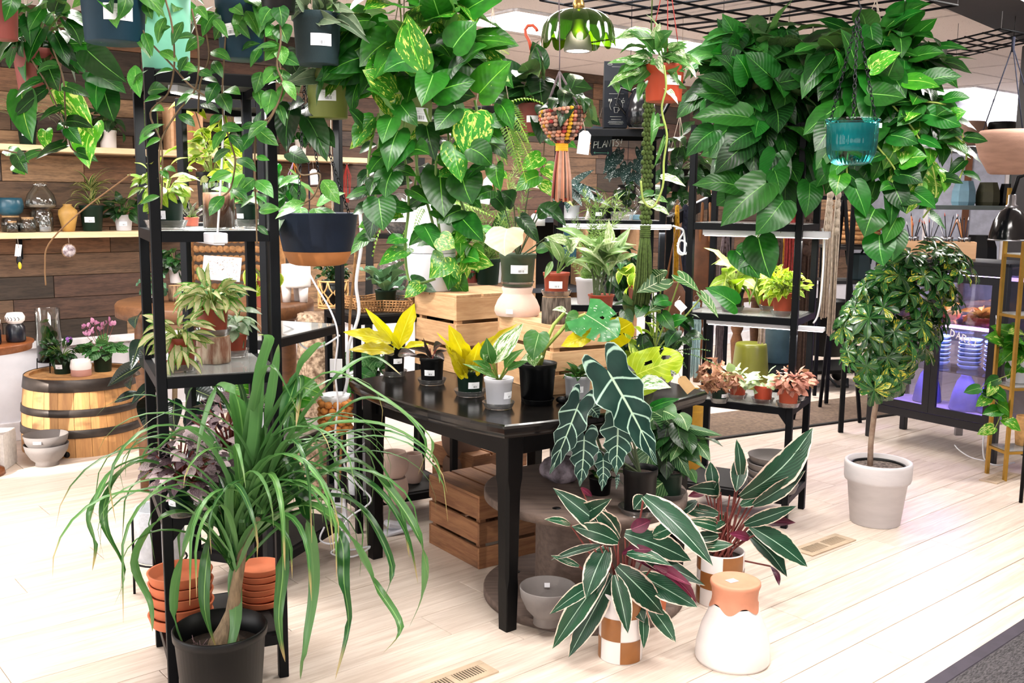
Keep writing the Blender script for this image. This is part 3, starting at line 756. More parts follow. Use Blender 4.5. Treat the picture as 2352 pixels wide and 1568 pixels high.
leafmat('lf_monstera','#2c7a44','#4b9a58',mid='#b6d39a',midw=.02,var='#e0ebd2',vth=.56,vsc=3.5,vstr=(4,1.3,1),vf=7,rough=.3)
leafmat('lf_polly','#14302a','#21443b',mid='#a9c4a8',midw=.07,vein='#9dbdab',vf=5.5,vw=.075,slant=.35,edge='#a9c4b4',ew=.035,rough=.36,back='#4a3a4a',trans=.05,spec=.22)
leafmat('lf_frydek','#2d5c2c','#477a3a',mid='#dfe6bf',midw=.045,vein='#c6d4a2',vf=6,vw=.07,slant=-.4,rough=.5)
leafmat('lf_strom','#133a26','#23563a',mid='#a3c2aa',midw=.05,vein='#245a3c',vf=14,vw=.08,slant=.8,var='#d9cdb4',vth=.69,vsc=1.6,vstr=(6,.7,1),edge='#e0cab8',ew=.13,rough=.38,back='#5e1634',trans=.04)
leafmat('lf_strom_red','#54132f','#77203f',mid='#a85a72',midw=.04,vf=14,slant=.8,rough=.4,trans=.05)
leafmat('lf_palm','#2f6b33','#62984e',mid='#7fae60',midw=.12,tip='#b39a6a',vf=3,rough=.35,back='#5d8a52',trans=.2)
leafmat('lf_schef','#173c1f','#2c5e2c',mid='#6f9446',midw=.05,var='#c8bc36',vth=.68,vsc=1.6,vstr=(2,1,1),vf=8,rough=.25)
leafmat('lf_spider','#5a8a4a','#79a05e',edge='#dcdcb8',ew=.35,vf=3,rough=.5)
leafmat('lf_dracaena','#46682e','#5f8238',edge='#d6cd86',ew=.32,vf=3,rough=.45)
leafmat('lf_fern','#5c8f28','#86b23c',mid='#9cba52',midw=.1,vf=4,rough=.5,trans=.35)
leafmat('lf_darkfern','#35682a','#4f8238',vf=4,rough=.5)
leafmat('lf_asp','#6f9a48','#9ab86a',vf=3,rough=.6,trans=.35)
leafmat('lf_rubber','#0f1c17','#1d3029',mid='#7a8a52',midw=.03,vf=16,slant=.2,rough=.16,back='#2b2a26',trans=.0)
leafmat('lf_polka','#5d4450','#957886',var='#e4d0d8',vth=.47,vsc=11,vstr=(2,2,1),vf=6,rough=.6)
leafmat('lf_pinkfit','#a9604c','#cc8a74',vein='#e2b0a0',vf=7,vw=.12,rough=.6)
leafmat('lf_driedfit','#8a5a42','#c08e72',vf=7,rough=.8)
leafmat('lf_whitefit','#a9bf8a','#d6dfbf',vein='#6f9a58',vf=8,vw=.1,rough=.55)
leafmat('lf_syngon','#9cc03c','#c6d86a',mid='#e3e9a8',midw=.08,vf=6,rough=.45,trans=.35)
leafmat('lf_silver','#7f9a7c','#a9bd9c',edge='#3f6a3c',ew=.2,vf=8,rough=.4)
leafmat('lf_aglao','#6f9a54','#a4c07c',mid='#dfe6c2',midw=.05,var='#e4eacc',vth=.6,vsc=5,vf=9,rough=.35)
leafmat('lf_ivory','#d6d4b0','#e6e2c4',mid='#fbf8e8',midw=.03,vf=6,rough=.4,trans=.2)
leafmat('lf_darkred','#2f2a28','#544a48',mid='#8a4a42',midw=.05,vf=9,rough=.3,trans=.05)
leafmat('lf_dark','#122e15','#234c21',mid='#4a7a3a',midw=.04,vf=8,rough=.3)
leafmat('lf_prayer','#2f5e34','#4a7d42',mid='#b9d09a',midw=.06,vein='#7fa86a',vf=12,vw=.1,rough=.4)
leafmat('lf_staghorn','#3d6a4c','#5a8a64',mid='#8fb08c',midw=.05,vf=4,rough=.5)
leafmat('lf_cyc','#2e6a34','#4f8e48',vein='#86b078',vf=5,vw=.1,rough=.45)
leafmat('lf_violet','#7a3f9a','#a86ac4',vf=3,rough=.6)
leafmat('lf_pink','#d27fb0','#e9a9cc',vf=3,rough=.6)
leafmat('lf_yelplant','#7fae1c','#b6d23c',edge='#d9e26a',ew=.2,vf=6,rough=.4,trans=.35)
leafmat('lf_orange','#c98a4a','#e4b06a',vf=4,rough=.5)
def dots_mat():
 t=NT('lf_begonia');uv=t.n('UVMap').outputs[0];vo=t.n('TexVoronoi');vo.inputs['Scale'].default_value=7;t.set(vo.inputs['Vector'],t.mapp(uv,(1,1.9,1)))
 vo.inputs['Randomness'].default_value=.6
 t.set(t.b.inputs['Base Color'],t.mix(t.step(vo.outputs['Distance'],.33,.27),lin('#2f4a46'),lin('#dfe6e6')));t.b.inputs['Roughness'].default_value=.4;MATS['lf_begonia']=t.m
dots_mat()
leafset('golden','lf_golden','heart',6,.10,.14,.03,seed=2)
leafset('golden2','lf_golden2','heart',4,.12,.14,.03,seed=3)
leafset('jade','lf_jade','heart',5,.12,.14,.02,seed=4)
leafset('philo','lf_philo','heart',6,.14,.16,.02,seed=5)
leafset('hoya','lf_hoya','ovate',5,.12,.14,seed=6)
leafset('jadeov','lf_jade','ovate',5,.12,.2,seed=7)
leafset('hoyalime','lf_hoyalime','ovate',4,.14,.16,seed=8)
leafset('cream','lf_cream','ovate',4,.14,.14,seed=9)
leafset('stripe','lf_hoyastripe','long',5,.12,.25,seed=10)
leafset('greyhoya','lf_greyhoya','ovate',4,.2,.3,seed=11)
leafset('neon','lf_neon','long',4,.12,.16,.06,.05,seed=12)
leafset('lance_marble','lf_marble','lance',4,.12,.2,seed=13)
leafset('marble','lf_marble','heart',4,.12,.2,.03,seed=14)
leafset('polly','lf_polly','arrow',4,.05,.10,.03,.17,nl=30,na=6,seed=15)
leafset('frydek','lf_frydek','arrow',2,.05,.15,seed=16,nl=14)
leafset('strom','lf_strom','long',6,.10,.12,.01,seed=17)
leafset('strom_red','lf_strom_red','long',3,.10,.2,seed=18)
leafset('leaflet','lf_schef','obovate',3,.1,.2,seed=19,nl=5,na=2)
leafset('rubber','lf_rubber','ovate',4,.08,.22,seed=20)
leafset('polka','lf_polka','ovate',4,.12,.1,.03,seed=21,nl=5,na=2)
leafset('pinkfit','lf_pinkfit','ovate',3,.14,-.1,.03,seed=22,nl=6)
leafset('driedfit','lf_driedfit','ovate',3,.25,.5,.14,seed=23,nl=6,curl=.6)
leafset('whitefit','lf_whitefit','ovate',3,.14,-.1,.02,seed=24,nl=6)
leafset('syngon','lf_syngon','arrow',4,.12,.2,.03,seed=25)
leafset('silver','lf_silver','ovate',4,.12,.15,seed=26)
leafset('aglao','lf_aglao','lance',4,.15,.25,seed=27)
leafset('ivory','lf_ivory','heart',2,.05,-.2,.05,.10,seed=28,nl=10)
leafset('darkred','lf_darkred','lance',3,.15,.3,seed=29)
leafset('dark','lf_dark','ovate',4,.14,.2,.02,seed=30)
leafset('darkheart','lf_dark','heart',4,.12,.16,.02,seed=31)
leafset('prayer','lf_prayer','heart',4,.14,-.1,seed=32)
leafset('staghorn','lf_staghorn','paddle',4,.1,.25,.12,seed=33)
leafset('cyc','lf_cyc','heart',3,.08,-.1,.03,seed=34)
leafset('petal_violet','lf_violet','round',2,.1,.1,seed=35,nl=4,na=2)
leafset('petal_pink','lf_pink','round',2,.1,.1,seed=36,nl=4,na=2)
leafset('yel','lf_yelplant','ovate',4,.12,.2,seed=37,nl=6)
leafset('begonia','lf_begonia','arrow',3,.08,.12,seed=38)
leafset('nest','lf_jade','lance',4,.1,.25,seed=39)
leafset('pitcher','lf_orange','long',3,.1,.3,seed=40)
leafset('monst_s','lf_marble','heart',3,.06,-.12,.02,seed=41)
def strapmesh(key,mat,pts,w0,taper=.9,up=V((0,0,1)),tw=0.0):
 """ribbon leaf along a path"""
 pts=[V(p)for p in pts];n=len(pts);vv=[];uv=[];ff=[];L=0
 side=None
 for i,p in enumerate(pts):
  d=(pts[min(i+1,n-1)]-pts[max(i-1,0)]).normalized()
  s=d.cross(up)
  if s.length<.15:s=side if side is not None else d.orthogonal()
  s.normalize()
  if side is not None and s.dot(side)<0:s=-s
  side=s;t=i/(n-1)
  if tw:s=(Matrix.Rotation(tw*t,3,d)@s)
  w=w0*(min(1,.55+3*t))*(1-t**2.2)**taper+.0006;nn_=s.cross(d)
  for u in(-1,0,1):vv.append(p+s*(u*w/2)+nn_*(abs(u)*w*.18));uv.append((u*.5+.5,t))
 for i in range(n-1):
  for j in(0,1):a=i*3+j;ff.append((a,a+1,a+4,a+3))
 m=MB();m.add(vv,ff,0,uv);return m.mesh(key,mat)
def droop(base,az,el,L,g,n=12,wob=0.0):
 """path of a leaf that leaves the base at elevation el and bends under its weight"""
 p=V(base);pts=[p.copy()];a=el;st=L/n;z=az;w1=rnd(-wob,wob)
 for i in range(n):
  p=p+V((math.cos(z)*math.cos(a),math.sin(z)*math.cos(a),math.sin(a)))*st;pts.append(p.copy())
  a-=g*(i+1)/n*(1 if a>-1.35 else 0);z+=w1
 return pts
def fern_mesh(key,mat,n=20,w=.3,arch=.12,pin=.5):
 m=MB();vv=[];ff=[];uv=[]
 for i in range(n):
  t=(i+.5)/n;z=arch*math.sin(PI*t);ww=w*.5*(math.sin(PI*min(1,t*.9+.12))**.7)*(1-t*.3)
  for s in(-1,1):
   o=len(vv);dy=.6/n
   vv+=[(0,t,z),(s*ww*.5,t+dy*.8+.02,z+.012),(s*ww,t+.045,z-.02),(s*ww*.5,t-dy*.4+.02,z+.008)];ff.append((o,o+1,o+2,o+3));uv+=[(.5,t),(.6,t),(.9,t),(.6,t)]
 o=len(vv)
 for i in range(9):
  t=i/8;z=arch*math.sin(PI*t);vv+=[(-.006,t,z),(.006,t,z)];uv+=[(.5,t),(.5,t)]
  if i:a=o+2*i;ff.append((a-2,a-1,a+1,a))
 m.add(vv,ff,0,uv);return m.mesh(key,mat)
LEAF['fern']=[fern_mesh('frond','lf_fern',20,.26,a)for a in(.06,.14,.2)]
LEAF['dfern']=[fern_mesh('frond','lf_darkfern',16,.34,a)for a in(.06,.14,.2)]
def asp_mesh(seed):
 r=random.Random(seed);m=MB();vv=[];ff=[]
 for i in range(190):
  t=r.random();c=V((0,t,.1*math.sin(PI*t)));w=.22*(1-t*.6);a=r.uniform(0,2*PI);q=c+V((math.cos(a)*w,r.uniform(.0,.14),math.sin(a)*w*.6))*r.uniform(.4,1);s=V((r.uniform(-1,1),r.uniform(-1,1),r.uniform(-1,1)))*.006
  o=len(vv);vv+=[c,c.lerp(q,.5)+s,q,c.lerp(q,.5)-s];ff.append((o,o+1,o+2,o+3))
 m.add(vv,ff,0,[(.3,.5)]*len(vv));return m.mesh('plume','lf_asp')
LEAF['asp']=[asp_mesh(k)for k in range(3)]
def whorl_mesh(seed):
 r=random.Random(seed);m=MB();n=8
 src=LEAF['leaflet'][seed%3]
 vs0=[v.co.copy()for v in src.vertices];fs0=[tuple(p.vertices)for p in src.polygons]
 uvs={}
 for p in src.polygons:
  for li in p.loop_indices:uvs[src.loops[li].vertex_index]=tuple(src.uv_layers[0].data[li].uv)
 for k in range(n):
  a=2*PI*k/n+r.uniform(-.15,.15);L=r.uniform(.75,1.05);dr=r.uniform(.05,.5)
  y=V((math.cos(a),math.sin(a),-dr)).normalized();nn_=V((0,0,1));Mx=frame(V((0,0,0)),y*L,nn_,.36,L)
  m.add([Mx@v for v in vs0],fs0,0,[(uvs[i][0]+k*1.0,uvs[i][1])for i in range(len(vs0))])
 return m
def schef_mat():
 t=NT('lf_whorl');r=t.rnd();uv=t.n('UVMap').outputs[0];sp=t.n('SeparateXYZ');t.set(sp.inputs[0],uv)
 k=t.math('FLOOR',sp.outputs[0]);u=t.math('ABSOLUTE',t.math('MULTIPLY',t.math('SUBTRACT',t.math('FRACT',sp.outputs[0]),.5),2))
 q=t.math('FRACT',t.math('MULTIPLY',t.math('SINE',t.math('ADD',t.math('MULTIPLY',k,12.9),t.math('MULTIPLY',r,78.2))),437.5))
 c=t.mix(q,lin('#17401f'),lin('#356a2e'));c=t.mix(t.step(u,.08,.03),c,lin('#6f9446'))
 edge=t.math('ADD',t.noise(t.mapp(uv,(3,2,1)),2.0,2),t.math('MULTIPLY',q,.45))
 c=t.mix(t.step(edge,.93,.98),c,lin('#c6bb3c'))
 t.set(t.b.inputs['Base Color'],c);t.b.inputs['Roughness'].default_value=.25;MATS['lf_whorl']=t.m
schef_mat()
LEAF['whorl']=[whorl_mesh(k).mesh('leaf_whorl','lf_whorl')for k in range(5)]
def monstera_mesh(key,mat,slits,holes,seed,fold=-.1):
 nl,na=48,26;m=MB();vv=[];uv=[];ff=[];h=na//2;r=random.Random(seed)
 for i in range(nl+1):
  t=i/nl
  for j in range(-h,h+1):
   u=j/h;w=interp([(0,.78),(.15,1),(.4,.97),(.65,.8),(.82,.55),(.93,.3),(1,0)],t);au=abs(u)
   vv.append((u*w*.5,t-.24*au**1.4*(1-t)**2+.16*(1-au)*0-.10*au*t*0,.06*math.sin(PI*t)+fold*au*w*.5+.02*math.sin(t*14)*au));uv.append((u*.5+.5,t))
 for i in range(nl):
  t=(i+.5)/nl
  for j in range(na):
   u=(j+.5-h)/h;au=abs(u);sd=1 if u>0 else -1;tt=t-au*.12;cut=False
   for s_,a,b,u0 in slits:
    if s_==sd and au>u0 and abs(tt-(a+b)/2)<(b-a)/2*min(1,((au-u0)/.25))**.6:cut=True
   for s_,a,b,u0,u1 in holes:
    if s_==sd and((tt-(a+b)/2)/(b-a)*2)**2+((au-(u0+u1)/2)/(u1-u0)*2)**2<1:cut=True
   if not cut:a=i*(na+1)+j;ff.append((a,a+1,a+na+2,a+na+1))
 m.add(vv,ff,0,uv);return m.mesh(key,mat)
LEAF['monst_lime']=[monstera_mesh('leaf','lf_lime',[(1,.42,.5,.5),(1,.62,.69,.45),(-1,.5,.56,.55)],[(1,.18,.34,.2,.46),(-1,.18,.38,.22,.38),(-1,.55,.72,.2,.5)],1)]
LEAF['monst_var']=[monstera_mesh('leaf','lf_monstera',[(1,.3,.38,.4),(1,.55,.6,.4),(-1,.48,.55,.45)],[(-1,.3,.4,.2,.4)],2)]
LEAF['monst_neon']=[monstera_mesh('leaf','lf_neon',[(1,.45,.55,.3),(-1,.3,.36,.4)],[(1,.2,.4,.2,.34)],3)]
# growing habits (thing-local coordinates)
def unit():
 while True:
  d=V((rnd(-1,1),rnd(-1,1),rnd(-1,1)))
  if .05<d.length<1:return d.normalized()
def stems(t,paths,r,mat='stem_green',name='petioles'):
 m=MB()
 for p in paths:m.tube(p,r,4,cap=False)
 return m.build(name,mat,t,stuff=True)
def rosette(t,key,c,n,L,W,el=(.2,1.2),pet=.4,drop=.5,r=.006,mat='stem_green',jit=.25,rad=.3,az0=0.0,tilt=0.0):
 c=V(c);ps=[]
 for i in range(n):
  f=(i+.5)/n;az=az0+i*2.4+rnd(-jit,jit);e=el[0]+(el[1]-el[0])*f+rnd(-.12,.12);l=L*rnd(.78,1.15)
  d=V((math.cos(az)*math.cos(e),math.sin(az)*math.cos(e),math.sin(e)));b=c+V((math.cos(az),math.sin(az),0))*L*rad*.3*(1-f)
  q=b+d*pet*L*rnd(.8,1.2);e2=e-drop*rnd(.6,1.4);d2=V((math.cos(az)*math.cos(e2),math.sin(az)*math.cos(e2),math.sin(e2)))
  up=V((-math.cos(az)*math.sin(e2),-math.sin(az)*math.sin(e2),math.cos(e2)))+unit()*.25
  leaf(t,key,q,q+d2*l,up,W*l/L)
  if pet>.05:ps.append([b,b.lerp(q,.5)+V((0,0,.04*L)),q])
 if ps:stems(t,ps,r,mat)
def crown(t,key,c,rad,n,L,W,out=.5,down=.7,shell=(.45,1.0),face=.35,src=None,r=.003,mat='stem_green',front=.62,up=.55,jit=.45):
 """n leaves over an ellipsoid, tips hanging, faces turned up and out"""
 c=V(c);ps=[]
 for i in range(n):
  d=unit()
  if d.y>0 and random.random()<front:d.y=-d.y
  f=rnd(*shell);b=c+V((d.x*rad[0],d.y*rad[1],d.z*rad[2]))*f
  dr=(V((d.x,d.y,max(d.z,-.3)*.6))*out+V((0,0,-down*rnd(.3,1.3)))+unit()*jit);dr.normalize();l=L*rnd(.7,1.2)
  nr=d*.75+V((0,0,up))+V((0,-face,0))+unit()*.4
  leaf(t,key,b,b+dr*l,nr,W*l/L)
  if src is not None and i%2==0:ps.append([V(src),V(src).lerp(b,.55)+V((0,0,.12*(b-V(src)).length)),b])
 if ps:stems(t,ps,r,mat)
def vine(t,key,pts,n,L,W,r=.0025,mat='stem_brown',down=.5,t0=.1,sway=.9,face=.6,pair=False):
 pts=[V(p)for p in pts];m=MB();sm=[]
 for i in range(len(pts)-1):
  p0=pts[max(i-1,0)];p1=pts[i];p2=pts[i+1];p3=pts[min(i+2,len(pts)-1)]
  for k in range(5):
   s=k/5;sm.append(.5*((2*p1)+(p2-p0)*s+(2*p0-5*p1+4*p2-p3)*s*s+(3*p1-p0-3*p2+p3)*s**3))
 sm.append(pts[-1]);m.tube(sm,r,5);m.build('stem',mat,t)
 for i in range(n):
  q=t0+(1-t0)*(i+.5)/n;p=sm[min(len(sm)-1,int(q*(len(sm)-1)))]
  for s in((-1,1)if pair else((1 if i%2 else -1),)):
   d=V((s*sway*rnd(.5,1.2),rnd(-.7,.2),-down*rnd(.2,1.6))).normalized();l=L*rnd(.75,1.2)
   b=p+d*l*.12;leaf(t,key,b,b+d*l,V((rnd(-.4,.4),-face,.6)),W*l/L)
def loc(t,*pts):return[V(p)-t.location for p in pts]
def LP(t,key,a,b,Y0,Y1,wpx,nrm=None,stem=None):
 """one leaf drawn from the picture: base pixel a at depth Y0, tip pixel b at depth Y1, width in pixels"""
 A=PY(a[0],a[1],Y0);B=PY(b[0],b[1],Y1);W=wpx*(Y0+Y1)/2/F
 nr=V(nrm)if nrm else V((rnd(-.3,.3),-1,.55))
 return leaf(t,key,A-t.location,B-t.location,nr,W)
 # pots, stickers, saucers
def pot(t,rt,h,mat,taper=.76,rim=.16,soil='soil',fill=.86,z=0.0,style='nursery',seg=32):
 rb=rt*taper;th=max(.0022,rt*.035)
 if style=='nursery':
  rh=h*(1-rim);rr=rb+(rt*.95-rb)*(rh/h)
  pr=[(rb*.96,0),(rb,.002),(rr,rh),(rr+th*1.3,rh+th),(rt,h-th),(rt,h),(rt-th,h),(rt-th*1.6,h*fill)]
 elif style=='round':
  pr=[(rb*.9,0),(rb,h*.02),(rt*1.02,h*.35),(rt*1.08,h*.6),(rt,h*.97),(rt*.985,h),(rt*.94,h),(rt*.93,h*fill)]
 else:
  pr=[(rb*.97,0),(rb,.003),(rt,h-.003),(rt-.001,h),(rt-th,h),(rt-th*1.2,h*fill)]
 m=MB();m.lathe([(r,z+q)for r,q in pr],seg);o=m.build('pot',mat,t)
 if soil:
  m=MB();rs=pr[-1][0];m.lathe([(rs,z+h*fill),(rs*.6,z+h*fill+rs*.06),(.001,z+h*fill+rs*.09)],20,cap0=False);m.build('soil',soil,t)
 return z+h*fill
def sticker(t,r0,r1,h,zc,w,hh,az=0.0,mat='price_label',name='price_label',rot=0.0,seg=6):
 """a printed label wrapped on a tapering wall (radius r0 at z=0, r1 at z=h)"""
 m=MB();vv=[];uv=[];ff=[]
 for j in(0,1):
  for i in range(seg+1):
   x=(i/seg-.5)*w;y=(j-.5)*hh;xr=x*math.cos(rot)-y*math.sin(rot);yr=x*math.sin(rot)+y*math.cos(rot)
   z=zc+yr;r=r0+(r1-r0)*z/h+.0012;a=-PI/2+az+xr/r;vv.append((r*math.cos(a),r*math.sin(a),z));uv.append((i/seg,j))
 for i in range(seg):ff.append((i,i+1,seg+2+i,seg+1+i))
 m.add(vv,ff,0,uv);return m.build(name,mat,t)
SAUC=0
def saucer(label,c,r,mat='clear_plastic',h=.022):
 m=MB();m.lathe([(r*.80,0),(r*.82,.001),(r*.97,h),(r,h+.0015),(r*.99,h+.002),(r*.96,h),(r*.8,.003),(.001,.003)],30)
 o=m.build('plant_saucer',mat,None,c);return tag(o,label,'saucer','plant saucers')
def potplant(name,label,px,py,surf,w,h,mat,fn=None,taper=.76,sauc=None,lab=None,rot=0.0,soil='soil',cat='potted plant',group=None,style='nursery',fill=.86,rim=.16,back=True,labmat='price_label',labz=.45):
 P=PZ(px,py,surf)if not isinstance(surf,tuple)else PY(px,py,surf[1])
 s=P.y/F;rt=w*s/2;rb=rt*taper
 if isinstance(surf,tuple)and len(surf)==3:P.z=surf[2]
 if back:P=PZ(px,py,surf)if not isinstance(surf,tuple)else P;P=P+V((P.x/P.y*rb,rb,0))
 if not isinstance(surf,tuple):P.z=surf
 s=P.y/F;rt=w*s/2;rb=rt*taper;hh=h*s
 if sauc:
  sr=rb*1.42;saucer(sauc,P+V((0,0,.0005)),sr);P=P+V((0,0,.004))
 t=thing(name,label,cat,P,0,group or('plants hanging from the ceiling' if cat=='hanging plant' else 'plants on the dining table' if P.z>.7 and P.z<.79 else 'potted plants for sale'))
 z0=pot(t,rt,hh,mat,taper,rim,soil,fill,style=style)
 if lab is not None:sticker(t,rb,rt*.96,hh,hh*labz,max(.03,w*s*.42)if labmat=='price_label' else w*s*.42,w*s*.23,lab,labmat,rot=rot)
 if fn:fn(t,s,z0,rt)
 return t
 # things on the dining table
def f_neon(t,s,z,r):
 L_=[((918,800),(838,706),3.95,30),((915,795),(952,696),3.95,52),((898,785),(788,762),3.8,46),((905,805),(800,803),3.75,40),((930,800),(985,790),3.9,24)]
 ps=[]
 for a,b,Y,w in L_:
  LP(t,'neon',a,b,Y,Y-.04,w*.8,(rnd(-.2,.2),-1,.5));ps.append([V((0,0,z)),PY(a[0],a[1],Y)-t.location])
 for a,b in(((905,812),(862,800)),((915,812),(958,815))):LP(t,'darkred',a,b,3.8,3.75,26)
 stems(t,ps,.004,'stem_pale')
potplant('potted_philodendron','black pot of long bright yellow wavy leaves at the left end of the dining table',906,866,TZ,52,78,'black_plastic',f_neon,.82,'clear saucer under the leftmost black pot of yellow leaves on the table',.5)
def f_dred(t,s,z,r):
 for a,b,w in(((992,822),(972,775),9),((996,800),(1016,790),26),((985,812),(935,800),12),((985,822),(940,818),10),((1000,812),(1020,826),22),((1000,815),(1028,805),14)):LP(t,'darkred',a,b,3.9,3.85,w)
 stems(t,[[V((0,0,z)),V((rnd(-.02,.02),0,z+.05))]for _ in range(4)],.003,'stem_red')
potplant('potted_philodendron','small black pot of dark maroon leaves on the dining table, white label in front',992,886,TZ,58,62,'black_plastic',f_dred,.84,'clear saucer under the black pot of maroon leaves',-.15)
def f_neon2(t,s,z,r):
 for a,b,w in(((1080,850),(1030,745),44),((1078,845),(1062,790),34),((1085,848),(1135,770),40),((1082,850),(1100,785),40),((1070,862),(1022,790),24),((1062,870),(1035,818),18),((1090,850),(1190,742),28),((1075,868),(1040,845),12),((1095,862),(1130,830),16),((1060,840),(1002,762),20)):
  LP(t,'neon',a,b,3.72,3.66+rnd(-.05,.05),w,(rnd(-.35,.35),-1,.6))
 stems(t,[[V((rnd(-.01,.01),0,z)),PY(rnd(1068,1092),848,3.7)-t.location]for _ in range(6)],.004,'stem_pale')
potplant('potted_philodendron','dark green pot of glossy golden yellow leaves in the middle of the dining table',1080,913,TZ,66,58,'green_plastic',f_neon2,.84,'clear saucer under the green pot of golden yellow leaves',.35)
def f_marb(t,s,z,r):
 for a,b,w,k in(((1135,832),(1202,742),46,'lance_marble'),((1130,835),(1118,775),40,'lance_marble'),((1128,850),(1085,828),22,'lance_marble'),((1140,868),(1062,835),16,'lance_marble'),((1160,845),(1205,800),24,'lance_marble'),((1165,850),(1215,828),16,'lance_marble'),((1120,830),(1108,812),24,'lance_marble')):
  LP(t,k,a,b,3.5,3.45,w,(rnd(-.3,.3),-1,.5))
 stems(t,[[V((0,0,z)),PY(x,y,3.5)-t.location]for x,y in((1135,832),(1130,835),(1128,850),(1160,845),(1165,850))],.004,'stem_pale')
potplant('potted_philodendron','white pot of cream-marbled lance leaves at the front edge of the dining table',1145,942,TZ,70,70,'white_plastic',f_marb,.78,'clear saucer under the white pot at the front edge of the table',.9)
def f_mon(t,s,z,r):
 loc_=t.location;Y=3.62
 LP(t,'marble',(1238,765),(1224,828),Y-.1,Y-.14,62,(-.2,-1,.5));LP(t,'marble',(1240,815),(1195,828),Y,Y-.05,26);LP(t,'marble',(1225,815),(1228,842),Y-.1,Y-.12,34)
 LP(t,'monst_var',(1345,722),(1420,775),Y-.05,Y-.12,112,(-.1,-1,.9));LP(t,'marble',(1330,728),(1298,762),Y,Y-.05,50,(.2,-1,.4));LP(t,'marble',(1298,716),(1268,712),Y,Y-.05,20)
 LP(t,'monst_neon',(1395,770),(1452,740),Y+.02,Y-.06,90,(.2,-1,-.1));LP(t,'neon',(1360,765),(1288,795),Y-.05,Y-.1,40,(.1,-1,.5));LP(t,'neon',(1400,770),(1310,755),Y+.02,Y-.05,44,(0,-.6,1))
 P=lambda x,y:PY(x,y,Y)-loc_
 stems(t,[[V((0,0,z)),P(1240,812),P(1238,765)],[V((0.01,0,z)),P(1252,800),P(1310,735),P(1345,722)],[V((0.01,0,z)),P(1250,795),P(1272,745),P(1298,717)]],.007,'stem_pale')
 m=MB();m.lathe([(.008,0),(.009,.006),(.009,.02),(.008,.026)],10,cap1=True);m.build('tie','steel_blue',t,P(1243,808))
potplant('potted_monstera','large black pot of tall split-leaf monstera with white and yellow splashes on the table',1233,928,TZ,92,92,'black_plastic',f_mon,.80)
saucer('black plastic saucer under the tall split-leaf monstera on the table',PZ(1233,934,TZ)+V((.006,.055,.0005)),.062,'black_plastic',.02)
def f_small(t,s,z,r):rosette(t,'nest',(0,0,z),26,36*s,15*s,(.1,1.35),.25,.4,.002)
potplant('potted_plant','white ribbed pot of small pointed green leaves on the table before the crate',1326,918,TZ,64,54,'white_plastic',f_small,.84,None,-.05)
LX=PY(1398,868,3.75)
def f_lime(t,s,z,r):
 Y=3.6
 LP(t,'monst_lime',(1462,860),(1572,822),Y,Y-.1,112,(-.15,-1,.55));LP(t,'marble',(1475,885),(1542,890),Y-.05,Y-.12,40,(0,-1,.8));LP(t,'jade',(1500,935),(1562,915),Y-.1,Y-.2,26)
 LP(t,'golden2',(1395,890),(1380,935),Y-.1,Y-.2,50)
 P=lambda x,y:PY(x,y,Y)-t.location
 stems(t,[[V((0,0,z)),P(1465,885),P(1462,860)],[V((0,0,z)),P(1410,850),P(1398,800),P(1396,772)]],.006,'stem_pale')
potplant('potted_monstera','grey dish of a young monstera with one large lime leaf full of holes',1505,886,TZ,84,22,'grey_clay',f_lime,.8,style='plain')
def f_bfern(t,s,z,r):
 rosette(t,'dfern',(0,0,z),22,95*s,42*s,(.1,1.35),.05,.7,.002);crown(t,'darkheart',(0,0,z+75*s),(70*s,40*s,55*s),20,52*s,36*s,.5,.5,src=(0,0,z));crown(t,'yel',(0,-.02,z+70*s),(65*s,40*s,50*s),16,40*s,22*s)
potplant('potted_fern','white ribbed pot of ferns and mixed green leaves behind the large lime monstera leaf',1436,872,TZ,62,52,'white_plastic',f_bfern,.85)
potplant('potted_fern','white pot of upright fern fronds at the far right corner of the dining table',1535,862,TZ,46,60,'white_plastic',lambda t,s,z,r:(rosette(t,'dfern',(0,0,z),18,100*s,40*s,(.3,1.4),.05,.5),crown(t,'dark',(0,0,z+60*s),(45*s,35*s,40*s),14,44*s,30*s)),.85)
def hangtag(label,a,b,Y,wpx,mat='kraft',cord=None,name='hang_tag',roll=0.0):
 A=PY(a[0],a[1],Y);B=PY(b[0],b[1],Y-.01);t=thing(name,label,'tag',A);d=B-A;L=d.length;w=wpx*Y/F;y=d/L
 x=y.cross(V((roll,-1,.1))).normalized();m=MB();n=V((0,-.0006,0));pts=[x*-w*.2,x*w*.2,x*w*.5+y*L*.15,x*w*.5+y*L,x*-w*.5+y*L,x*-w*.5+y*L*.15]
 m.add([p+n for p in pts]+[p-n for p in pts],[tuple(range(6)),tuple(range(11,5,-1))]+[(i,(i+1)%6,6+(i+1)%6,6+i)for i in range(6)],smooth=False);m.build('card',mat,t)
 if cord:
  m=MB();m.tube([PY(cord[0],cord[1],Y)-A,V((0,0,0))+y*L*.06],.0012,4);m.build('string','cream_cord',t)
 return t
hangtag('brown kraft paper tag dangling from the right corner of the dining table',(1562,866),(1588,898),3.75,24,cord=(1555,845))
m=MB();m.ball((0,0,.012),(.022,.013,.014),seg=12);m.ball((.02,0,.02),.011,seg=10);tag(m.build('figurine','black_plastic',None,PZ(1290,925,TZ)),'tiny dark figurine lying on the table between the black pot and the white ribbed pot','figurine')
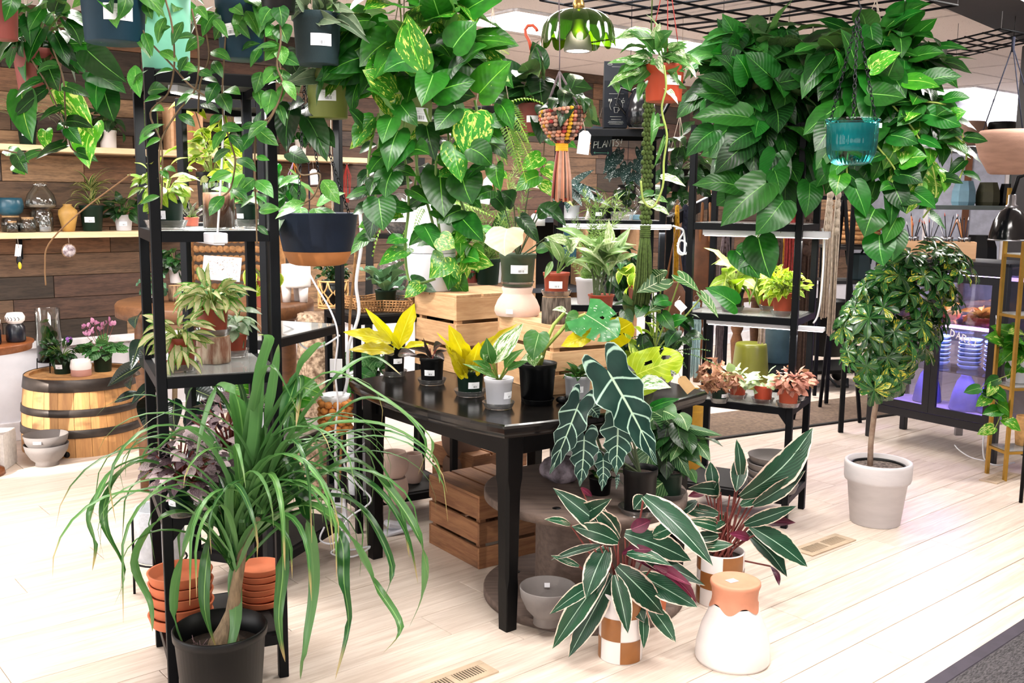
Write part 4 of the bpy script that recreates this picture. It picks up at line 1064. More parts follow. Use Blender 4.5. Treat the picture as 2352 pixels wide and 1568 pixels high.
# things on the crates
C1=TZ+.345;C2=TZ+.275
p=PZ(990,672,C1)+V((-.01,.12,0));s_=p.y/F
t=thing('planter','tall white two-part self-watering planter on the left wooden crate','planter',p);R1=56*s_;H1=215*s_
m=MB();m.lathe([(R1*.86,0),(R1*.93,.008),(R1*1.0,H1*.40)],36);m.build('base','white_plastic',t)
m=MB();m.lathe([(R1*1.0,H1*.405),(R1*1.02,H1*.42),(R1*1.0,H1*.985),(R1*.97,H1),(R1*.93,H1),(R1*.92,H1*.93)],36,cap0=False);m.build('upper_pot','white_plastic',t)
m=MB();m.lathe([(R1*.92,H1*.93),(.001,H1*.95)],24,cap0=False);m.build('soil','soil',t)
rosette(t,'fern',(0,0,H1*.93),16,.30,.11,(.2,1.2),.05,1.3)
def f_pothos(t,s,z,r):
 crown(t,'golden2',(10*s,0,z+85*s),(55*s,40*s,80*s),22,62*s,44*s,.6,.45,src=(0,0,z),mat='stem_pale');crown(t,'golden',(-30*s,-.02,z+20*s),(45*s,30*s,35*s),8,70*s,50*s)
potplant('potted_pothos','small red-brown pot of marbled pothos on the left crate beside the white planter',1044,668,C1,52,46,'red_brown_plastic',f_pothos,.8,'clear saucer under the red-brown pothos pot on the left crate',-.1)
def f_viol(t,s,z,r):
 m=MB();crown(t,'petal_violet',(0,0,z+24*s),(20*s,16*s,12*s),60,10*s,9*s,.8,-.2);crown(t,'dark',(0,0,z+6*s),(24*s,20*s,8*s),18,22*s,15*s)
potplant('potted_flower','little brown pot of purple flowers behind the pothos on the left crate',1083,650,C1,40,28,'red_brown_plastic',f_viol,.85)
def f_aloc(t,s,z,r):
 LP(t,'darkheart',(1122,580),(1125,515),t.location.y-.02,t.location.y,40,(-.3,-1,.1));LP(t,'darkheart',(1140,540),(1165,470),t.location.y,t.location.y+.05,36);stems(t,[[V((0,0,z)),V((0,0,z+40*s)),V((4*s,0,z+95*s))],[V((0,0,z)),V((-4*s,0,z+60*s))]],.006,'stem_pale')
potplant('potted_alocasia','white pot with one thick stem and dark heart leaves on the left crate',1129,650,C1,51,50,'white_plastic',f_aloc,.84,None,-.3)
pb=PZ(1188,728,C2);s_=pb.y/F;rb_=54*s_;hb_=66*s_;pb=pb+V((0,rb_*.8,0))
t=thing('bowl_planter','upturned taupe clay bowl with a price sticker on the right crate, green pot on top','planter',pb)
m=MB();m.lathe([(rb_*.92,0),(rb_*1.0,hb_*.14),(rb_*.98,hb_*.3),(rb_*.85,hb_*.55),(rb_*.66,hb_*.76),(rb_*.62,hb_*.8),(rb_*.70,hb_*.99),(rb_*.68,hb_)],40,cap0=False,cap1=True);m.build('bowl','pink_clay',t)
sticker(t,rb_*1.0,rb_*.98,hb_*.3,hb_*.2,.03,.018,-.35)
def f_white(t,s,z,r):
 Y=t.location.y
 LP(t,'ivory',(1165,525),(1160,588),Y-.1,Y-.16,92,(-.1,-1,.25));LP(t,'cream',(1215,430),(1318,475),Y-.06,Y-.18,52,(0,-.5,1))
 for a,b,w,k in(((1240,470),(1300,520),40,'dark'),((1160,480),(1110,430),42,'dark'),((1195,500),(1240,560),34,'darkheart'),((1230,575),(1285,560),30,'hoya'),((1215,590),(1210,620),26,'hoya'),((1180,470),(1150,440),50,'dark'),((1235,500),(1290,460),34,'dark'),((1255,545),(1270,600),26,'dark')):LP(t,k,a,b,Y,Y-.06,w)
 stems(t,[[V((0,0,z)),PY(x,y,Y)-t.location]for x,y in((1165,525),(1215,430),(1240,470),(1160,480),(1195,500),(1230,575),(1180,470),(1235,500),(1255,545))],.0035,'stem_dark')
zt=C2+hb_
pp=pb+V((0,0,hb_));s2=pp.y/F
saucer('clear saucer between the green pot and the upturned taupe bowl',pp+V((0,0,.001)),.072)
t=thing('potted_philodendron','dark green pot of green and ivory leaves standing on the upturned bowl','potted plant',pp+V((0,0,.005)))
z0=pot(t,43*s2,74*s2,'olive_green_pot' if 'olive_green_pot' in MATS else plain('olive_green_pot','#3a4a38',.5),.82);sticker(t,36*s2,42*s2,74*s2,40*s2,.075,.035,.1);f_white(t,s2,z0,43*s2)
def log(label,px,py,surf,wpx,hpx,mat,tpr=1.0):
 P=PZ(px,py,surf);s=P.y/F;r=wpx*s/2;P=P+V((P.x/P.y*r,r*.9,0));P.z=surf;h=hpx*s
 t=thing('log_riser',label,'log',P);ph=rnd(0,6)
 md=lambda a,q:1+.04*math.sin(3*a+ph)+.03*math.sin(7*a+2*ph)+.012*math.sin(17*a)
 m=MB();m.lathe([(r*tpr,0),(r,h*.3),(r,h*.7),(r*.97,h)],40,mod=md);m.build('bark',mat,t)
 m=MB();m.lathe([(r*.97,h),(r*.5,h+.0008),(.001,h+.001)],40,cap0=False,mod=lambda a,q:md(a,q)if q<.9 else 1);m.build('cut_end','log_end',t)
 return t,P,h
lt,lp,lh=log('grey-barked log riser on the right crate under a terracotta pot',1276,745,C2,68,62,'grey_bark')
def f_snk(t,s,z,r):
 for a,b,w in(((1290,600),(1258,540),28),((1308,580),(1336,545),34),((1285,590),(1245,555),26),((1312,560),(1250,545),30),((1268,600),(1250,640),16),((1300,610),(1325,590),20),((1310,575),(1300,545),22)):LP(t,'aglao',a,b,t.location.y,t.location.y-.05,w)
 stems(t,[[V((0,0,z)),PY(x,y,t.location.y)-t.location]for x,y in((1290,600),(1308,580),(1285,590),(1312,560),(1300,610),(1310,575))],.003,'stem_green')
t=thing('potted_plant','terracotta pot of slender striped leaves standing on the grey-barked log','potted plant',lp+V((0,0,lh+.005)))
s2=lp.y/F;z0=pot(t,31*s2,53*s2,'terracotta_plastic',.82);sticker(t,26*s2,30*s2,53*s2,26*s2,.055,.028,-.1);f_snk(t,s2,z0,31*s2)
saucer('clear saucer on the grey-barked log under the terracotta pot',lp+V((0,0,lh+.001)),36*s2)
def f_palmy(t,s,z,r):
 for i in range(26):
  a=rnd(-.9,.9);b=V((rnd(-30,30)*s,rnd(-.03,.03),z+rnd(40,110)*s));d=V((a,rnd(-.5,.3),.35)).normalized();leaf(t,'aglao',b,b+d*rnd(60,100)*s,V((0,-.6,1)),26*s)
 stems(t,[[V((rnd(-20,20)*s,0,z)),V((rnd(-30,30)*s,0,z+rnd(50,110)*s))]for _ in range(14)],.004,'stem_dark')
potplant('potted_palm','terracotta pot of tall striped aglaonema leaves right of the log',1380,712,('y',4.55),62,34,'terracotta_plastic',f_palmy,.82)
potplant('asparagus_fern','feathery pale green asparagus fern behind the terracotta pots of the crates',1350,700,('y',4.85),60,60,'white_plastic',lambda t,s,z,r:[leaf(t,'asp',V((0,0,z)),V((rnd(-75,75)*s,rnd(-.12,.1),z+rnd(40,210)*s)),unit(),rnd(.25,.4))for _ in range(16)],.8)
potplant('asparagus_fern','airy asparagus fern behind the white potted alocasia on the crates',1120,655,('y',4.9),60,60,'green_plastic',lambda t,s,z,r:[leaf(t,'asp',V((0,0,z)),V((rnd(-90,90)*s,rnd(-.12,.1),z+rnd(60,260)*s)),unit(),rnd(.25,.4))for _ in range(18)],.8)
t=potplant('potted_alocasia','velvety arrow-leaved alocasia with pale veins rising behind the lime monstera leaf',1500,868,('y',4.2),60,60,'black_plastic',None,.85)
Y=4.2
for a,b,w,n in(((1525,640),(1462,672),52,(0,-1,.4)),((1560,635),(1608,672),44,(.2,-.7,.7)),((1612,680),(1650,730),26,(.6,-1,.2)),((1520,690),(1490,715),40,(0,-1,.5)),((1500,640),(1530,625),40,(0,-1,.3))):LP(t,'frydek',a,b,Y,Y-.05,w,n)
for a,b in(((1535,690),(1500,700)),((1520,720),(1550,760)),((1480,700),(1460,730)),((1540,740),(1580,730)),((1555,760),(1530,800))):LP(t,'jade',a,b,Y,Y-.05,34)
stems(t,[[V((0,0,.1)),PY(x,y,Y)-t.location]for x,y in((1520,645),(1562,640),(1612,682),(1520,690),(1500,640))],.004,'stem_pale')
hangtag('small white diamond tag on a stem beside the velvety alocasia',(1553,692),(1572,712),4.1,18,'paper',cord=(1562,680))
m=MB();A=PY(1565,710,4.4);m.tube([A,A+V((-.005,0,-.06)),A+V((-.01,0,-.13))]+[A+V((.01-.02*math.cos(a),0,-.14-.02*math.sin(a)))for a in(0,.8,1.57,2.3,3.14)],.003,6);tag(m.build('wire_hook','white_plastic',None),'long white wire hook hanging before the post of the right rack','hook')
# on and around the spool
SPZ=.426
def f_polly(t,s,z,r):
 Y=3.42
 LL=[((1425,925),(1360,870),3.5,60,(.3,-1,.5)),((1395,850),(1510,1068),3.32,118,(.15,-1,.25)),((1420,965),(1415,1090),3.34,80,(-.1,-1,.2)),((1330,925),(1262,1090),3.34,70,(-.25,-1,.2)),((1342,1000),(1332,1118),3.36,70,(0,-1,.2)),((1385,1050),(1382,1128),3.40,40,(.1,-1,.2)),((1355,935),(1375,960),3.45,44,(.3,-1,.1)),((1418,1095),(1415,1125),3.36,10,(0,-1,.2))]
 for a,b,Y_,w,n in LL:LP(t,'polly',a,b,Y_,Y_-.03,w,n)
 P=lambda x,y,Y_=3.5:PY(x,y,Y_)-t.location
 stems(t,[[V((0,0,z)),P(1440,1000),P(1425,930)],[V((0,0,z)),P(1430,900),P(1420,870)],[V((0,0,z)),P(1425,1010),P(1420,965)],[V((0,0,z)),P(1380,1030),P(1345,930)],[V((0,0,z)),P(1400,1060),P(1345,1005)],[V((0,0,z)),P(1410,1080),P(1388,1055)]],.006,'stem_dark')
potplant('potted_alocasia','black pot of dark arrow-shaped alocasia leaves with bold white veins on the cable spool',1468,1188,SPZ,84,108,'black_plastic',f_polly,.86,'clear saucer under the white-veined alocasia on the cable spool',None)
def f_pray(t,s,z,r):
 Y=3.62
 for a,b,w in(((1515,945),(1555,960),60),((1540,975),(1480,935),54),((1530,1010),(1585,1098),46),((1590,1005),(1632,1060),40),((1560,980),(1660,1000),26),((1545,1030),(1625,1080),34),((1570,1000),(1540,1060),40),((1525,985),(1520,1060),54),((1500,960),(1470,990),48),((1560,950),(1580,990),46),((1585,1080),(1600,1110),24),((1500,1010),(1465,1140),60),((1545,1090),(1470,1150),62)):LP(t,'prayer',a,b,Y,Y-.1,w,(rnd(-.3,.5),-1,.5))
 crown(t,'darkheart',(0,0,z+90*s),(70*s,50*s,70*s),26,62*s,44*s,src=(0,0,z))
potplant('potted_plant','dark green pot of veined heart leaves at the right of the cable spool',1530,1150,SPZ,78,62,'green_plastic',f_pray,.84,'clear saucer under the veined heart plant on the spool',None)
potplant('potted_plant','small black pot half hidden behind the white-veined leaves on the spool',1378,1140,SPZ,56,42,'black_plastic',lambda t,s,z,r:rosette(t,'dark',(0,0,z),10,40*s,20*s),.85)
m=MB();m.ball((0,0,.05),(.09,.07,.055),seg=16,rings=10,f=lambda d:1+.12*noise.noise(d*3));tag(m.build('rock',plain('geode','#6a5d60',.7,0,.35,20,.6,60,var2='#a396a0'),None,PZ(1290,1105,SPZ)),'rough grey-purple rock on the cable spool behind the white-veined leaves','rock')
pb=PZ(1262,1455,0.04);s_=pb.y/F
t=thing('bowl_planter','wide grey footed clay bowl standing on the bottom disc of the cable spool','planter',PZ(1258,1438,.038)+V((0,.03,0)))
r_=72*s_;h_=96*s_
m=MB();m.lathe([(r_*.50,0),(r_*.48,h_*.2),(r_*.52,h_*.22),(r_*.75,h_*.42),(r_*.93,h_*.72),(r_*.99,h_*.98),(r_*.97,h_),(r_*.93,h_*.98),(r_*.86,h_*.7),(r_*.6,h_*.36),(.001,h_*.3)],40,mod=None);m.build('bowl','grey_clay',t)
m=MB();m.box((0,r_*.80,h_*.78),(.02,.002,.016),Matrix.Rotation(-.35,3,'X'));m.build('price_label','paper',t)
# stromanthe pots in front
def checker(t,rt,h,seg=48):
 m=MB();m.lathe([(rt*.985,0),(rt,.004),(rt,h-.003),(rt*.985,h),(rt*.94,h),(rt*.93,h*.86)],seg,cap0=True);m.build('pot','white_ceramic',t)
 for row in(0,1,2):
  for k in range(6):
   if(k+row)%2:continue
   a0=-PI/2-.12+k*PI/3;a1=a0+PI/3;z0=.003+row*(h-.006)/3*1.0;z1=z0+(h-.006)/3;vv=[];n=10;ff=[]
   for j,z in enumerate((z0,z1)):
    for i in range(n+1):a=a0+(a1-a0)*i/n;vv.append(((rt+.0015)*math.cos(a),(rt+.0015)*math.sin(a),z))
   for i in range(n):ff.append((i,i+1,n+2+i,n+1+i))
   m=MB();m.add(vv,ff);m.build('glazed_square','tan_ceramic',t)
 m=MB();m.lathe([(rt*.93,h*.86),(.001,h*.88)],20,cap0=False);m.build('soil','soil',t)
P=PZ(1424,1528);s_=P.y/F;rt1=54.5*s_;P=P+V((P.x/P.y*rt1,rt1,0));hh1=172*s_
t=thing('potted_stromanthe','tan and white checkered pot of long cream-edged and maroon leaves before the spool','potted plant',P);checker(t,rt1,hh1)
Y=P.y;ST=[((1395,1310),(1268,1490),56,0),((1408,1320),(1305,1510),58,0),((1412,1320),(1442,1455),46,0),((1418,1300),(1525,1412),70,0),((1470,1320),(1602,1395),62,0),((1435,1225),(1588,1288),66,0),((1465,1270),(1620,1345),44,0),
((1395,1255),(1345,1375),62,0),((1378,1252),(1266,1286),22,0),((1400,1200),(1330,1160),40,0),((1420,1245),(1312,1208),46,0),((1418,1235),(1358,1165),54,0),((1420,1240),(1270,1120),56,0),((1328,1190),(1405,1145),46,0),((1478,1140),(1638,1300),62,0),((1490,1390),(1552,1475),46,0),((1450,1365),(1480,1430),44,0),
((1475,1395),(1478,1490),30,0),((1370,1340),(1262,1410),34,0),((1310,1205),(1250,1192),22,0),((1480,1140),(1455,1170),40,0),((1440,1270),(1545,1300),40,0),((1500,1230),(1560,1205),40,0),((1330,1300),(1265,1275),18,0),
((1460,1285),(1590,1345),30,1),((1430,1270),(1500,1262),26,1),((1450,1215),(1495,1195),36,1),((1500,1300),(1600,1385),26,1),((1335,1120),(1360,1140),14,1)]
for a,b,w,k in ST:
 dx=(b[0]-1424)/160;dd_=rnd(-.16,.02);LP(t,'strom_red' if k else 'strom',a,b,Y-.02+rnd(-.05,.05),Y+dd_-(0 if b[1]<1300 else .06),w,(dx*.35+rnd(-.2,.2),-1,.55+rnd(-.2,.3)))
P_=lambda x,y:PY(x,y,Y)-t.location
stems(t,[[V((rnd(-.02,.02),rnd(-.02,.02),hh1*.86)),P_(a[0],a[1])]for a,b,w,k in ST],.0035,'stem_red')
P=PZ(1660,1400);s_=P.y/F;rt2=57*s_;P=P+V((0.005,rt2,0));hh2=130*s_
t=thing('potted_stromanthe','second checkered pot of striped leaves with maroon stalks, behind the white and terracotta planter','potted plant',P);checker(t,rt2,hh2)
Y=P.y;ST2=[((1700,1140),(1868,982),66,0),((1700,1050),(1690,1130),42,0),((1700,1100),(1692,1008),26,0),((1640,1120),(1632,1060),34,0),((1710,1205),(1830,1162),36,0),((1722,1208),(1855,1302),62,0),((1715,1222),(1808,1325),54,0),((1650,1180),(1560,1165),36,0),((1660,1215),(1575,1195),36,0),((1650,1230),(1580,1240),30,0),((1655,1130),(1580,1120),34,0),((1700,1160),(1755,1130),30,0),((1740,1120),(1712,1150),34,0),((1730,1160),(1850,1080),40,0),((1610,1255),(1685,1250),30,0),((1630,1140),(1650,1105),40,0),((1720,1120),(1840,1030),44,0),((1600,1150),(1545,1190),30,0),((1670,1190),(1610,1215),36,0),
((1730,1195),(1828,1200),28,1),((1770,1300),(1790,1345),16,1),((1620,1130),(1580,1140),20,1),((1720,1235),(1675,1225),24,1)]
for a,b,w,k in ST2:LP(t,'strom_red' if k else 'strom',a,b,Y+rnd(-.05,.05),Y+rnd(-.12,.05),w,((b[0]-1680)/250+rnd(-.2,.2),-1,.5))
stems(t,[[V((rnd(-.03,.03),rnd(-.03,.03),hh2*.86)),PY(a[0],a[1],Y)-t.location]for a,b,w,k in ST2]+[[V((rnd(-.04,.04),rnd(-.03,.03),hh2*.86)),PY(rnd(1640,1740),rnd(1120,1240),Y)-t.location]for _ in range(14)],.0038,'stem_red')
P=PZ(1680,1552);s_=P.y/F;r_=94*s_;P=P+V((P.x/P.y*r_,r_,0));h_=.278
t=thing('vase_planter','upturned white hourglass planter with a dipped terracotta base on the floor in front','planter',P)
prof=[(r_*.96,0),(r_,.012),(r_*.97,h_*.22),(r_*.86,h_*.42),(r_*.71,h_*.58),(r_*.61,h_*.72)]
m=MB();m.lathe(prof,48);m.build('body','white_ceramic',t)
m=MB();seg=72;vv=[];ff=[];zz=[(.60,h_*.735),(.585,h_*.80),(.62,h_*.90),(.665,h_*.955),(.66,h_*.99),(.62,h_*1.0),(.52,h_*.995),(.48,h_*.985),(.001,h_*.985)]
zz=[(.62,h_*.70)]+zz
for i,(q,z)in enumerate(zz):
 for k in range(seg):
  a=2*PI*k/seg;dz=.012*math.sin(5*a+2.2)if i==0 else 0;rr=q*r_+(.0015 if i<3 else 0);rr=interp([(z_,r__)for r__,z_ in prof],z+dz)+.002 if i==0 else rr
  vv.append((rr*math.cos(a),rr*math.sin(a),z+dz))
for i in range(len(zz)-1):
 for k in range(seg):ff.append((i*seg+k,i*seg+(k+1)%seg,(i+1)*seg+(k+1)%seg,(i+1)*seg+k))
m.add(vv,ff);m.build('terracotta_foot','dip_clay' if 'dip_clay' in MATS else plain('dip_clay','#c78568',.65,0,.08),t)
m=MB();m.box((0,0,0),(.035,.028,.0008),Matrix.Rotation(.5,3,'Z'));m.build('price_label','paper',t,(-.012,.0,h_*.986+.001))
potplant('empty_pot','orange terracotta pot on the spool base behind the striped leaves',1500,1420,.038,70,90,'orange_clay',None,.8,cat='pot',style='plain')
# nearest rack (A)
ZA={0:1.888,1:1.433,2:1.003,3:.583,4:.158}
potplant('planter','tall mint green planter standing on top of the nearest rack',382,148,('yz',2.95,1.89),116,190,'mint',lambda t,s,z,r:crown(t,'hoya',(0,0,z),(.08,.08,.05),20,.09,.04),.86,cat='planter',style='plain')
def f_hoya1(t,s,z,r):
 crown(t,'hoyalime',(0,0,z+40*s),(52*s,45*s,40*s),34,46*s,22*s,.7,.35,src=(0,0,z),mat='stem_pale');crown(t,'cream',(10*s,-.02,z+60*s),(50*s,40*s,40*s),22,40*s,22*s,.7,.3)
potplant('potted_hoya','dark green pot of yellow-green hoya on the upper shelf of the nearest rack',382,513,('yz',2.93,1.433),82,62,'green_plastic',f_hoya1,.84,'clear saucer under the yellow-green hoya on the upper shelf',-.15)
P=PY(492,512,2.98);P.z=1.434;s_=P.y/F;P.y+=.05
t=thing('wood_vase','clear glass cylinder holding a brown wood block on the upper shelf of the rack','vase',P)
m=MB();r_=36*s_;h_=104*s_;m.lathe([(r_,0),(r_,h_)],28,cap0=True);m.build('glass','glass',t)
m=MB();m.lathe([(r_*.95,.003),(r_*.95,h_*.78),(.001,h_*.79)],28,mod=lambda a,q:1+.02*math.sin(9*a)if q<.7 else 1);m.build('wood',plain('vase_wood','#96623f',.6,0,.3,9,.2,30,stretch=(8,8,1),var2='#5c3520'),t)
potplant('potted_hoya','small green pot with a few broad green leaves right of the wood-filled glass cylinder',566,505,('yz',3.15,1.433),48,50,'green_plastic',lambda t,s,z,r:crown(t,'hoya',(0,0,z+30*s),(36*s,26*s,40*s),16,56*s,26*s,.6,.3,src=(0,0,z)),.84,'clear saucer under the small green pot beside the wood-filled cylinder',-.5)
potplant('potted_plant','tiny red pot of dark bristly leaves behind the hoya on the upper shelf',440,503,('yz',3.22,1.433),34,20,'terracotta_plastic',lambda t,s,z,r:rosette(t,'darkred',(0,0,z),18,34*s,8*s,(.3,1.4),.3,.2,.002),.85)
def f_stripe(t,s,z,r):
 crown(t,'stripe',(0,0,z+32*s),(58*s,48*s,28*s),62,58*s,17*s,1.0,.35,src=(0,0,z),mat='stem_pale',up=.8)
lt,lp,lh=log('pale birch-barked log riser on the middle shelf of the nearest rack',494,836,1.003,76,62,'birch')
s2=lp.y/F
saucer('clear saucer on the birch log under the cream-striped hoya',lp+V((0,0,lh+.001)),42*s2)
t=thing('potted_hoya','terracotta pot of cream-striped hoya standing on the birch log','potted plant',lp+V((0,0,lh+.005)));z0=pot(t,37*s2,68*s2,'terracotta_plastic',.78);f_stripe(t,s2,z0,37*s2)
potplant('potted_hoya','terracotta pot of cream-striped hoya hanging over its rim at the left of the middle shelf',414,855,1.003,80,76,'terracotta_plastic',lambda t,s,z,r:(crown(t,'stripe',(0,0,z+20*s),(50*s,45*s,30*s),48,56*s,17*s,1.0,.5,src=(0,0,z),mat='stem_pale'),crown(t,'stripe',(12*s,-r,z-20*s),(26*s,.02,30*s),9,62*s,16*s,.4,1.2)),.76,'clear saucer under the left striped hoya on the middle shelf',-.9)
potplant('potted_hoya','terracotta pot half hidden behind the striped hoya on the log',540,760,('yz',3.24,1.003),56,52,'terracotta_plastic',lambda t,s,z,r:crown(t,'silver',(0,0,z+30*s),(44*s,35*s,30*s),24,46*s,26*s,src=(0,0,z)),.78,'clear saucer under the half hidden terracotta pot')
def f_polka(t,s,z,r):
 crown(t,'polka',(20*s,0,z+60*s),(95*s,70*s,75*s),150,34*s,22*s,.8,.3,src=(0,0,z),mat='stem_red',up=.9)
potplant('potted_polka_dot_plant','green pot of pink-speckled polka dot leaves on the low shelf of the nearest rack',418,1190,.583,66,74,'green_plastic',f_polka,.80,'clear saucer under the pink-speckled plant',-.6)
potplant('potted_polka_dot_plant','second pot of pale pink-speckled leaves behind the first on the low shelf',532,1150,('yz',3.2,.583),62,70,'white_plastic',lambda t,s,z,r:crown(t,'polka',(-6*s,0,z+80*s),(80*s,60*s,85*s),110,34*s,22*s,.8,.3,src=(0,0,z),mat='stem_red',up=.9),.80)
def saucers(name,label,group,px,py,surf,wpx,n,mat,hh=.030,first='topmost',cat='saucer'):
 P=PZ(px,py,surf);s=P.y/F;r=wpx*s/2;P=P+V((P.x/P.y*r,r,0));P.z=surf
 m=MB();m.lathe([(r*.87,0),(r*.895,.002),(r*.985,hh*.92),(r,hh),(r*.96,hh+.001),(r*.92,hh),(r*.84,.006),(.001,.006)],36);me=m.mesh('saucer',mat)
 for k in range(n):
  o=link(name,me,None,P+V((rnd(-.003,.003),rnd(-.003,.003),.001+k*hh*1.02)));o.rotation_euler=(0,0,k)
  o['category']=cat;o['label']=label%('topmost' if k==n-1 else 'lowest' if k==0 else('second','third','fourth','fifth','sixth')[n-2-k]+' from the top');o['group']=group
saucers('terracotta_saucer','terracotta saucer behind the palm, %s in the left stack','terracotta saucers, left stack',420,1458,.158,158,5,'orange_clay',.034)
saucers('terracotta_saucer','terracotta saucer by the rack post, %s in the right stack','terracotta saucers, right stack',600,1405,.158,110,6,'orange_clay',.022)
t=thing('planter_on_stand','pale speckled concrete planter in a black wire stand left of the nearest rack','planter',PZ(362,1372)+V((0,.05,0)));s_=3.65/F;r_=57*s_
m=MB();m.lathe([(r_*.97,.145),(r_,.15),(r_,.345),(r_*.98,.348),(r_*.9,.345),(r_*.9,.17),(.001,.17)],36);m.build('planter','concrete',t)
for k in range(3):
 a=PI+.15+k*2*PI/3;m=MB();m.tube([((r_+.008)*math.cos(a),(r_+.008)*math.sin(a),.30),((r_+.012)*math.cos(a),(r_+.012)*math.sin(a),0)],.005,6);m.build('leg','black_metal',t)
m=MB();m.tube([((r_+.006)*math.cos(a),(r_+.006)*math.sin(a),.14)for a in[k*PI/12 for k in range(25)]],.004,5);m.build('ring','black_metal',t)
# rack B
def f_bright(t,s,z,r):
 crown(t,'yel',(0,0,z+55*s),(66*s,50*s,60*s),46,44*s,24*s,.7,.3,src=(0,0,z),mat='stem_pale');crown(t,'cream',(5*s,-.02,z+45*s),(60*s,46*s,45*s),30,38*s,22*s,.7,.3)
 vine(t,'yel',loc(t,PY(500,395,3.8),PY(560,415,3.8),PY(625,415,3.8)),5,28*s,16*s);vine(t,'yel',loc(t,PY(470,330,3.9),PY(450,260,3.9),PY(430,225,3.9)),5,44*s,20*s)
potplant('potted_pothos','black pot of glowing lime-yellow foliage under the strip light behind the nearest rack',492,512,('yz',3.85,1.433),74,110,'black_plastic',f_bright,.86)
potplant('potted_pothos','white pot of green heart leaves on the upper shelf right of the nearest rack post',655,500,('yz',3.95,1.433),50,44,'white_plastic',lambda t,s,z,r:crown(t,'jade',(0,0,z+45*s),(40*s,35*s,50*s),20,44*s,32*s,src=(0,0,z)),.84)
lt,lp,lh=log('orange-brown split log behind the nearest rack post, under a terracotta pot',612,765,('x')if 0 else 1.003,46,58,'vase_wood')
s2=lp.y/F;t=thing('potted_plant','terracotta pot of lime leaves on the orange-brown split log','potted plant',lp+V((0,0,lh+.002)));z0=pot(t,24*s2,62*s2,'terracotta_plastic',.8);crown(t,'yel',(0,0,z0+30*s2),(32*s2,26*s2,40*s2),16,44*s2,26*s2,src=(0,0,z0),mat='stem_pale')
potplant('potted_cyclamen','pot of dark green heart-shaped leaves behind the striped hoya, in front of the flower print',490,745,('yz',4.0,1.003),60,55,'green_plastic',lambda t,s,z,r:crown(t,'cyc',(0,0,z+40*s),(62*s,40*s,24*s),26,38*s,38*s,.6,.2,src=(0,0,z),up=.9),.84)
potplant('potted_pothos','white pot of bright green broad leaves low behind the ponytail palm',622,935,('yz',3.85,.583),72,62,'white_plastic',lambda t,s,z,r:crown(t,'golden2',(6*s,0,z+50*s),(60*s,50*s,42*s),22,66*s,50*s,.6,.4,src=(0,0,z)),.84)
P=PY(770,945,4.0);P.z=.583
t=thing('woven_basket','orange-brown chunky woven basket with a white liner on a glass shelf behind the palm','basket',P);m=MB();rr,hh=.055,.13
for k in range(5):
 for i in range(10):
  a=2*PI*(i+.5*(k%2))/10;m.ball((rr*math.cos(a),rr*math.sin(a),.014+k*.025),(.02,.02,.015),seg=6,rings=4)
m.build('weave',plain('orange_straw','#b97534',.8,0,.25,40,.3,90),t,stuff=True)
m=MB();m.lathe([(rr*.9,.005),(rr*.95,hh),(rr*1.08,hh+.02),(rr*.85,hh)],20,mod=lambda a,q:1+.08*math.sin(7*a));m.build('liner','paper',t)
m=MB();m.box((.0,0,0),(.05,.003,.075),bev=.001);tag(m.build('price_card','paper',None,PY(772,845,3.95)),'white card standing above the orange woven basket','card')
# low shelf C and around
P=PZ(885,705,1.003);P=V((-.62,4.70,1.003))
t=thing('wicker_tray','star-shaped brown wicker tray on the dark top of the low shelf','tray',P,.5);m=MB();pts=[]
for k in range(10):
 a=k*PI/5;r=.20 if k%2==0 else .115;pts.append((r*math.cos(a),r*math.sin(a)))
m.prism([(x*.97,y*.97)for x,y in pts],0,.006);m.build('base','rope_jute',t);m=MB()
for k in range(10):
 a,b=V((*pts[k],0)),V((*pts[(k+1)%10],0));n=9
 for i in range(n):
  q=a.lerp(b,i/n);m.tube([q,q+V((q.x*.12,q.y*.12,.055))],.0035,5)
 for z in(.008,.02,.032,.044,.056):m.tube([a*(1+z*2)+V((0,0,z)),b*(1+z*2)+V((0,0,z))],.004,5)
m.build('wall_weave','rope_jute',t,stuff=True)
def f_stag(t,s,z,r):rosette(t,'staghorn',(0,0,z),11,74*s,40*s,(.45,1.35),.05,.3)
potplant('potted_staghorn_fern','dark green pot of upright wavy blue-green leaves in the wicker tray',886,692,('yz',4.68,1.011),51,42,'green_plastic',f_stag,.84)
m=MB();m.ball((0,0,.035),(.10,.06,.045),seg=14,rings=8,f=lambda d:1+.2*noise.noise(d*4));tag(m.build('plastic_bag','clear_plastic',None,V((-.55,4.86,1.003))),'crumpled clear plastic bag behind the wicker tray','bag')
def bubble(label,px,py,surf,wpx,hpx,mat,n=1,Y=None,soil=None):
 P=PZ(px,py,surf)if Y is None else PY(px,py,Y);P.z=surf;s=P.y/F;r=wpx*s/2;h=hpx*s;P=P+V((P.x/P.y*r*.7,r*.7,0))
 t=thing('round_planter',label,'planter',P,0,'bulbous clay planters under the table')
 m=MB();m.lathe([(r*.62,0),(r*.7,.004),(r*.93,h*.25),(r,h*.52),(r*.95,h*.78),(r*.83,h*.97),(r*.80,h),(r*.76,h*.97),(r*.86,h*.7),(r*.88,h*.4),(r*.6,.02),(.001,.02)],36);m.build('pot',mat,t)
 return P,h
P,h=bubble('pinkish bulbous clay planter on the bottom board of the low shelf, under another',905,1160,.158,70,62,'pink_clay')
t=thing('round_planter','pinkish bulbous clay planter stacked on another on the bottom board of the low shelf','planter',P+V((0,0,h+.002)),0,'bulbous clay planters under the table');r=35*P.y/F
m=MB();m.lathe([(r*.62,0),(r*.7,.004),(r*.93,h*.25),(r,h*.52),(r*.95,h*.78),(r*.83,h*.97),(r*.80,h),(r*.76,h*.97),(r*.86,h*.7),(r*.6,.02),(.001,.02)],36);m.build('pot','pink_clay',t)
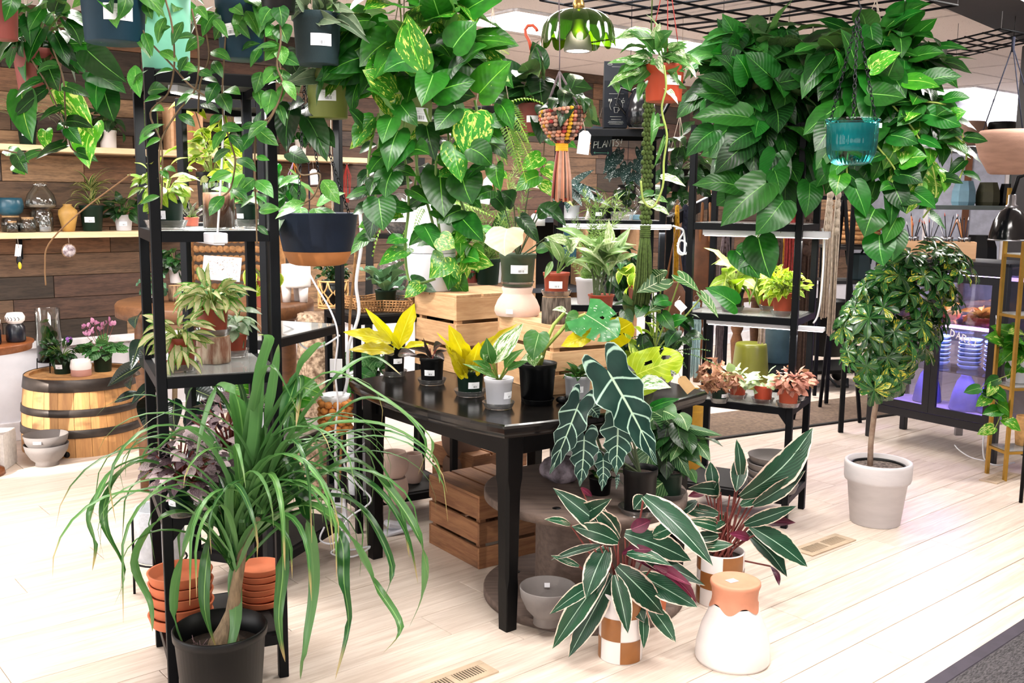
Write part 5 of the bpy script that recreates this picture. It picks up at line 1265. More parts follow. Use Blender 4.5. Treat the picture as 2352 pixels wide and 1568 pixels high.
bubble('pinkish-grey bulbous clay planter standing alone right of the stacked pair',950,1112,.158,48,72,'pink_clay')
P,h=bubble('dark brown bulbous clay planter behind the floor crate, under another',1062,1105,.158,96,55,'brown_clay')
t=thing('round_planter','large dark brown bulbous clay planter seen behind the black post under the table','planter',P+V((0,0,h)),0,'bulbous clay planters under the table');r=50*P.y/F;h=78*P.y/F
m=MB();m.lathe([(r*.62,0),(r*.7,.004),(r*.95,h*.3),(r,h*.55),(r*.93,h*.82),(r*.80,h),(r*.76,h*.97),(r*.88,h*.6),(r*.6,.02),(.001,.02)],36);m.build('pot','brown_clay',t)
for k,(py,lab)in enumerate(((1160,'pale grey cylinder pot behind the left rear table leg, lowest of three'),(1108,'pale grey cylinder pot behind the left rear table leg, middle of three'),(1056,'pale grey cylinder pot behind the left rear table leg, topmost of three'))):
 o=thing('cylinder_pot',lab,'pot',V((-.70,4.53,.158+k*.105)),0,'pale cylinder pots stacked');pot(o,.062,.10,'concrete',.95,soil=None,style='plain')
potplant('potted_pothos','terracotta pot with one green leaf behind the left rear table leg',815,935,('yz',4.45,.583),46,62,'red_brown_plastic',lambda t,s,z,r:crown(t,'jade',(0,0,z+20*s),(26*s,20*s,26*s),8,44*s,30*s),.82)
potplant('potted_pothos','pot of crinkled bright green leaves behind the left corner of the table',850,880,('yz',4.75,.583),50,50,'green_plastic',lambda t,s,z,r:crown(t,'cyc',(0,0,z+45*s),(56*s,40*s,30*s),26,40*s,34*s,src=(0,0,z)),.82)
def cable(name,label,pts,r,mat,cat='cable'):
 P=[PY(*p)for p in pts];m=MB();sm=[]
 for i in range(len(P)-1):
  p0,p1,p2,p3=P[max(i-1,0)],P[i],P[i+1],P[min(i+2,len(P)-1)]
  for k in range(6):s=k/6;sm.append(.5*((2*p1)+(p2-p0)*s+(2*p0-5*p1+4*p2-p3)*s*s+(3*p1-p0-3*p2+p3)*s**3))
 sm.append(P[-1]);m.tube(sm,r,6);return tag(m.build(name,mat),label,cat)
cable('power_cable','thick white cable running down from the hanging planter past the table corner',[(826,470,4.1),(830,560,4.1),(818,650,4.08),(824,720,4.08),(800,800,4.06),(798,870,4.06),(785,930,4.05),(772,1010,4.05),(772,1120,4.05)],.0075,'white_plastic')
cable('power_cable','thin white cable hanging from the navy planter across the left rack',[(702,612,3.7),(725,655,3.7),(760,715,3.7),(776,770,3.7),(770,850,3.72),(776,930,3.75),(770,1000,3.8),(774,1130,3.9)],.004,'white_plastic')
cable('jute_rope','twisted brown jute rope hanging beside the thick white cable',[(818,560,4.15),(812,640,4.15),(804,720,4.15),(800,840,4.12),(788,960,4.1),(780,1100,4.1)],.006,'rope_jute','rope')
cable('power_cable','white cable crossing down to the right behind the table leg',[(870,985,4.2),(830,1025,4.1),(790,1060,4.0),(820,1110,4.0),(852,1150,4.0),(800,1190,3.95),(770,1245,3.95),(735,1240,3.95),(745,1210,3.98)],.004,'white_plastic')
cable('power_cable','white cable looping in front of the cork bark behind the palm',[(652,745,4.0),(680,760,4.0),(690,790,4.0),(715,802,4.0),(750,790,4.05),(780,770,4.1)],.0045,'white_plastic')
cable('power_cable','loose white cable coiled on the floor by the power strip',[(775,1240,3.98),(800,1262,4.02),(850,1255,4.06),(810,1278,3.98),(760,1270,3.96),(790,1250,4.02)],.004,'white_plastic')
P0=PY(775,1125,4.0);P1=PY(792,1245,4.0)
t=thing('power_strip','white multi-socket power strip hanging among the cables by the table leg','power strip',P0);m=MB();m.bar(V((0,0,0)),P1-P0,.05,.03);m.build('body','white_plastic',t)
for k in range(4):q=(P1-P0)*(.15+.2*k);m=MB();m.box(q+V((0,-.026,0)),(.022,.004,.022));m.build('socket','black_plastic' if k==0 else 'grey_clay',t)
t=thing('power_adapter','white plug adapter lying on the floor behind the table leg','adapter',PZ(905,1228,0)+V((0,.05,0)),.5);m=MB();m.box((0,0,.03),(.10,.06,.03),Matrix.Rotation(.3,3,'Y'),bev=.008);m.build('body','white_plastic',t);m=MB();m.box((.0,-.02,.012),(.13,.08,.012),Matrix.Rotation(-.12,3,'Y'),bev=.003);m.build('plate','white_plastic',t)
# navy hanging planter
t=thing('hanging_planter','navy hanging planter with a caramel self-watering base on black chains','planter',PY(730,608,3.3));s_=3.3/F;r_=92*s_
m=MB();m.lathe([(r_*.56,0),(r_*.70,.006),(r_*.80,22*s_),(r_*.845,32*s_)],40);m.build('reservoir','caramel',t)
m=MB();m.lathe([(r_*.845,32.5*s_),(r_*.93,70*s_),(r_*1.0,116*s_),(r_*1.01,119*s_),(r_*.97,119*s_),(r_*.95,100*s_)],40,cap0=False);m.build('pot','navy',t)
m=MB();m.lathe([(r_*.96,105*s_),(.001,108*s_)],24,cap0=False);m.build('soil','soil',t)
def chain(t,pts,mat='black_metal',link_=.016,r=.0016,name='chain'):
 m=MB();P=[V(p)for p in pts]
 for a,b in zip(P,P[1:]):
  L=(b-a).length;n=max(1,int(L/(link_*.82)));d=(b-a).normalized();x=d.orthogonal().normalized();y=d.cross(x)
  for i in range(n):
   c=a.lerp(b,(i+.5)/n);s=x if i%2 else y;pp=[c+d*(math.cos(k*PI/4)*link_*.55)+s*(math.sin(k*PI/4)*link_*.3)for k in range(9)];m.tube(pp,r,4,cap=False)
 return m.build(name,mat,t)
top=PY(700,178,3.3)-t.location
for a,y in(((684,496),-.02),((805,500),0)):chain(t,[top,PY(a[0],a[1],3.3+y)-t.location])
chain(t,[top,V((0,r_*.97,118*s_))])
m=MB();m.tube([top+V((0,0,0)),top+V((0,0,CEIL-top.z-t.location.z))],.003,6);m.build('hanging_cord','cream_cord',t)
for q in((655,440),(670,470)):pass
crown(t,'hoya',(-.06,0,125*s_),(.07,.06,.04),14,.10,.05,.7,.3)
# things by the plank wall at the left
def wallpot(name,label,px,zz,w,h,mat,fn,out=.12,lab=None,**k):
 p=wpx(px,400,out);return potplant(name,label,px,400,('yz',p.y,zz+.001),w,h,mat,fn,lab=lab,back=False,**k)
def straps(t,key,mat,n,z,L,w,el=(.4,1.3),g=.35,tw=0):
 for i in range(n):
  pts=droop((rnd(-.01,.01),rnd(-.01,.01),z),rnd(0,2*PI),rnd(*el),L*rnd(.7,1.15),g,8,.05);link('leaf',strapmesh(key,mat,pts,w),t)
wallpot('spider_plant','dark green pot of arching striped spider plant on the upper wall shelf',68,zs1,44,56,'green_plastic',lambda t,s,z,r:straps(t,'leaf','lf_spider',34,z,.30,.013,(.5,1.4),.45),lab=.3)
wallpot('potted_plant','square white pot of dark leaves on the upper wall shelf beside the white cup',186,zs1,54,36,'white_ceramic',lambda t,s,z,r:crown(t,'dark',(0,0,z+30*s),(36*s,25*s,24*s),22,36*s,22*s,src=(0,0,z)),taper=.9)
wallpot('potted_plant','white cup-shaped pot of glossy leaves on the upper wall shelf beside the black rack',252,zs1,38,40,'white_ceramic',lambda t,s,z,r:crown(t,'dark',(0,0,z+22*s),(32*s,22*s,20*s),20,36*s,22*s,src=(0,0,z)),taper=.9)
def f_cact(t,s,z,r):
 m=MB();m.lathe([(14*s,z),(16*s,z+20*s),(15*s,z+55*s),(9*s,z+66*s),(.001,z+69*s)],32,cap0=False,mod=lambda a,q:1+.14*math.cos(10*a));m.build('cactus',plain('cactus','#5f7a3a',.7,0,.3,80,.5,150),t)
wallpot('potted_cactus','ribbed column cactus in a dark pot on the upper wall shelf behind the rack',350,zs1,34,30,'black_plastic',f_cact,lab=.0)
o=thing('pine_box','plain pine box leaning on the upper wall shelf behind the lime foliage','box',wpx(424,400,.12).xy.to_3d()+V((0,0,zs1+.001)),WANG)
for nm,c,d in(('side',(-.10,0,.14),(.018,.14,.28)),('side',(.10,0,.14),(.018,.14,.28)),('back',(0,.06,.14),(.18,.012,.28)),('base',(0,0,.008),(.18,.13,.016))):m=MB();m.box(c,d,bev=.001);m.build(nm,'box_wood',o)
wallpot('potted_pothos','white printed pot at the right end of the upper wall shelf',692,zs1,28,36,'white_ceramic',lambda t,s,z,r:crown(t,'jade',(0,0,z+14*s),(22*s,18*s,14*s),12,28*s,20*s))
wallpot('potted_plant','dark pot of broad cream-edged leaves on the upper wall shelf behind the strip light',545,zs1,44,36,'black_plastic',lambda t,s,z,r:(crown(t,'silver',(0,0,z+40*s),(46*s,30*s,34*s),18,50*s,22*s,src=(0,0,z)),crown(t,'dark',(0,0,z+30*s),(30*s,30*s,24*s),12,36*s,24*s)))
p=wpx(20,400,.13)
def onshelf(px,zz,out=.12):p=wpx(px,400,out);return V((p.x,p.y,zz+.001)),p.y/F
P,s_=onshelf(18,zs2)
t=thing('glass_jar','wide clear glass jar of dark soil under the blue pot on the wall shelf','jar',P);m=MB();m.lathe([(21*s_,0),(21*s_,30*s_),(17*s_,33*s_)],24);m.build('glass','glass',t);m=MB();m.lathe([(19*s_,.004),(19*s_,16*s_),(.001,17*s_)],20);m.build('soil','soil',t);m=MB();m.lathe([(18*s_,33*s_),(18*s_,37*s_)],20,cap1=True);m.build('lid','cork',t)
t=thing('round_pot','glossy dark blue round pot at the left end of the lower wall shelf','pot',P+V((0,0,37.5*s_)));m=MB();R1=29*s_
m.lathe([(R1*.6,0),(R1*.9,8*s_),(R1,20*s_),(R1*.95,34*s_),(R1*.86,40*s_),(R1*.8,40*s_),(R1*.88,22*s_),(.001,10*s_)],32);m.build('pot','teal_glaze',t)
def corkjar(label,px,w,h,out=.17,fill='perlite_soil',lid=True):
 P,s=onshelf(px,zs2,out);t=thing('cork_jar',label,'jar',P,0,'little glass jars on the lower wall shelf');r=w*s/2;h=h*s
 m=MB();m.lathe([(r,0),(r,h*.72),(r*.8,h*.80),(r*.8,h*.88)],24);m.build('glass','glass',t);m=MB();m.lathe([(r*.93,.003),(r*.93,h*.28),(.001,h*.3)],20);m.build('filling',fill,t)
 if lid:m=MB();m.lathe([(r*.74,h*.80),(r*.80,h)],20,cap1=True);m.build('cork_stopper','cork',t)
corkjar('small corked glass jar in front of the wide jar on the lower wall shelf',21,24,26,.20)
corkjar('corked glass jar with yellow bits, between the blue pot and the tall glass dome',57,33,34,.18)
corkjar('narrow clear glass jar standing before the tall glass dome',97,26,42,.20,'paper',False)
P,s_=onshelf(90,zs2,.10);t=thing('glass_terrarium','tall double-bellied glass terrarium on the lower wall shelf','terrarium',P)
m=MB();m.lathe([(24*s_,0),(24*s_,42*s_),(19*s_,48*s_),(32*s_,56*s_),(33*s_,66*s_),(28*s_,84*s_),(17*s_,98*s_),(14*s_,102*s_),(14*s_,110*s_),(17*s_,112*s_)],32);m.build('glass','glass',t)
m=MB();m.lathe([(30*s_,55*s_),(31*s_,60*s_),(.001,61*s_)],24);m.build('sand','cream_cord',t)
P,s_=onshelf(151,zs2,.14);t=thing('vase','small mottled yellow clay vase on the lower wall shelf','vase',P)
m=MB();m.lathe([(13*s_,0),(17*s_,20*s_),(21*s_,38*s_),(20*s_,48*s_),(10*s_,57*s_),(9*s_,60*s_),(11*s_,62*s_),(8*s_,61*s_)],28);m.build('body',plain('yellow_clay','#b98f4a',.5,0,.2,9),t)
wallpot('potted_dracaena','dark green pot of yellow-striped spiky dracaena on the lower wall shelf',206,zs2,54,58,'green_plastic',lambda t,s,z,r:[straps(t,'leaf','lf_dracaena',26,z+dz*s,66*s,8*s,(.1,1.4),.3)or None for dz in(10,40)]and None,lab=.15)
wallpot('potted_plant','white pot of curly two-tone leaves on the lower wall shelf next to the black rack',279,zs2,42,36,'white_plastic',lambda t,s,z,r:crown(t,'dark',(0,0,z+20*s),(34*s,26*s,24*s),30,34*s,18*s,.8,.3,src=(0,0,z)),lab=.3)
def ornament(label,px,y0,y1,kind):
 A=wpx(px,y0,.25);A.z=zs2-.02;B=wpx(px,y1,.25);t=thing('ornament',label,'ornament',A);d=B-A;d.x=d.y=0;L=-d.z
 m=MB();m.tube([(0,0,0),(.003,0,-L*.35)],.0012,4);m.build('string','cream_cord',t)
 Rz=Matrix.Rotation(WANG,3,'Z')
 if kind=='tag':
  m=MB();m.box((0,0,-L*.42),(.034,.001,L*.36),Rz@Matrix.Rotation(.15,3,'Y'));m.build('card','paper',t)
  m=MB();m.ball((0,.004,-L*.72),(.018,.004,.03),seg=10);m.build('wing','black_plastic',t);m=MB();m.ball((.004,0,-L*.87),(.011,.004,.022),seg=10);m.build('drop',plain('yellow_enamel','#d9b81c',.4),t)
 else:
  r=L*.32;m=MB();m.lathe([(r*.96,-.002),(r,0),(r*.96,.003)],28,cap0=True,cap1=True);o=m.build('medallion','bark',t,(0,0,-L*.68));o.rotation_euler=(PI/2,0,WANG)
  m=MB();m.lathe([(r*.86,0),(r*.86,.0015)],28,cap1=True);o=m.build('face',plain('plum','#6a4a5c',.6,0,.4,30,var2='#d9cfd2'),t,(.0+.004*math.sin(WANG),-.004,-L*.68));o.rotation_euler=(PI/2,0,WANG)
ornament('white card with black and yellow earrings hanging under the lower wall shelf',40,545,620,'tag')
ornament('round bark-edged medallion hanging under the lower wall shelf',156,535,592,'disc')
def strapthing(label,px,y1,colors,w,n=6,blob=None):
 A=wpx(px,400,.22);A.z=zs1-.03;B=wpx(px,y1,.22);L=A.z-B.z;t=thing('lanyard',label,'ornament',A);s=A.y/F
 m=MB();m.tube([(.012*math.cos(a),0,-.012+.012*math.sin(a))for a in[k*PI/6 for k in range(13)]],.0015,4);m.build('ring','steel',t)
 for k,c in enumerate(colors):
  m=MB()
  for i in range(n):
   x=(k-len(colors)/2+.5)*w*s/len(colors)+rnd(-1,1)*w*s*.2;m.tube([(0,0,-.02),(x,rnd(-.01,.01),-L*.35),(x+rnd(-.006,.006),0,-L*.7),(x*.4,0,-L)],.003,4)
  m.build('cord',c,t)
 if blob:m=MB();m.box((0,0,-L*.55),(w*s*.8,.02,L*.3),bev=.01);m.build('pouch',blob,t)
plain('red_cord','#a8312a',.9,0,.2);plain('orange_cord','#d9822c',.9);plain('lilac_cord','#c9b4d9',.9);plain('mustard_cord','#b98a1c',.95,0,.25,60,.5,120);plain('rust_cord','#8f2f2c',.95,0,.25,60,.5,120);plain('brown_cord','#43332c',.95,0,.25,60,.5,120);plain('ice_cord','#a3c4c9',.95,0,.15,60,.5,120);plain('grey_cord','#5f5358',.95,0,.2,60,.5,120);plain('navy_cord','#1f2233',.95,0,.2,60,.5,120);plain('moss_cord','#3f5220',.95,0,.3,80,.6,160)
strapthing('red, orange and lilac lanyard holding a black pouch, hanging under the upper wall shelf',674,462,('lilac_cord','red_cord','orange_cord'),34,2,'black_plastic')
strapthing('thin black strap hanging under the upper wall shelf beside the white tag',709,480,('navy_cord',),5,3)
strapthing('cream knotted cord hanging under the upper wall shelf',762,485,('cream_cord',),16,7)
strapthing('red and white cord keychain hanging at the right end of the upper wall shelf',797,465,('red_cord','rust_cord'),20,4)
hangtag('white paper tag hanging under the upper wall shelf between the lanyards',(720,388),(722,424),wpx(720,400,.24).y,18,'paper',cord=(718,368))
potplant('potted_violet','dark green pot of feathery leaves with one violet bloom on the half barrel',145,860,BZ,44,40,'green_plastic',lambda t,s,z,r:(crown(t,'dark',(0,0,z+18*s),(40*s,34*s,22*s),70,24*s,9*s,.8,.2,src=(0,0,z)),crown(t,'petal_violet',(16*s,0,z+50*s),(5*s,5*s,4*s),5,9*s,8*s)),.84,None,-.1)
def f_cycl(t,s,z,r):
 crown(t,'cyc',(0,0,z+20*s),(44*s,34*s,16*s),38,27*s,26*s,.7,.25,src=(0,0,z),mat='stem_red',up=.9);ps=[]
 for x,y in((-32,68),(-14,76),(8,70),(20,78),(-20,56),(-34,48),(30,72),(0,62)):crown(t,'petal_pink',(x*s,-.01,z+y*s),(5*s,5*s,4*s),5,11*s,8*s,.5,-.8);ps.append([V((0,0,z)),V((x*s*.6,0,z+y*s*.6)),V((x*s,-.01,z+y*s))])
 stems(t,ps,.0015,'stem_red')
potplant('potted_cyclamen','dark green pot of pink cyclamen in bloom on the half barrel',237,855,BZ,44,42,'green_plastic',f_cycl,.84)
P=PZ(177,866,BZ);s_=P.y/F;r_=23*s_;P=P+V((0,r_,0));t=thing('ceramic_planter','small white faceted planter with a pink base on the half barrel','planter',P);h_=38*s_
m=MB();m.lathe([(r_*.95,0),(r_,.003),(r_*.99,h_*.42)],28);m.build('base',plain('rose_glaze','#b98a80',.5,0,.08),t)
m=MB();m.lathe([(r_*.99,h_*.42),(r_*1.02,h_*.62),(r_*.93,h_*.86),(r_*.9,h_),(r_*.84,h_),(r_*.85,h_*.6)],24,cap0=False,mod=lambda a,q:1+.05*math.cos(12*a)*(1-abs(q-.5)));m.build('rim','white_ceramic',t)
P=PZ(116,852,BZ);s_=P.y/F;t=thing('glass_vase','tall glass cylinder with a green leaf inside on a wire stand behind the violet','vase',P);r_=27*s_;z1=24*s_
for k in range(4):a=k*PI/2+.4;m=MB();m.tube([(r_*math.cos(a),r_*math.sin(a),z1+.02),(r_*1.05*math.cos(a),r_*1.05*math.sin(a),0)],.003,5);m.build('leg','black_metal',t)
m=MB();m.tube([(r_*math.cos(a),r_*math.sin(a),z1)for a in[k*PI/10 for k in range(21)]],.003,5);m.build('ring','black_metal',t)
m=MB();m.lathe([(r_,z1),(r_,z1+122*s_),(r_*1.03,z1+123*s_)],32);m.build('glass','glass',t);m=MB();m.lathe([(r_*.95,z1+.003),(r_*.95,z1+36*s_),(.001,z1+40*s_)],24);m.build('soil','soil',t)
crown(t,'jade',(0,0,z1+70*s_),(12*s_,12*s_,26*s_),8,26*s_,20*s_)
P=PY(-62,800,5.3);P.z=0;zt=PY(20,792,5.2).z;t=thing('round_stool','glossy brown round wooden stool at the left edge holding two dark vases','stool',P)
m=MB();m.lathe([(.265,zt-.05),(.287,zt-.045),(.29,zt-.02),(.30,zt-.012),(.30,zt-.003),(.29,zt)],40,cap1=True);m.build('seat','stool_wood',t)
m=MB();m.lathe([(.12,0),(.115,.03),(.05,.07),(.04,zt*.5),(.06,zt-.05)],24);m.build('pedestal','stool_wood',t)
for lab,dx,dy,r_,h_ in(('black ribbed vase with a white glazed lip on the brown stool',.155,-.09,.042,.15),('black and white vase with line-drawn faces on its round top, second on the stool',.225,.02,.048,.16)):
 v=thing('vase',lab,'vase',P+V((dx,dy,zt+.001)),0,'dark vases on the stool');m=MB();m.lathe([(r_*.9,0),(r_,.01),(r_*.97,h_*.5),(r_*.7,h_*.62)],36,mod=lambda a,q:1+.03*math.cos(18*a));m.build('body','navy_glaze' if 'navy_glaze' in MATS else plain('navy_glaze','#171a22',.25),v)
 m=MB();m.lathe([(r_*.7,h_*.62),(r_*1.0,h_*.72),(r_*1.05,h_*.85),(r_*.8,h_*.98),(.001,h_)],30,cap0=False);m.build('top','white_ceramic',v)
 m=MB()
 for k in range(5):a=-2.2+k*.35;m.tube([((r_*1.06)*math.cos(a+.1*math.sin(q)),(r_*1.06)*math.sin(a+.1*math.sin(q)),h_*(.74+.03*q))for q in range(5)],.0015,4)
 m.build('drawn_lines','black_plastic',v)
P=PZ(30,1092);t=thing('cinder_block','white cinder block lying on the floor at the left edge below the stool','block',P+V((-.30,.16,0)),.12)
m=MB();L,D,Hh=.40,.19,.205
m.box((0,0,.014),(L,D,.028),bev=.003);m.box((0,0,Hh-.014),(L,D,.028),bev=.003)
for x in(-L/2+.017,0,L/2-.017):m.box((x,0,Hh/2),(.034,D,Hh-.05))
m.build('block',plain('block_white','#dedad6',.95,0,.1,40,.6,90),t)
for k,(lab,dz)in enumerate((('grey clay bowl with a foot on the floor before the barrel, lower of two',0),('grey clay bowl with a price sticker, nested in another before the barrel',.055))):
 P=PZ(106,1078)+V((-.04,.10,dz));s_=P.y/F;t=thing('clay_bowl',lab,'bowl',P,0,'nested grey clay bowls');r_=50*s_;h_=.125
 m=MB();m.lathe([(r_*.52,0),(r_*.5,.02),(r_*.72,h_*.35),(r_*.93,h_*.7),(r_,h_),(r_*.96,h_),(r_*.88,h_*.7),(r_*.5,h_*.3),(.001,h_*.28)],36);m.build('bowl','grey_clay',t)
 if k:sticker(t,r_*.93,r_,h_,h_*.8,.045,.016,.05)
P=PZ(405,1035);P=V((-1.62,4.75,0));t=potplant('rubber_plant','potted rubber plant with very dark glossy oval leaves between the barrel and the nearest rack',400,1150,('yz',4.75,0),105,110,'concrete',None,.8)
Y=4.75
for a,b,w in(((330,838),(246,888),44),((322,860),(300,895),36),((325,780),(300,850),38),((402,915),(402,992),54),((350,905),(332,985),46),((425,885),(512,922),50),((380,880),(300,930),34),((420,870),(500,850),46),((440,900),(500,975),52),((360,850),(320,800),44),((395,860),(360,905),50),((450,870),(540,895),46),((330,720),(310,755),40),((318,900),(262,925),20),((470,900),(545,940),46),((380,940),(350,1000),46),((430,940),(470,1010),46)):LP(t,'rubber',a,b,Y+rnd(-.15,.1),Y+rnd(-.25,.05),w,(rnd(-.5,.5),-1,.5))
stems(t,[[V((0,0,.2)),PY(400,880,Y)-t.location,PY(405,875,Y)-t.location]],.01,'stem_brown')
m=MB();m.tube([V((0,0,.2)),PY(402,940,Y)-t.location,PY(403,875,Y)-t.location],.011,7);m.build('trunk','stem_brown',t)
P=PY(498,700,5.25);zr=.985;P.z=0;t=thing('round_table','high round brown wooden table with a turned pedestal behind the two left racks','table',P)
m=MB();m.lathe([(.49,zr-.075),(.505,zr-.07),(.505,zr-.012),(.495,zr)],48,cap1=True);m.build('tabletop','round_table_wood',t)
for k in range(4):
 a=PI/4+k*PI/2-.3;m=MB();m.lathe([(.05,0),(.05,.30),(.036,.34),(.05,.38),(.05,.42),(.038,.45),(.055,.62),(.045,zr-.08)],16,(.37*math.cos(a),.37*math.sin(a),0));m.build('leg','round_table_wood',t)
RTB=P
def onrt(px,dy):return V(((px-CX)/F*(RTB.y+dy),RTB.y+dy,zr+.001))
potplant('potted_peperomia','white pot of round dark green leaves on a small log behind the rack post',404,660,('yz',5.2,zr+.09),30,36,'white_plastic',lambda t,s,z,r:crown(t,'dark',(0,0,z+26*s),(30*s,24*s,28*s),34,28*s,20*s,src=(0,0,z)),.8)
lt,lp,lh=log('small bark log under the white peperomia pot on the round table',404,692,('q')if 0 else zr+.001,30,36,'bark')
potplant('potted_plant','small black pot of grey-green leaves on the round table behind the rack post',356,705,('yz',5.05,zr+.001),34,36,'black_plastic',lambda t,s,z,r:crown(t,'staghorn',(0,0,z+20*s),(28*s,22*s,20*s),22,28*s,14*s,src=(0,0,z)),.84,None,0)
P=onrt(678,-.05);s_=P.y/F;t=thing('white_planter','white ceramic planter on three stout legs standing on the round table','planter',P)
for dx,dy in((-20,-.03),(0,.04),(18,-.02)):m=MB();m.lathe([(9*s_,0),(12*s_,40*s_)],20,(dx*s_,dy,0),cap1=True);m.build('leg','white_ceramic',t)
m=MB();m.lathe([(32*s_,34*s_),(33*s_,40*s_),(33*s_,86*s_),(30*s_,86*s_),(30*s_,60*s_),(.001,58*s_)],30);m.build('bowl','white_ceramic',t)
P=PY(545,690,6.15);t=thing('woven_chair','braided seagrass chair back behind the left racks, a flower print leaning on it','chair',P,.12);s_=6.15/F;W_,H_=205*s_,150*s_
m=MB()
for r in range(7):
 for k in range(15):
  z=(r+.5)*H_/7;x=(k-7)*W_/15+(.5*W_/15 if r%2 else 0);q=Matrix.Rotation(.6 if r%2 else -.6,3,'Y');o=len(m.v)
  m.ball((0,0,0),(W_/15*.72,.012,H_/7*.36),seg=8,rings=5);m.v[o:]=[tuple(q@V(v)+V((x,rnd(-.004,.004),z)))for v in m.v[o:]]
m.build('weave','rope_jute',t,stuff=True)
m=MB();m.tube([(-W_/2,.0,0),(-W_/2,0,H_*.92),(-W_*.42,0,H_*1.03),(W_*.42,0,H_*1.03),(W_/2,0,H_*.92),(W_/2,0,0)],.024,10);m.build('rim','rope_jute',t)
m=MB();m.ball((0,-.15,-.03),(W_*.52,.22,.075),seg=24,rings=8);m.build('seat','rope_jute',t)
for sx in(-1,1):
 for y in(-.3,.02):m=MB();m.tube([(sx*W_*.4,y,-.05),(sx*W_*.4,y,-P.z)],.02,8);m.build('leg','round_table_wood',t)
t2=thing('art_print','white card printed with fine flower drawings leaning on the seagrass chair back','print',PY(508,645,6.0));s_=6.0/F;m=MB();Rx=Matrix.Rotation(-.22,3,'X')@Matrix.Rotation(.06,3,'Y')
m.box((0,.02,28*s_),(88*s_,.006,56*s_),Rx,bev=.001);m.build('card','paper',t2);m=MB();m.add([Rx@V((x*40*s_,-.0038,z*25*s_))+V((0,.02,28*s_))for x,z in((-1,-1),(1,-1),(1,1),(-1,1))],[(0,1,2,3)],0,[(0,0),(1,0),(1,1),(0,1)])
tt=NT('botanical_print');uv=tt.n('UVMap').outputs[0];vo=tt.n('TexVoronoi',feature='DISTANCE_TO_EDGE');vo.inputs['Scale'].default_value=9;tt.set(vo.inputs['Vector'],tt.mapp(uv,(1.6,1,1)))
nz=tt.noise(uv,7,3);f=tt.math('MULTIPLY',tt.step(vo.outputs[0],.05,.02),tt.step(nz,.42,.52));tt.set(tt.b.inputs['Base Color'],tt.mix(f,tt.mix(tt.step(nz,.6,.66),lin('#f3f0ee'),lin('#d3b3a0')),lin('#5a4038')));MATS['botanical_print']=tt.m
m.build('print','botanical_print',t2)
P=V((-.99,5.0,0));t=thing('cork_bark','rough cork bark trunk standing behind the left racks beside the turned table leg','bark',P);m=MB();m.lathe([(.10,0),(.105,.3),(.095,.6),(.10,.92),(.085,.95)],28,cap1=True,mod=lambda a,q:1+.1*math.sin(5*a+9*q)+.06*math.sin(11*a-7*q));m.build('bark',plain('cork_rough','#8a6a50',.95,0,.5,40,1.0,60,var2='#c9ae94'),t)
P=PY(766,705,4.95);s_=P.y/F;t=thing('rattan_planter','looped rattan basket holding a black pot of small leaves behind the low shelf','hanging planter',P);r_=34*s_;h_=62*s_
m=MB();m.lathe([(r_*.62,.01),(r_*.78,h_*1.02),(r_*.74,h_*1.02),(r_*.74,h_*.9),(.001,h_*.92)],24);m.build('pot','black_plastic',t)
m=MB()
for z in(0,.012,h_*.98):m.tube([(r_*math.cos(a),r_*math.sin(a),z)for a in[k*PI/12 for k in range(25)]],.005,5,cap=False)
for k in range(9):
 a0=k*2*PI/9
 for sg in(-1,1):m.tube([(r_*1.0*math.cos(a0+sg*da),r_*1.0*math.sin(a0+sg*da),z)for da,z in((.0,.01),(.27,h_*.22),(.33,h_*.38),(.12,h_*.52),(.05,h_*.58),(.25,h_*.75),(.34,h_*.98))],.0042,5)
m.build('rattan_loops','rattan',t);m=MB();m.tube([(0,0,h_),(0,0,CEIL-P.z)],.002,4);m.build('cord','cream_cord',t)
crown(t,'dark',(0,0,h_+26*s_),(36*s_,30*s_,26*s_),120,15*s_,10*s_,.8,.2,src=(0,0,h_))
P=PY(905,720,5.5);t=thing('ladder_shelf','black wooden ladder shelf behind the white planter holding bags of soil','shelf',V((P.x,P.y,0)))
for sx in(-1,1):m=MB();m.bar((sx*.14,-.15,0),(sx*.14,.15,1.75),.04,.03);m.build('rail','black_wood',t)
for z,y in((.5,-.08),(.95,0),(1.32,.05)):m=MB();m.box((0,y+.05,z),(.27,.24,.025),bev=.002);m.build('shelf_board','black_wood',t)
def soilbag(label,p,w,h):
 t=thing('soil_bag',label,'bag',p,0,'clear bags of dark soil');m=MB();m.ball((0,0,h/2),(w/2,.04,h/2),seg=20,rings=10,f=lambda d:1+.06*noise.noise(d*5));m.build('soil','perlite_soil',t)
 m=MB();m.ball((0,0,h/2+.004),(w/2+.004,.045,h/2+.03),seg=20,rings=10,f=lambda d:1+.06*noise.noise(d*5));m.build('bag','clear_plastic',t);m=MB();m.box((0,-.049,h*.52),(w*.55,.001,h*.36));m.build('label','paper',t);m=MB();m.box((0,-.050,h*.62),(w*.16,.001,w*.16));m.build('emblem','caramel',t)
soilbag('clear labelled bag of dark soil on the upper board of the ladder shelf',V((P.x+.02,P.y+.08,1.334)),.17,.19)
soilbag('clear labelled bag of dark soil on the middle board of the ladder shelf',V((P.x-.02,P.y+.03,.965)),.17,.22)
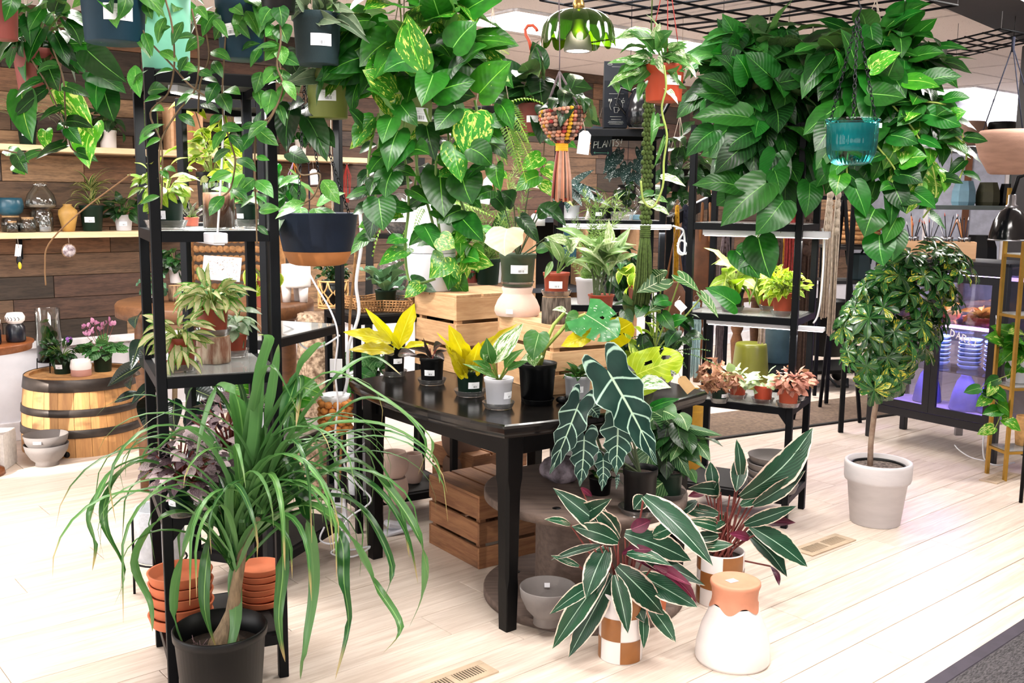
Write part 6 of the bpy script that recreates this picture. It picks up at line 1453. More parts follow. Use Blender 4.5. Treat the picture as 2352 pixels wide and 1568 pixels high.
# right rack (R)
def onR(px,dy=0.0):
 """point on rack R's footprint under a picture column"""
 d=(px-CX)/F;return cR.y+dy
def f_syn(t,s,z,r):
 crown(t,'syngon',(0,0,z+40*s),(46*s,36*s,46*s),22,52*s,34*s,.6,.3,src=(0,0,z),mat='stem_pale')
potplant('potted_syngonium','black pot of pale lime arrow leaves on the middle shelf of the right rack',1682,713,('yz',4.78,1.003),54,48,'black_plastic',f_syn,.72,'clear saucer under the black pot of pale lime arrow leaves')
potplant('potted_syngonium','orange plastic pot half hidden behind the black pot on the right rack',1668,700,('yz',4.98,1.003),40,44,'orange_plastic',lambda t,s,z,r:crown(t,'syngon',(0,0,z+30*s),(30*s,26*s,30*s),10,40*s,26*s),.8,'clear saucer under the half hidden orange pot')
def f_fine(t,s,z,r):crown(t,'yel',(0,0,z+26*s),(52*s,44*s,36*s),120,24*s,12*s,.9,.25,src=(0,0,z),mat='stem_pale')
potplant('potted_fittonia','terracotta pot of bright yellow-green small leaves at the right end of the middle shelf',1798,724,('yz',4.62,1.003),54,50,'terracotta',f_fine,.76,'clear saucer under the right-hand pot of yellow-green leaves')
potplant('potted_fittonia','terracotta pot of yellow-green leaves, further back of two on the right rack',1768,708,('yz',4.84,1.003),48,46,'terracotta',f_fine,.76,'clear saucer under the rear pot of yellow-green leaves')
def f_dry(t,s,z,r):crown(t,'driedfit',(0,0,z+20*s),(38*s,32*s,18*s),60,26*s,15*s,.9,.5,up=.3,jit=.8)
potplant('potted_fittonia','green pot of withered brown leaves at the front left corner of the lower shelf',1652,918,('yz',4.62,.583),38,36,'green_plastic',f_dry,.82,'clear saucer under the front pot of withered leaves',.55)
potplant('potted_fittonia','pot of withered tan leaves behind the first at the left of the lower shelf',1636,900,('yz',4.82,.583),38,34,'green_plastic',f_dry,.82,'clear saucer under the rear pot of withered leaves')
def f_wf(t,s,z,r):crown(t,'whitefit',(0,0,z+20*s),(32*s,28*s,16*s),30,27*s,20*s,.9,.3,up=.8)
potplant('potted_fittonia','orange pot of pale white-veined leaves beside the withered ones on the right rack',1694,908,('yz',4.72,.583),40,36,'orange_plastic',f_wf,.82,'clear saucer under the left pot of white-veined leaves')
potplant('potted_fittonia','orange pot of pale white-veined leaves beside the salmon-pink ones on the right rack',1752,920,('yz',4.62,.583),46,40,'orange_plastic',f_wf,.82,'clear saucer under the right pot of white-veined leaves')
potplant('potted_fittonia','terracotta pot of salmon-pink leaves beside the front post of the right rack',1810,934,('yz',4.53,.583),50,46,'terracotta',lambda t,s,z,r:crown(t,'pinkfit',(0,0,z+18*s),(38*s,34*s,26*s),90,22*s,14*s,.9,.4,up=.5),.8,'clear saucer under the salmon-pink fittonia')
potplant('potted_fittonia','pot of salmon-pink leaves half hidden behind the front post of the right rack',1826,912,('yz',4.70,.583),44,40,'black_plastic',lambda t,s,z,r:crown(t,'pinkfit',(0,0,z+18*s),(34*s,30*s,26*s),60,22*s,14*s,.9,.4,up=.5),.8,'clear saucer under the half hidden salmon-pink plant',.6)
saucers('clay_saucer','grey clay saucer low on the right rack, %s of its stack','grey clay saucers on the right rack',1772,1142,.158,124,5,'grey_clay',.034)
sau=thing('white_card','white paper card on the upper shelf of the right rack behind the drooping leaf','card',V((1.0,4.95,1.05)));m=MB();m.box((0,0,0),(.10,.002,.09),Matrix.Rotation(.3,3,'X'));m.build('card','paper',sau)
cable('power_cable','white lamp cord looping down the right side of the right rack',[(1888,524,4.75),(1893,545,4.75),(1892,600,4.75),(1886,680,4.76),(1878,725,4.77),(1868,742,4.76)],.0045,'white_plastic')
cable('power_cable','white cable tied in a loop before the leather bag',[(1545,518,4.9),(1570,530,4.9),(1560,552,4.9),(1558,580,4.9),(1572,580,4.9),(1570,530,4.9),(1552,525,4.9)],.005,'white_plastic')
cable('power_cable','white cable curling in an open loop beside the leather bag',[(1556,560,4.9),(1566,552,4.9),(1578,562,4.9),(1580,575,4.9),(1575,583,4.9),(1562,578,4.9),(1556,562,4.9)],.005,'white_plastic')
# rack S behind the crates
def yS(z,Y,*a):return('yz',Y,z)
def f_ps(t,s,z,r):rosette(t,'fern',(0,0,z),18,60*s,22*s,(.1,1.3),.05,.7,.002)
potplant('potted_fern','little labelled pot of fern on the upper shelf behind the green knotted hanger',1374,497,('yz',5.12,1.433),36,26,'black_plastic',f_ps,.85,None,0)
potplant('potted_fern','pot of bronze-green fern fronds beside the white cone on the upper shelf',1405,497,('yz',5.3,1.433),36,26,'black_plastic',f_ps,.85)
potplant('potted_plant','pot of grey-green speckled leaves at the shelf end behind the ivory leaf',1312,497,('yz',5.2,1.433),40,30,'white_plastic',lambda t,s,z,r:crown(t,'begonia',(0,0,z+30*s),(50*s,36*s,36*s),14,64*s,30*s,src=(0,0,z)),.85)
m=MB();m.lathe([(.016,0),(.001,.055)],12);tag(m.build('white_cone','white_ceramic',None,PY(1350,497,5.1).xy.to_3d()+V((0,0,1.432))),'small white cone ornament on the upper shelf behind the crates','ornament')
P=PY(1428,500,5.08);P.z=1.433;t=thing('clear_tray','small square clear plastic tray on the upper shelf beside the green knotted hanger','tray',P);m=MB()
for k in range(4):a=k*PI/2;R=Matrix.Rotation(a,3,'Z');m.box(R@V((0,-.05,.02)),(.1,.0015,.04),R@Matrix.Rotation(.2,3,'X'))
m.box((0,0,.001),(.095,.095,.002));m.build('tray','clear_plastic',t)
m=MB();m.box((0,0,.013),(.05,.04,.026),bev=.002);tag(m.build('blue_box','steel_blue',None,PY(1458,500,5.1).xy.to_3d()+V((0,0,1.432))),'small blue box behind the clear tray on the upper shelf','box')
P=PY(1440,485,5.25);P.z=1.433;t=thing('glass_bottle','round clear glass bulb bottle with a water plant on the upper shelf','bottle',P);m=MB();m.lathe([(.02,0),(.035,.02),(.035,.045),(.012,.07),(.012,.1)],20);m.build('glass','glass',t);crown(t,'dark',(0,0,.15),(.05,.04,.05),14,.05,.05,src=(0,0,.05))
P=PY(1236,500,5.0);P.z=1.4;t=thing('white_bottle','white bottle with a red cap behind the ivory leaf','bottle',P);m=MB();m.lathe([(.035,0),(.035,.05),(.025,.06)],20);m.build('body','white_plastic',t);m=MB();m.lathe([(.016,.06),(.016,.075)],16,cap1=True);m.build('cap','red_cord',t)
P=PY(1440,460,5.5);s_=P.y/F;t=thing('potted_begonia','black pot of white-spotted begonia hanging in a clear glass bowl','hanging plant',P);r_=36*s_
m=MB();m.ball((0,0,0),r_,seg=24,rings=12);m.build('glass_bowl','glass',t);z0=pot(t,22*s_,30*s_,'black_plastic',.85,z=5*s_);sticker(t,20*s_,22*s_,35*s_,16*s_,.045,.02)
for a,b,w in(((1418,360),(1385,400),34),((1405,365),(1400,420),30),((1440,380),(1432,425),28),((1455,375),(1475,400),26),((1430,395),(1385,410),22),((1460,400),(1470,430),24),((1470,345),(1480,390),24),((1425,345),(1415,370),22),((1450,400),(1445,440),24)):LP(t,'begonia',a,b,5.45,5.4,w)
m=MB();m.tube([V((0,0,r_)),V((0,0,CEIL-P.z))],.002,4);m.build('cord','navy_cord',t)
stems(t,[[V((0,0,z0)),PY(x,y,5.45)-t.location]for x,y in((1418,360),(1440,380),(1460,400),(1470,345))],.004,'stem_dark')
P=PY(1412,293,5.12);P.z=1.889;s_=P.y/F;t=thing('coffee_bag','tall black paper bag printed with pale line icons on the rack behind the crates','bag',P);w,h=54*s_,146*s_
m=MB();vv=[];ff=[]
for z,ww,d in((0,w*.96,.045),(h*.3,w,.05),(h*.7,w,.04),(h*.93,w,.012),(h,w,.004)):vv+=[(-ww/2,-d,z),(ww/2,-d,z),(ww/2,d,z),(-ww/2,d,z)]
ff=[(i*4+k,i*4+(k+1)%4,i*4+4+(k+1)%4,i*4+4+k)for i in range(4)for k in range(4)]+[(3,2,1,0),(16,17,18,19)]
m.add(vv,ff,smooth=False);m.build('bag',plain('bag_black','#0a0e15',.6,0,.2,6,spec=.12),t)
plain('icon_ink','#8f8f8a',.6)
m=MB();D=lambda x,z:V((x*w,-.053,z*h))
def ln(*p,r=.0009):m.tube([D(*q)for q in p],r,4)
c0=(.0,.33)
for a0,a1 in((2.4,3.9),(-.75,.75),(.95,1.9)):ln(*[(c0[0]+.27*math.cos(a0+(a1-a0)*k/8),c0[1]+.105*math.sin(a0+(a1-a0)*k/8))for k in range(9)])
ln((-.1,.30),(-.07,.22),(.06,.22),(.09,.30),(-.1,.30));ln((.09,.28),(.14,.285),(.12,.25),(.07,.25));ln((-.03,.32),(-.01,.335),(-.03,.35));ln((.02,.32),(.04,.335),(.02,.35))
for x in(-.30,-.22):ln((x,.42),(x,.37));[ln((x-.035,.385+k*.012),(x,.40+k*.012),(x+.035,.385+k*.012))for k in range(3)]
ln((.2,.40),(.34,.40),(.32,.37),(.22,.37),(.2,.40));ln((.27,.40),(.27,.43),(.30,.44))
for z,a in((.09,.3),(.07,.33),(.05,.28),(.12,.2),(.16,.25),(.50,.3),(.64,.2),(.66,.24),(.68,.2),(.90,.22)):ln((-a,z),(a,z),r=.0007)
ln(*[(-.3+.1*math.cos(k*PI/4),.935+.012*math.sin(k*PI/4))for k in range(9)])
m.build('printed_icons','icon_ink',t)
P=PY(1470,293,5.05);P.z=1.889;t=thing('kettle','glossy black goose-neck watering can on top of the rack behind the orange hanging pot','watering can',P);s_=P.y/F
m=MB();m.lathe([(.055,0),(.068,.02),(.075,.07),(.066,.13),(.045,.17),(.04,.185),(.03,.19)],32,cap1=True);m.build('body',plain('gloss_black','#0d0e12',.15),t)
m=MB();m.tube([(.05,0,.02),(.11,0,.06),(.15,0,.14),(.18,0,.21),(.215,0,.225)],[.012,.011,.009,.008,.008],8);m.build('spout','gloss_black',t);m=MB();m.tube([(-.03,0,.17),(-.10,0,.19),(-.12,0,.12),(-.06,0,.05)],.007,8);m.build('handle','gloss_black',t)
P=PY(1381,357,5.35);s_=P.y/F;t=thing('hanging_sign','small black chalk sign lettered PLANTS! hanging under the rack top behind the crates','sign',P);w,h=50*s_,66*s_
poly=[(-.5,.1),(-.42,0),(0,.03),(.42,0),(.5,.1),(.46,.5),(.5,.9),(.42,1),(0,.96),(-.42,1),(-.5,.9),(-.46,.5)]
m=MB();vv=[(x*w,0,z*h)for x,z in poly]+[(x*w,.008,z*h)for x,z in poly];n=12
m.add(vv,[tuple(range(n)),tuple(range(2*n-1,n-1,-1))]+[(i,n+i,n+(i+1)%n,(i+1)%n)for i in range(n)],smooth=False);m.build('board','slate_board' if 'slate_board' in MATS else plain('slate_board','#1c2530',.7),t)
plain('sign_paint','#eef0ee',.6);m=MB();write(m,'PLANTS!',V((-.36*w,-.004,.24*h)),V((1,0,.1)).normalized(),V((.12,0,1)),.035,.0024,.66);m.build('lettering','sign_paint',t)
m=MB();m.tube([V((-.34*w,-.003,.09*h)),V((.34*w,-.003,.09*h))],.0015,4);m.tube([V((.28*w,-.003,.13*h)),V((.34*w,-.003,.09*h)),V((.28*w,-.003,.05*h))],.0015,4);m.tube([V((-.28*w,-.003,.13*h)),V((-.34*w,-.003,.09*h)),V((-.28*w,-.003,.05*h))],.0015,4);m.build('arrow','mint',t)
m=MB();m.tube([V((-.2*w,.004,h)),V((0,.004,h*1.6)),V((.2*w,.004,h))],.0012,4);m.build('string','cream_cord',t)
potplant('potted_plant','small terracotta pot of lime leaves on the middle shelf left of the green tassel',1462,694,('yz',5.1,1.003),42,40,'terracotta_plastic',lambda t,s,z,r:crown(t,'yel',(0,0,z+30*s),(30*s,24*s,36*s),14,38*s,24*s,src=(0,0,z)),.8,'clear saucer under the terracotta pot of lime leaves by the green tassel')
potplant('potted_plant','pot of dark green glossy stems behind the aglaonema on the middle shelf',1415,690,('yz',5.25,1.003),60,50,'black_plastic',lambda t,s,z,r:crown(t,'dark',(0,0,z+40*s),(60*s,40*s,55*s),40,60*s,24*s,src=(0,0,z)),.8)
P=PY(1312,700,6.6);t=thing('cubby_shelf','grey and pine cubby shelf standing against the back wall behind the crates','shelf',V((P.x,P.y,0)),.25)
for x in(-.30,.05,.40):m=MB();m.box((x,0,.70),(.02,.3,1.4));m.build('divider','box_wood',t)
for z in(.55,.95,1.4):m=MB();m.box((.05,0,z),(.76,.32,.03));m.build('shelf_board','steel_dark' if 'steel_dark' in MATS else plain('steel_dark','#4a4f58',.7),t)
m=MB();m.box((.05,.155,.7),(.74,.01,1.4));m.build('back','black_board',t)
o=thing('blue_sign','small teal framed picture in the cubby shelf behind the striped terracotta plant','picture',PY(1302,600,6.4));m=MB();m.box((0,0,.1),(.12,.01,.19),bev=.002);m.build('frame','teal_glaze',o)
# garment rack with macrame and the leather bag
A=PY(1535,512,5.9);B=PY(1680,436,7.6)
t=thing('hook_rail','black slanting wall rail with silver hooks holding bags and hangers','rail',A);m=MB();m.bar(V((0,0,0)),B-A,.02,.07);m.build('bar','black_metal',t)
m=MB();m.bar(V((0,0,.037)),B-A+V((0,0,.037)),.022,.006);m.build('edge','steel',t)
for q in(.02,.98):pp=(B-A)*q;m=MB();m.bar(pp,V((pp.x,pp.y,-A.z)),.04);m.build('post','black_metal',t)
P=PY(1608,690,6.4);s_=P.y/F;t=thing('leather_bag','brown leather tote bag hanging from the slanting black rail','bag',P);w,h=62*s_,168*s_
m=MB();vv=[]
for z,ww,d in((0,w*.9,.05),(h*.06,w*1.0,.06),(h*.5,w*.98,.055),(h*.97,w*.84,.02),(h,w*.84,.018)):vv+=[(-ww/2,-d,z),(ww/2,-d,z),(ww/2,d,z),(-ww/2,d,z)]
m.add(vv,[(i*4+k,i*4+(k+1)%4,i*4+4+(k+1)%4,i*4+4+k)for i in range(4)for k in range(4)]+[(3,2,1,0)],smooth=True);m.build('body','leather',t)
for x in(-.12,.22):m=MB();m.tube([(x*w,-.02,h*.70),(x*w,-.03,h*.95),(x*w*.8+.01,0,h*1.32),(x*w+.02,.03,h*.95)],.009,6);m.build('strap','leather_tan' if 'leather_tan' in MATS else plain('leather_tan','#8a5a34',.6),t)
m=MB();m.tube([(w*.36,-.05,h*.9),(w*.33,-.065,h*.4),(w*.30,-.06,h*.12)],.005,6);m.build('lanyard','leather_tan',t);m=MB();m.ball((w*.35,-.06,h*.84),(.008,.006,.02),seg=8);m.build('clasp','brass',t)
P=PY(1545,780,5.8);t=thing('leather_bag','second brown leather bag hanging lower behind the velvety alocasia','bag',P);s_=P.y/F
m=MB();m.ball((0,0,66*s_),(34*s_,.05,70*s_),seg=16,rings=10);m.build('body','leather',t);m=MB();m.tube([(-20*s_,0,130*s_),(0,0,260*s_),(20*s_,0,130*s_)],.008,6);m.build('strap','leather_tan',t)
def hanger(label,x,y0,y1,Y,w,mat,n=9,knots=True,flare=1.0,cat='plant hanger',name='macrame_hanger',group='corded plant hangers'):
 A=PY(x,y0,Y);L=A.z-PY(x,y1,Y).z;s=Y/F;t=thing(name,label,cat,A,0,group)
 m=MB()
 for i in range(n):
  u=(i/max(1,n-1)-.5);a=rnd(-.3,.3);m.tube([(u*w*s*.4,a*.02,-.01),(u*w*s*.9,a*.04,-L*.3),(u*w*s*.8+rnd(-.004,.004),a*.04,-L*.6),(u*w*s*flare,a*.05,-L*rnd(.94,1.0))],rnd(.75,1.1)*w*s/n*.9,5)
 m.build('cords',mat,t)
 if knots:
  m=MB()
  for z in[-.02-L*.06*k for k in range(5)]:m.ball((0,0,z),(w*s*.42,.014,L*.032),seg=8,rings=5)
  m.build('knots',mat,t)
 m=MB();m.tube([(.016*math.cos(k*PI/6),0,.016+.016*math.sin(k*PI/6))for k in range(13)],.002,4);m.build('ring','steel',t)
 return t
for lab,x,y0,y1,Y,w,mt,n in(
('mustard corded hanger on the slanting rail left of the leather bag',1556,470,720,6.0,12,'mustard_cord',5),('white corded hanger on the slanting rail at the far left',1542,500,800,5.95,14,'cream_cord',6),
('navy corded hanger on the slanting rail behind the right rack post',1575,470,740,6.2,18,'navy_cord',8),('pale ice blue fringe hanging below the leather bag',1600,690,868,6.3,24,'ice_cord',10),
('mustard corded hanger right of the leather bag',1638,490,860,6.6,10,'mustard_cord',5),('grey corded hanger behind the drooping pothos leaf',1668,520,720,6.8,20,'grey_cord',8),
('bright mustard corded hanger behind the right rack, leftmost of the row',1768,505,700,6.2,26,'mustard_cord',10),('brown knotted hanger right of the bright mustard one',1792,510,690,6.2,20,'brown_cord',9),
('thin mustard hanger between the brown and the red ones',1806,505,690,6.3,8,'mustard_cord',4),('rust red corded hanger behind the front post of the right rack',1822,440,690,6.2,26,'rust_cord',10),
('dark brown corded hanger between the two right posts of the right rack',1862,460,900,6.4,40,'brown_cord',14),('charcoal corded hanger against the front right post',1845,470,850,6.5,14,'navy_cord',6),
('cream macrame hanger right of the right rack, left of two',1908,440,740,5.9,20,'cream_cord',9),('cream braided macrame hanger right of the right rack, right of two',1926,440,780,5.8,18,'cream_cord',8),
('grey-brown cords gathered into a tassel under the middle shelf of the right rack',1655,720,838,6.4,18,'grey_cord',9),('short cream fringe hanging before the blue planter',1752,730,790,6.8,14,'cream_cord',6)):
 hanger(lab,x,y0,y1,Y,w,mt,n)
P=PY(1930,445,7.0)
t=thing('tripod_stand','slim black tripod ladder stand behind the cream macrame hangers','stand',V((P.x,P.y,0)))
for x,y in((-.28,-.1),(.18,-.15),(.05,.35)):m=MB();m.bar((0.03,0,P.z),(x,y,0),.022);m.build('leg','black_metal',t)
t=thing('garment_rack','black clothes rail carrying the coloured corded hangers behind the right rack','rack',V((1.80,6.6,0)),-.12)
for x in(-.5,.42):m=MB();m.bar((x,0,0),(x,0,1.56),.03);m.build('post','black_metal',t)
m=MB();m.bar((-.5,0,1.56),(.42,0,1.56),.025);m.build('rail','black_metal',t)
# floor pieces beyond the right rack
t=thing('low_cart','low black wheeled cart carrying the blue and the black planters','cart',PZ(1850,905)+V((.12,.35,0)),.28)
m=MB();m.box((0,0,.16),(1.05,.5,.03),bev=.004);m.build('deck','black_wood',t)
for x in(-.42,.42):
 for y in(-.2,.2):m=MB();m.lathe([(.05,-.015),(.055,-.01),(.055,.01),(.05,.015)],20,cap1=True);o=m.build('wheel','black_plastic',t,(x,y,.055));o.rotation_euler=(PI/2,0,0);m=MB();m.box((x,y+.025,.10),(.02,.008,.10));m.build('caster_fork','black_metal',t)
m=MB();m.tube([(.0,-.26,.15),(.05,-.34,.06),(.15,-.34,.05),(.2,-.26,.1)],.012,6);m.build('handle','black_metal',t)
cart=t.location.copy()
P=PZ(1797,838,.176);s_=P.y/F;t=thing('planter','blue plastic bucket planter on the black cart behind the right rack','planter',P+V((0,.16,0)));pot(t,46*s_,106*s_,'steel_blue',.66,.22,None)
P=PZ(1915,822,.176);s_=P.y/F;t=thing('planter','large black planter on the black cart behind the schefflera tree','planter',P+V((0,.2,0)));pot(t,52*s_,130*s_,'black_plastic',.82,.2,None)
P=PZ(1720,912,0);s_=P.y/F;t=thing('planter','shiny olive green planter standing upside down behind the right rack','planter',P);r_=44*s_;h_=PY(1720,787,P.y).z
m=MB();m.lathe([(r_*1.02,0),(r_,h_*.3),(r_*.88,h_*.75),(r_*.83,h_*.93),(r_*.80,h_*.985),(r_*.74,h_),(r_*.1,h_*.99)],36,cap0=False,cap1=True);m.build('pot','olive_glaze',t)
t=thing('runner_rug','dark brown runner rug on the floor below the black cart','rug',V((2.15,7.1,0)),math.radians(29));m=MB();m.box((0,0,.004),(2.3,.62,.008));m.build('pile',plain('rug_brown','#6b5a4c',.95,0,.25,40,.6,100),t)
m=MB();m.box((0,-.3,.006),(2.3,.025,.012));m.build('binding','black_board',t)
t=thing('wooden_table','brown wooden table with turned legs behind the right rack','table',PY(1730,690,8.2).xy.to_3d(),WANG);m=MB();m.box((0.2,.2,.74),(.9,.5,.04),bev=.004);m.build('tabletop','round_table_wood',t)
for x in(-.2,.6):
 for y in(0,.4):m=MB();m.lathe([(.03,0),(.035,.2),(.05,.4),(.032,.46),(.05,.5),(.045,.72)],14,(x,y,0));m.build('leg','round_table_wood',t)
for k,(x,y)in enumerate(((1595,850),(1592,830))):
 P=PZ(x,870,0)if 0 else PY(x,y,5.6);P.z=0 if k==0 else .06;t=thing('yellow_pot','yellow plastic pot nested on the floor behind the table corner, %s of two'%('lower' if k==0 else 'upper'),'pot',P+V((0,0,.22 if 0 else 0)),0,'nested yellow pots');pot(t,.085,.40,'yellow_plastic',.8,.12,None)
 # schefflera tree
P=PZ(2008,1217);s_=P.y/F;r_=79*s_;P=P+V((P.x/P.y*r_*.8,r_*.8,0));h_=.305
t=thing('schefflera_tree','umbrella tree with yellow-splashed whorled leaves on a bare stem in a pale grey pot','potted tree',P)
m=MB();m.lathe([(r_*.72,0),(r_*.74,.004),(r_*.88,h_*.66),(r_*.97,h_*.70),(r_*.99,h_*.74),(r_,h_*.96),(r_*.98,h_),(r_*.90,h_),(r_*.88,h_*.88)],48);m.build('pot','pale_stone',t)
m=MB();m.lathe([(r_*.80,h_*.88),(r_*.80,h_*.94),(r_*.77,h_*.94),(r_*.77,h_*.9)],36,cap0=False);m.lathe([(r_*.88,h_*.86),(r_*.8,h_*.86)],36,cap0=False);m.build('inner_pot','black_plastic',t)
m=MB();m.lathe([(r_*.78,h_*.9),(r_*.3,h_*.92),(.001,h_*.93)],28,cap0=False);m.build('soil','perlite_soil',t)
tz=lambda x,y,d=0:PY(x,y,P.y+d)-t.location
m=MB();m.tube([tz(1998,1092),tz(2000,1020),tz(2008,950),tz(2016,905),tz(2030,850),tz(2045,780)],[.014,.013,.013,.012,.010,.008],10);m.build('trunk','bark_pale' if 'bark_pale' in MATS else plain('bark_pale','#b39a86',.9,0,.25,40,.5,80,var2='#8a7060'),t)
m=MB()
prof=[(570,2110,2200),(600,2040,2240),(640,2000,2215),(680,1960,2200),(720,1935,2185),(760,1925,2165),(800,1935,2130),(840,1950,2110),(880,1960,2080),(910,1985,2060)]
cnt=0;ctr=tz(2040,760)
for i in range(185):
 y=rnd(572,908);a,b=interp([(q[0],q[1])for q in prof],y),interp([(q[0],q[2])for q in prof],y);x=rnd(a,b);wd=(b-a)/2*s_;dx=(x-(a+b)/2)*s_;dm=math.sqrt(max(.02,wd*wd-dx*dx));d=-dm*rnd(-.5,1.0)
 c=tz(x,y,d);o_=(c-ctr);o_.z*=.6;nr=(o_.normalized()+V((0,-.35,.55))+unit()*.35).normalized();xx_=nr.orthogonal().normalized();Q=rnd(0,6);xx_=Matrix.Rotation(Q,3,nr)@xx_;yy_=nr.cross(xx_);L=rnd(.07,.10)
 o=bpy.data.objects.new('leaf_whorl',random.choice(LEAF['whorl']));COL.objects.link(o);o.parent=t
 o.matrix_local=Matrix(((xx_.x*L,yy_.x*L,nr.x*L,c.x),(xx_.y*L,yy_.y*L,nr.y*L,c.y),(xx_.z*L,yy_.z*L,nr.z*L,c.z),(0,0,0,1)))
 if i%3==0:m.tube([tz(2040,min(900,y+60)),c-nr*.05,c],.0025,4)
m.build('twigs','stem_dark',t,stuff=True)
# inside and on the cabinet
def incab(name,label,cat,x,y,z):return thing(name,label,cat,in_cab(x,y,z),cyaw)
for k,(x,lab)in enumerate(((-.05,'shallow clay bowl of orange pitcher plants on the upper glass shelf, left in the cabinet'),(.20,'shallow clay bowl of orange pitcher plants on the upper glass shelf, right in the cabinet'))):
 t=incab('pitcher_plant',lab,'potted plant',x,-.04,.805);m=MB();m.lathe([(.07,0),(.10,.02),(.105,.045),(.098,.045),(.09,.02),(.001,.02)],28);m.build('bowl','terracotta',t);rosette(t,'pitcher',(0,0,.03),22,.12,.035,(.1,1.3),.05,.5);rosette(t,'yel',(0,0,.03),10,.08,.03,(.1,1),.05,.5)
for x,y,lab in((-.18,.06,'blue tapering vase on the cabinet floor, left one'),(.10,.02,'blue tapering vase on the cabinet floor, middle one'),(.24,.08,'blue tapering vase on the cabinet floor, right one')):
 t=incab('blue_vase',lab,'vase',x,y,.251);m=MB();m.lathe([(.085,0),(.09,.01),(.075,.10),(.05,.18),(.03,.21),(.033,.22)],28,cap1=True);m.build('body',plain('lavender_glaze','#7f86c9',.35)if 'lavender_glaze' not in MATS else 'lavender_glaze',t)
for x,lab in((-.12,'left bowl column on the middle cabinet shelf'),(.09,'middle bowl column on the middle cabinet shelf'),(.26,'right bowl column on the middle cabinet shelf')):
 m=MB();m.lathe([(.05,0),(.068,.018),(.07,.026),(.064,.026)],24);me=m.mesh('bowl','steel_blue')
 for k in range(7):
  o=link('stacked_bowl',me,None,in_cab(x,.06,.505+k*.0275));tag(o,('lowest','second lowest','third lowest','middle','third highest','second highest','topmost')[k]+' blue-grey bowl of the '+lab,'bowl','stacked bowls, '+lab)
P=in_cab(-.13,-.02,ch+.001);t=thing('wooden_box','long pine box of paint jars and brushes standing on the cabinet','box',P,cyaw+.62)
L,D,Hb=.42,.15,.105
for nm,c,d in(('front',(0,-D/2,Hb/2),(L,.012,Hb)),('back',(0,D/2,Hb/2),(L,.012,Hb)),('side',(-L/2,0,Hb/2),(.012,D,Hb)),('side',(L/2,0,Hb/2),(.012,D,Hb)),('base',(0,0,.006),(L,D,.012))):m=MB();m.box(c,d,bev=.001);m.build(nm,'box_wood',t)
for k,(px,lab)in enumerate(((2115,'first from the left'),(2150,'second from the left'),(2195,'third from the left'),(2235,'rightmost'))):
 q=(k-1.5)*.10;R=Matrix.Rotation(cyaw+.62,3,'Z');t2=thing('brush_jar','glass jar of paint brushes in the pine box on the cabinet, '+lab,'jar',P+R@V((q,0,.0125)),0,'jars of brushes');m=MB();m.lathe([(.038,0),(.04,.09),(.034,.105),(.034,.12)],22);m.build('glass','glass',t2);m=MB();m.lathe([(.036,.105),(.037,.12),(.034,.12),(.034,.105)],22,cap0=False);m.build('metal_ring','steel',t2)
 for j in range(7):
  a=rnd(0,6.3);e=V((math.cos(a)*.05,math.sin(a)*.05,rnd(.18,.25)));m=MB();b0=V((math.cos(a)*-.015,math.sin(a)*-.015,.005));m.tube([b0,e],.0032,5);m.build('brush_handle',random.choice(['black_plastic','steel','navy_cord','caramel']),t2);m=MB();m.tube([e,e+(e-b0).normalized()*.022],[.004,.001],5);m.build('bristle',random.choice(['orange_plastic','white_plastic','black_plastic']),t2)
cable('power_cable','white cable trailing over the floor under the glass cabinet',[(2193,1022,5.95),(2205,1035,5.85),(2230,1050,5.75),(2262,1058,5.65)],.004,'white_plastic')
cable('power_cable','white cable running down the front post of the glass cabinet',[(2260,995,5.72),(2258,1030,5.70),(2264,1058,5.66),(2290,1068,5.6),(2330,1062,5.7)],.005,'white_plastic')
m=MB();m.box((0,0,.10),(.05,.02,.06),bev=.003);tag(m.build('junction_box','steel',None,V((2.85,6.2,0))),'small grey socket box under the glass cabinet','socket')
# shop shelving behind the cabinet
plain('sage_grey','#4f5a5a',.6,0,.08)
P=PY(2200,620,8.4);t=thing('shop_shelf','tall grey-green shelf unit behind the glass cabinet holding dark pots','shelf',V((P.x,P.y,0)),-.1)
for x in(-.55,.40):m=MB();m.box((x,0,1.0),(.07,.05,2.0),bev=.003);m.build('upright','sage_grey',t)
for z in(1.0,1.50,1.97):m=MB();m.box((-.07,0,z),(.98,.34,.035),bev=.003);m.build('shelf_board','sage_grey',t)
SS=t.location.copy()
def facet(label,x,z,r,h,mat,sq=False):
 t=thing('faceted_pot',label,'pot',SS+V((x,-.05,z+.018)),0);m=MB();m.lathe([(r*.9,0),(r,h*.15),(r*.95,h*.6),(r*.7,h)],8,cap1=True,sharp=True);m.build('pot',mat,t)
facet('faceted teal pot on the grey-green shop shelf',-.02,1.50,.10,.20,'steel_blue');facet('faceted dark olive pot beside the teal one on the shop shelf',.18,1.50,.10,.19,plain('dark_olive','#34341f',.6));facet('faceted dark pot at the end of the shop shelf by the upright',.33,1.50,.06,.18,'black_plastic')
facet('dark faceted pot on the lower board of the shop shelf',.15,1.017,.14,.24,'black_plastic');facet('teal faceted pot on the lower board of the shop shelf',-.1,1.017,.10,.2,'steel_blue')
